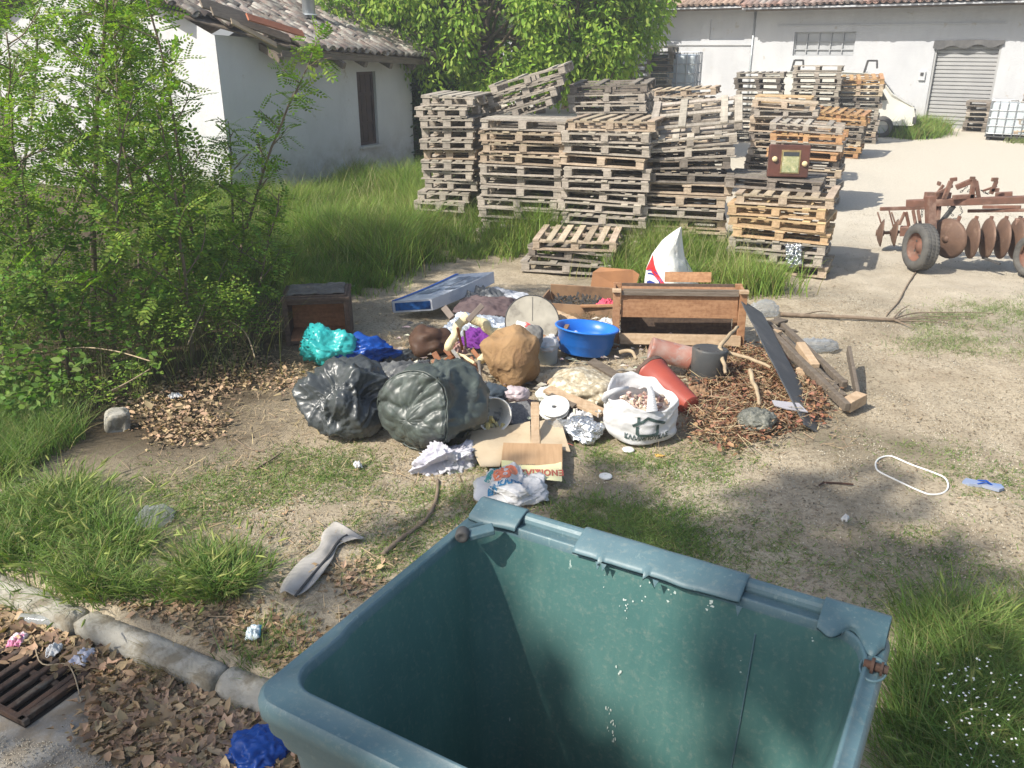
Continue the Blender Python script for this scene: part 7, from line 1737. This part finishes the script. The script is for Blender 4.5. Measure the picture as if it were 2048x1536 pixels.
# --- big bright tree behind the house
def bigtree(name, label, x, y, trunk_h, crown_c, crown_r, nclump, per, mat, tv, tf, seed, clr=.45, droop=0, leafs=(.7, 1.4), trunk_r=.16, cut=None):
    rr = random.Random(seed); z0 = gz(x, y); t = thing(name, label, 'tree', (x, y, z0)); base = Vector((x, y, z0))
    C = Vector(crown_c)-base; b = MB()
    T = curve((0, 0, 0), (C.x*.12, C.y*.12, 1), C.z, 10, .05, 0, seed); b.tube(T, [trunk_r*(1-.06*i) for i in range(11)], 10)
    cen = []; 
    while len(cen) < nclump:
        u = Vector((rr.gauss(0, 1), rr.gauss(0, 1), rr.gauss(0, 1))).normalized()*(rr.uniform(.35, 1)**.45)
        p = Vector((u.x*crown_r[0], u.y*crown_r[1], u.z*crown_r[2]))
        if nz(p, .9, seed) < -.22 or (cut and cut(p+C+base)): continue
        cen.append(p+C)
    for k in range(0, nclump, max(1, nclump//55)):
        q = T[rr.randint(3, 10)]; p = cen[k]; L = [q.lerp(p, i/6)+Vector((0, 0, -.25*math.sin(math.pi*i/6)*droop))+Vector((rr.gauss(0, .08),)*3)*(0 if i == 0 else 1) for i in range(7)]
        b.tube(L, [trunk_r*.35*(1-.13*i) for i in range(7)], 6, cap=False)
    b.build('trunk', M_robb, t, sm=True)
    P = []; D = []
    for c in cen:
        r = clr*rr.uniform(.6, 1.3); k = int(per*(r/clr)**2); u = rng.normal(size=(k, 3)); u /= np.linalg.norm(u, axis=1)[:, None]; u *= (rng.uniform(.1, 1, k)**.5)[:, None]*r; u[:, 2] *= .8+droop*.5
        P.append(np.array(c)+u); D.append(u+rng.normal(0, .25, u.shape))
    P = np.concatenate(P); D = np.concatenate(D); D[:, 2] -= droop*.6
    up = np.tile([-.3, -.4, .9], (len(P), 1))+rng.normal(0, .4, P.shape)
    x_ = D/np.linalg.norm(D, axis=1)[:, None]; yv = np.cross(up, x_); yv /= np.linalg.norm(yv, axis=1)[:, None]; zv = np.cross(x_, yv)
    M = np.stack([x_, yv, zv], 2)*rng.uniform(*leafs, (len(P), 1, 1))
    link('crown', instmesh('crown', tv, [tf], M, P), mat, t); return t
mv, mf = leaf6(.12, .05, .12, .25)
M_maple = leafmat('bright_tree_leaf', (0.22, 0.34, 0.045), (0.29, 0.40, 0.065), .35, .02, .42)
def cc_(px, py, d): return atd(px, py, d)
def cut1(p): 
    # keep clear of the wall corner on the right and of the roof on the left
    return p.z < 1.55
bigtree('maple_tree', 'bright yellow green tree with drooping foliage behind the pallet stacks', wx(980, 20.5), 21.0, 3, cc_(985, 10, 20.3), (3.9, 1.8, 2.5), 620, 60, M_maple, mv, mf, 5, .36, .45, cut=cut1)
bigtree('maple_tree', 'bright green tree whose branches hang before the left part of the warehouse', wx(1170, 19), 20.6, 3, cc_(1165, 18, 19.6), (1.3, 1.2, 2.0), 190, 60, M_maple, mv, mf, 8, .34, .5, cut=lambda p: p.z < 1.5)
bigtree('green_tree', 'darker green tree between the house end and the bright tree', wx(860, 21), 22.0, 3, cc_(880, 90, 21.8), (1.5, 1.0, 2.0), 120, 75, leafmat('mid_green_leaf', (0.13, 0.23, 0.04), (0.18, 0.28, 0.05)), mv, mf, 12, .4, .5)
cen = [tuple(atd(rnd.uniform(800, 900), rnd.uniform(170, 330), 20.0)) for _ in range(70)]
leafclumps('ivy_bush', 'dark green bush at the far end of the house wall', 'bush', cen, [.4]*70, 18, leafmat('dark_bush_leaf', (0.03, 0.07, 0.015), (0.05, 0.10, 0.02)), mv, mf, kind=None)
tag(bpy.data.objects['ivy_bush'], 'dark green bush at the far end of the house wall', 'bush')
# background greenery far behind: closes the gap between the buildings
bigtree('far_tree', 'tall green tree in the background behind the house roof', wx(760, 30), 31, 4, (wx(800, 31), 31, 4.6), (4.2, 2, 3.6), 130, 70, leafmat('far_leaf', (0.11, 0.19, 0.045), (0.15, 0.22, 0.06)), *leaf6(.22, .10), 15, .7, .3, trunk_r=.25)
bigtree('far_tree', 'tall green tree in the background behind the pallet stacks', wx(1080, 33), 34, 4, (wx(1100, 34), 34.5, 4.6), (4.2, 2, 3.8), 130, 70, leafmat('far_leaf_dark', (0.05, 0.11, 0.025), (0.08, 0.14, 0.035)), *leaf6(.22, .10), 16, .7, .3, trunk_r=.25)
# --- the roadside plane tree whose branches throw the dappled shade
pvv, pff = leaf6(.17, .15, .1, .1)
M_plane = leafmat('plane_leaf', (0.06, 0.12, 0.025), (0.09, 0.15, 0.03))
SHADE = []
def caster_at(px, py, z, hh): 
    g = at(px, py, z) if z is not None else at(px, py); t = (hh-g.z)/S.z; return g+S*t
for (px, py, z, r, k) in ((1240, 1010, 0, .30, 2), (1300, 985, 0, .2, 1), (1170, 1000, 0, .28, 2), (1600, 985, 0, .28, 1.5), (1700, 1000, 0, .36, 2), (1780, 1015, 0, .28, 1.5), (1560, 1010, 0, .3, 1.5), (1850, 1130, 0, .34, 2), (1930, 1160, 0, .3, 2), (1700, 1150, 0, .35, 2), (1500, 1080, 0, .4, 1.8), (1400, 1090, 0, .35, 2), (1340, 1060, 0, .28, 1.5), (1600, 1150, 0, .3, 2), (1050, 1000, 0, .26, 1.5), (1120, 1040, 0, .3, 2), (980, 990, 0, .22, 1.2),
                          (600, 1330, 1.25, .22, 2), (700, 1250, 1.25, .2, 2), (820, 1160, 1.25, .2, 1.5), (520, 1450, 1.25, .22, 2), (650, 1470, 1.25, .14, 1), (2050, 1440, .1, .35, 1.5), (2060, 1330, .1, .35, 1.5),
                          (400, 1380, -.1, .35, 2), (480, 1300, 0, .3, 1.5), (300, 1460, -.1, .35, 1.5), (100, 1380, -.1, .35, 1.8), (40, 1440, -.1, .3, 1.5), (560, 1240, 0, .3, 1.3), (430, 1440, -.1, .4, 2.5), (140, 1330, -.1, .2, 1), (350, 1200, 0, .2, 1), (640, 1150, 0, .2, 1), (800, 1050, 0, .25, 1), (560, 1520, -.1, .3, 2)):
    for q in range(max(1, int(k*(1.9 if py < 1160 and px > 900 else 1.0)))):
        hh = rnd.uniform(11.0, 14.5); c = caster_at(px, py, z, hh); SHADE.append((c+Vector((rnd.gauss(0, r*.45), rnd.gauss(0, r*.45), rnd.gauss(0, .15))), r))
yw = Vector((bn.x*.43, bn.y*.43, 0)); wpt = (BC.x+bn.x*.43, BC.y+bn.y*.43, 0); wnv = Vector((bn.x, bn.y, 0))
for (px, py, r, k) in ((1350, 1285, .10, 1), (1400, 1330, .09, 1), (1560, 1330, .16, 2), (1600, 1260, .15, 2), (1680, 1330, .15, 2), (1640, 1420, .12, 1), (1430, 1480, .08, 1), (1680, 1490, .12, 1), (1180, 1400, .07, 1), (1500, 1270, .10, 1), (1060, 1120, .10, 1)):
    g = hitp(px, py, wpt, wnv)
    for q in range(k): hh = rnd.uniform(11.0, 14.0); c = g+S*((hh-g.z)/S.z); SHADE.append((c+Vector((rnd.gauss(0, r*.3), rnd.gauss(0, r*.3), 0)), r*1.1))
pt = Vector((-12.5, -8.2, 0)); t = thing('plane_tree', 'roadside plane tree whose branches shade the container, outside the picture to the left', 'tree', (pt.x, pt.y, -.14))
off = Vector((pt.x, pt.y, -.14))
b = MB(); T = curve((0, 0, 0), (.02, .05, 1), 13.0, 10, .03, 0, 77); b.tube(T, [.34*(1-.07*i) for i in range(11)], 12)
for k, (c, r) in enumerate(SHADE):
    if k % 4 == 0:
        q = T[4+k % 6]; p = c-off; L = [q.lerp(p, i/7)+Vector((0, 0, .35*math.sin(math.pi*i/7))) for i in range(8)]; b.tube(L, [.030*(1-.11*i) for i in range(8)], 6, cap=False)
b.build('trunk', M_robb, t, sm=True)
leafclumps('crown', None, None, [tuple(c-off) for c, r in SHADE], [r*.85 for c, r in SHADE], 13, M_plane, pvv, pff, .6, 1.2, kind=None, parent=t)

# ---------------------------------------------------------------- leaf litter, gravel, straw
M_litter = leafmat('dry_leaf_litter', (0.30, 0.20, 0.115), (0.42, 0.31, 0.20), .5, .02, .12, rough=.8)
lv = np.array([(0, 0, .004), (.014, .012, .014), (.036, .017, .010), (.052, .002, .0), (.034, -.010, .002), (.012, -.015, .012)])
def litter(name, label, poly, n, thr, s0, s1, mat=M_litter, zoff=.006, street=False, seedn=4, tv=lv, heap=0, cat='leaf litter', dens=1.3):
    xy = polysample(poly, n); xy = xy+rng.normal(0, .07, xy.shape); m = .15*rng.normal(size=n)+vnoise(xy[:, 0], xy[:, 1], dens, seedn); xy = xy[m > thr]
    z = gz_np(xy[:, 0], xy[:, 1]); 
    ks = kerb_side(xy[:, 0], xy[:, 1])
    z = np.where(ks < -.1, np.maximum(z, -.136), z)
    if street is False and True:
        k = (ks > .08) | (ks < -.12); xy = xy[k]; z = z[k]
    n = len(xy); D = rng.normal(size=(n, 3)); D[:, 2] *= .22; up = np.tile([0, 0, 1.0], (n, 1))+rng.normal(0, .28, (n, 3))
    x = D/np.linalg.norm(D, axis=1)[:, None]; yv = np.cross(up, x); yv /= np.linalg.norm(yv, axis=1)[:, None]; zv = np.cross(x, yv)
    M = np.stack([x, yv, zv], 2)*(s0+(s1-s0)*rng.uniform(0, 1, (n, 1, 1))**1.8); M = M*np.exp(rng.normal(0, .22, (n, 1, 3))); P = np.stack([xy[:, 0], xy[:, 1], z+zoff+rng.uniform(0, heap+1e-4, n)], 1)
    fc = [np.array([(0, 1, 2, 3), (0, 3, 4, 5)])] if len(tv) == 6 else [np.array([(0, 1, 2, 3)])]
    o = link(name, instmesh(name, tv, fc, M, P), mat); return tag(o, label, cat, kind='stuff')
litter('leaf_litter', 'dry brown leaves gathered against the kerb around the drain grate', px_poly([(-30, 1180), (120, 1230), (330, 1330), (560, 1400), (640, 1470), (560, 1560), (330, 1480), (180, 1420), (220, 1330), (100, 1250), (-30, 1250)]), 9500, -.4, .22, 1.5, heap=.035)
pl_v = [(0, 0, 0)]
for k in range(11):
    a_ = -2.6+5.2*k/10; rr2 = .050 if k % 2 == 1 else .028; pl_v.append((.012+rr2*math.cos(a_), rr2*1.05*math.sin(a_), .012*abs(math.sin(a_*1.7))+(.006 if k % 2 else 0)))
pl_v = np.array(pl_v); pl_f = np.array([(0, k, k+1) for k in range(1, 11)])
xy = polysample(px_poly([(-30, 1200), (120, 1240), (330, 1340), (560, 1420), (600, 1500), (400, 1536), (230, 1430), (230, 1350), (100, 1260)]), 330)
zz_ = np.where(kerb_side(xy[:, 0], xy[:, 1]) < -.1, np.maximum(gz_np(xy[:, 0], xy[:, 1]), -.136), gz_np(xy[:, 0], xy[:, 1]))
n_ = len(xy); D_ = rng.normal(size=(n_, 3)); D_[:, 2] *= .25; x_ = D_/np.linalg.norm(D_, axis=1)[:, None]; u_ = np.tile([0, 0, 1.0], (n_, 1))+rng.normal(0, .3, (n_, 3)); y_ = np.cross(u_, x_); y_ /= np.linalg.norm(y_, axis=1)[:, None]
M_ = np.stack([x_, y_, np.cross(x_, y_)], 2)*rng.uniform(.6, 1.3, (n_, 1, 1))
tag(link('plane_leaves', instmesh('plane_leaves', pl_v, [pl_f], M_, np.stack([xy[:, 0], xy[:, 1], zz_+rng.uniform(.02, .045, n_)], 1)), leafmat('curled_plane_leaf', (0.42, 0.28, 0.16), (0.33, 0.24, 0.17), .35, .02, .15)), 'large curled dry plane leaves on the litter by the drain', 'dry leaves', kind='stuff')
litter('leaf_litter', 'dry brown leaves below the bushes beside the refuse bags', px_poly([(230, 830), (330, 900), (470, 880), (600, 850), (600, 740), (480, 700), (350, 760)]), 5200, -.1, .20, 1.15, heap=.06, seedn=6)
litter('leaf_litter', 'scattered dry leaves on the dirt behind the kerb', px_poly([(150, 1230), (640, 1360), (760, 1100), (560, 1180), (380, 1190)]), 2200, -.1, .35, 1.0, seedn=8)
litter('leaf_litter', 'sparse dry leaf bits on the dirt in front of the heap', px_poly([(250, 1050), (500, 880), (700, 910), (1130, 1010), (900, 1120), (600, 1150)]), 2600, -.1, .15, .55, seedn=9)
tw = np.array([(0, -.0018, 0), (.07, -.0012, .004), (.07, .0012, .004), (0, .0018, 0)])
M_straw = leafmat('straw_bits', (0.42, 0.33, 0.20), (0.32, 0.23, 0.14), .45, .02, .1)
litter('dirt_debris', 'fine dry leaf bits trampled into the dirt yard', px_poly([(300, 1150), (2100, 1250), (2100, 650), (1600, 560), (560, 600), (560, 760), (250, 1000)]), 20000, -.2, .12, .45, leafmat('trampled_bits', (0.30, 0.23, 0.15), (0.20, 0.155, 0.10), .5, .02, .1), seedn=44, heap=.004)
litter('twigs_and_straw', 'small twigs and straw bits on the dirt around the heap', px_poly([(200, 1300), (640, 1350), (1000, 960), (1700, 900), (1750, 800), (1500, 700), (560, 700), (300, 900)]), 9000, -.25, .4, 1.6, M_straw, seedn=12, tv=tw, heap=.012, cat='twigs')
litter('dry_root_litter', 'heap of dry leaves and roots around the black pot', px_poly([(1385, 880), (1460, 900), (1620, 860), (1650, 800), (1600, 760), (1540, 710), (1440, 700), (1385, 760)]), 8500, -.9, .20, 1.1, leafmat('root_litter', (0.30, 0.17, 0.10), (0.20, 0.09, 0.05), .5, .02, .1), seedn=14, heap=.10)
litter('dry_root_litter', 'tangle of dry straws and roots below the leaning black panel', px_poly([(1380, 890), (1470, 905), (1640, 850), (1630, 780), (1540, 710), (1430, 700), (1385, 760)]), 3600, -.9, .5, 2.2, M_straw, seedn=15, tv=tw, heap=.13)
litter('straw_heap', 'dry straw heap behind the blue tub', px_poly([(1130, 665), (1230, 665), (1235, 612), (1160, 605), (1120, 630)]), 2600, -.9, .5, 1.3, leafmat('grey_straw', (0.26, 0.21, 0.14), (0.19, 0.15, 0.10)), seedn=16, tv=tw, heap=.09)
litter('straw_heap', 'dry grass stalks in front of the bedside cabinet', px_poly([(560, 760), (700, 720), (860, 720), (860, 660), (720, 680), (560, 720)]), 1800, -.9, .5, 1.5, M_straw, seedn=17, tv=tw, heap=.06)
gv = np.array([(1, 0, 0), (0, 1, 0), (-1, 0, 0), (0, -1, 0), (0, 0, .7), (0, 0, -.5)])*.006; gf = np.array([(0, 1, 4), (1, 2, 4), (2, 3, 4), (3, 0, 4), (1, 0, 5), (2, 1, 5), (3, 2, 5), (0, 3, 5)])
def gravel(label, poly, n, s0, s1, seedn, thr=-.3, mat=None):
    xy = polysample(poly, n); m = vnoise(xy[:, 0], xy[:, 1], 1.2, seedn); xy = xy[m > thr]; n = len(xy)
    D = rng.normal(size=(n, 3)); M = frames(D)*(rng.uniform(s0, s1, (n, 1, 1))**1.0); M = M*np.exp(rng.normal(0, .25, (n, 1, 3)))
    z = gz_np(xy[:, 0], xy[:, 1]); z = np.where(kerb_side(xy[:, 0], xy[:, 1]) < -.1, np.maximum(z, -.136), z)
    tag(link('gravel', instmesh('gravel', gv, [gf], M, np.stack([xy[:, 0], xy[:, 1], z+.002], 1)), mat or M_grav), label, 'gravel', kind='stuff')
M_grav = pmat('gravel_stones', (0.34, 0.30, 0.235), (0.45, 0.41, 0.33), 6, .9, isl=.35)
gravel('small pebbles strewn over the dirt yard', px_poly([(600, 1120), (1000, 1010), (1800, 1250), (2100, 1200), (2100, 700), (1600, 560), (1700, 900), (1100, 950), (700, 900), (300, 1000)]), 26000, .25, 1.3, 3)
gravel('pale gravel on the drive around the harrow', px_poly([(1560, 640), (2100, 700), (2100, 430), (1700, 420), (1660, 560)]), 16000, .3, 1.2, 5)
gravel('grit and small stones on the street by the drain', px_poly([(-50, 1420), (200, 1450), (560, 1560), (0, 1700), (-100, 1500)]), 5000, .2, .8, 7, -.6)

# ---------------------------------------------------------------- drain grate in the gutter
gx = [at(x, y, -.12) for x, y in ((-40, 1250), (165, 1335), (90, 1440), (-120, 1330))]
gc = at(50, 1350, -.12); gr_t = thing('drain_grate', 'rusty cast iron drain grate clogged with dry leaves at the lower left', 'drain grate', (gc.x, gc.y, -.125), (0, 0, math.atan2(cdir.y, cdir.x)))
M_iron = pmat('rusty_cast_iron', (0.055, 0.042, 0.036), (0.10, 0.06, 0.042), 12, .8, metal=.3, bump=.6, c3=(0.13, 0.115, 0.095), s3=9)
g0 = gc; cdi = cdir; 
def gl(px, py): q = at(px, py, -.12); d = Vector((q.x-gc.x, q.y-gc.y)); return (d.dot(cdir), d.dot(cnor))
for k in range(9):
    x = -.42+.082*k
    b = MB(); b.box((x, 0, .012), (.036, .40, .028), (0, 0, R(2))); 
    b.build('bar', M_iron, gr_t, bevel=.008)
b = MB(); b.box((-.09, .205, .010), (.80, .03, .03)); b.box((-.09, -.205, .010), (.80, .03, .03)); b.box((.275, 0, .010), (.035, .44, .03)); b.box((-.505, 0, .010), (.035, .44, .03)); b.box((-.09, .03, .002), (.76, .03, .018)); b.build('frame', M_iron, gr_t, bevel=.004)
MB().box((-.09, 0, -.0085), (.80, .44, .004)).build('dark_pit', pmat('pit_black', (0.012, 0.010, 0.008)), gr_t)  # near black plate under the bars

# ---------------------------------------------------------------- thin haze of the warm air
b = MB(); b.box((0, 100, 8.6), (330, 350, 20))
hz = b.build('haze', None); hm = bpy.data.materials.new('haze_air'); hm.use_nodes = True; ht = hm.node_tree; ht.nodes.clear()
ho = ht.nodes.new('ShaderNodeOutputMaterial'); hv = ht.nodes.new('ShaderNodeVolumePrincipled'); hv.inputs['Color'].default_value = (0.95, 0.97, 1.0, 1); hv.inputs['Density'].default_value = 0.0038; hv.inputs['Anisotropy'].default_value = 0.3
ht.links.new(hv.outputs[0], ho.inputs['Volume']); hz.data.materials.append(hm); tag(hz, kind='stuff')
SC.cycles.volume_bounces = 0
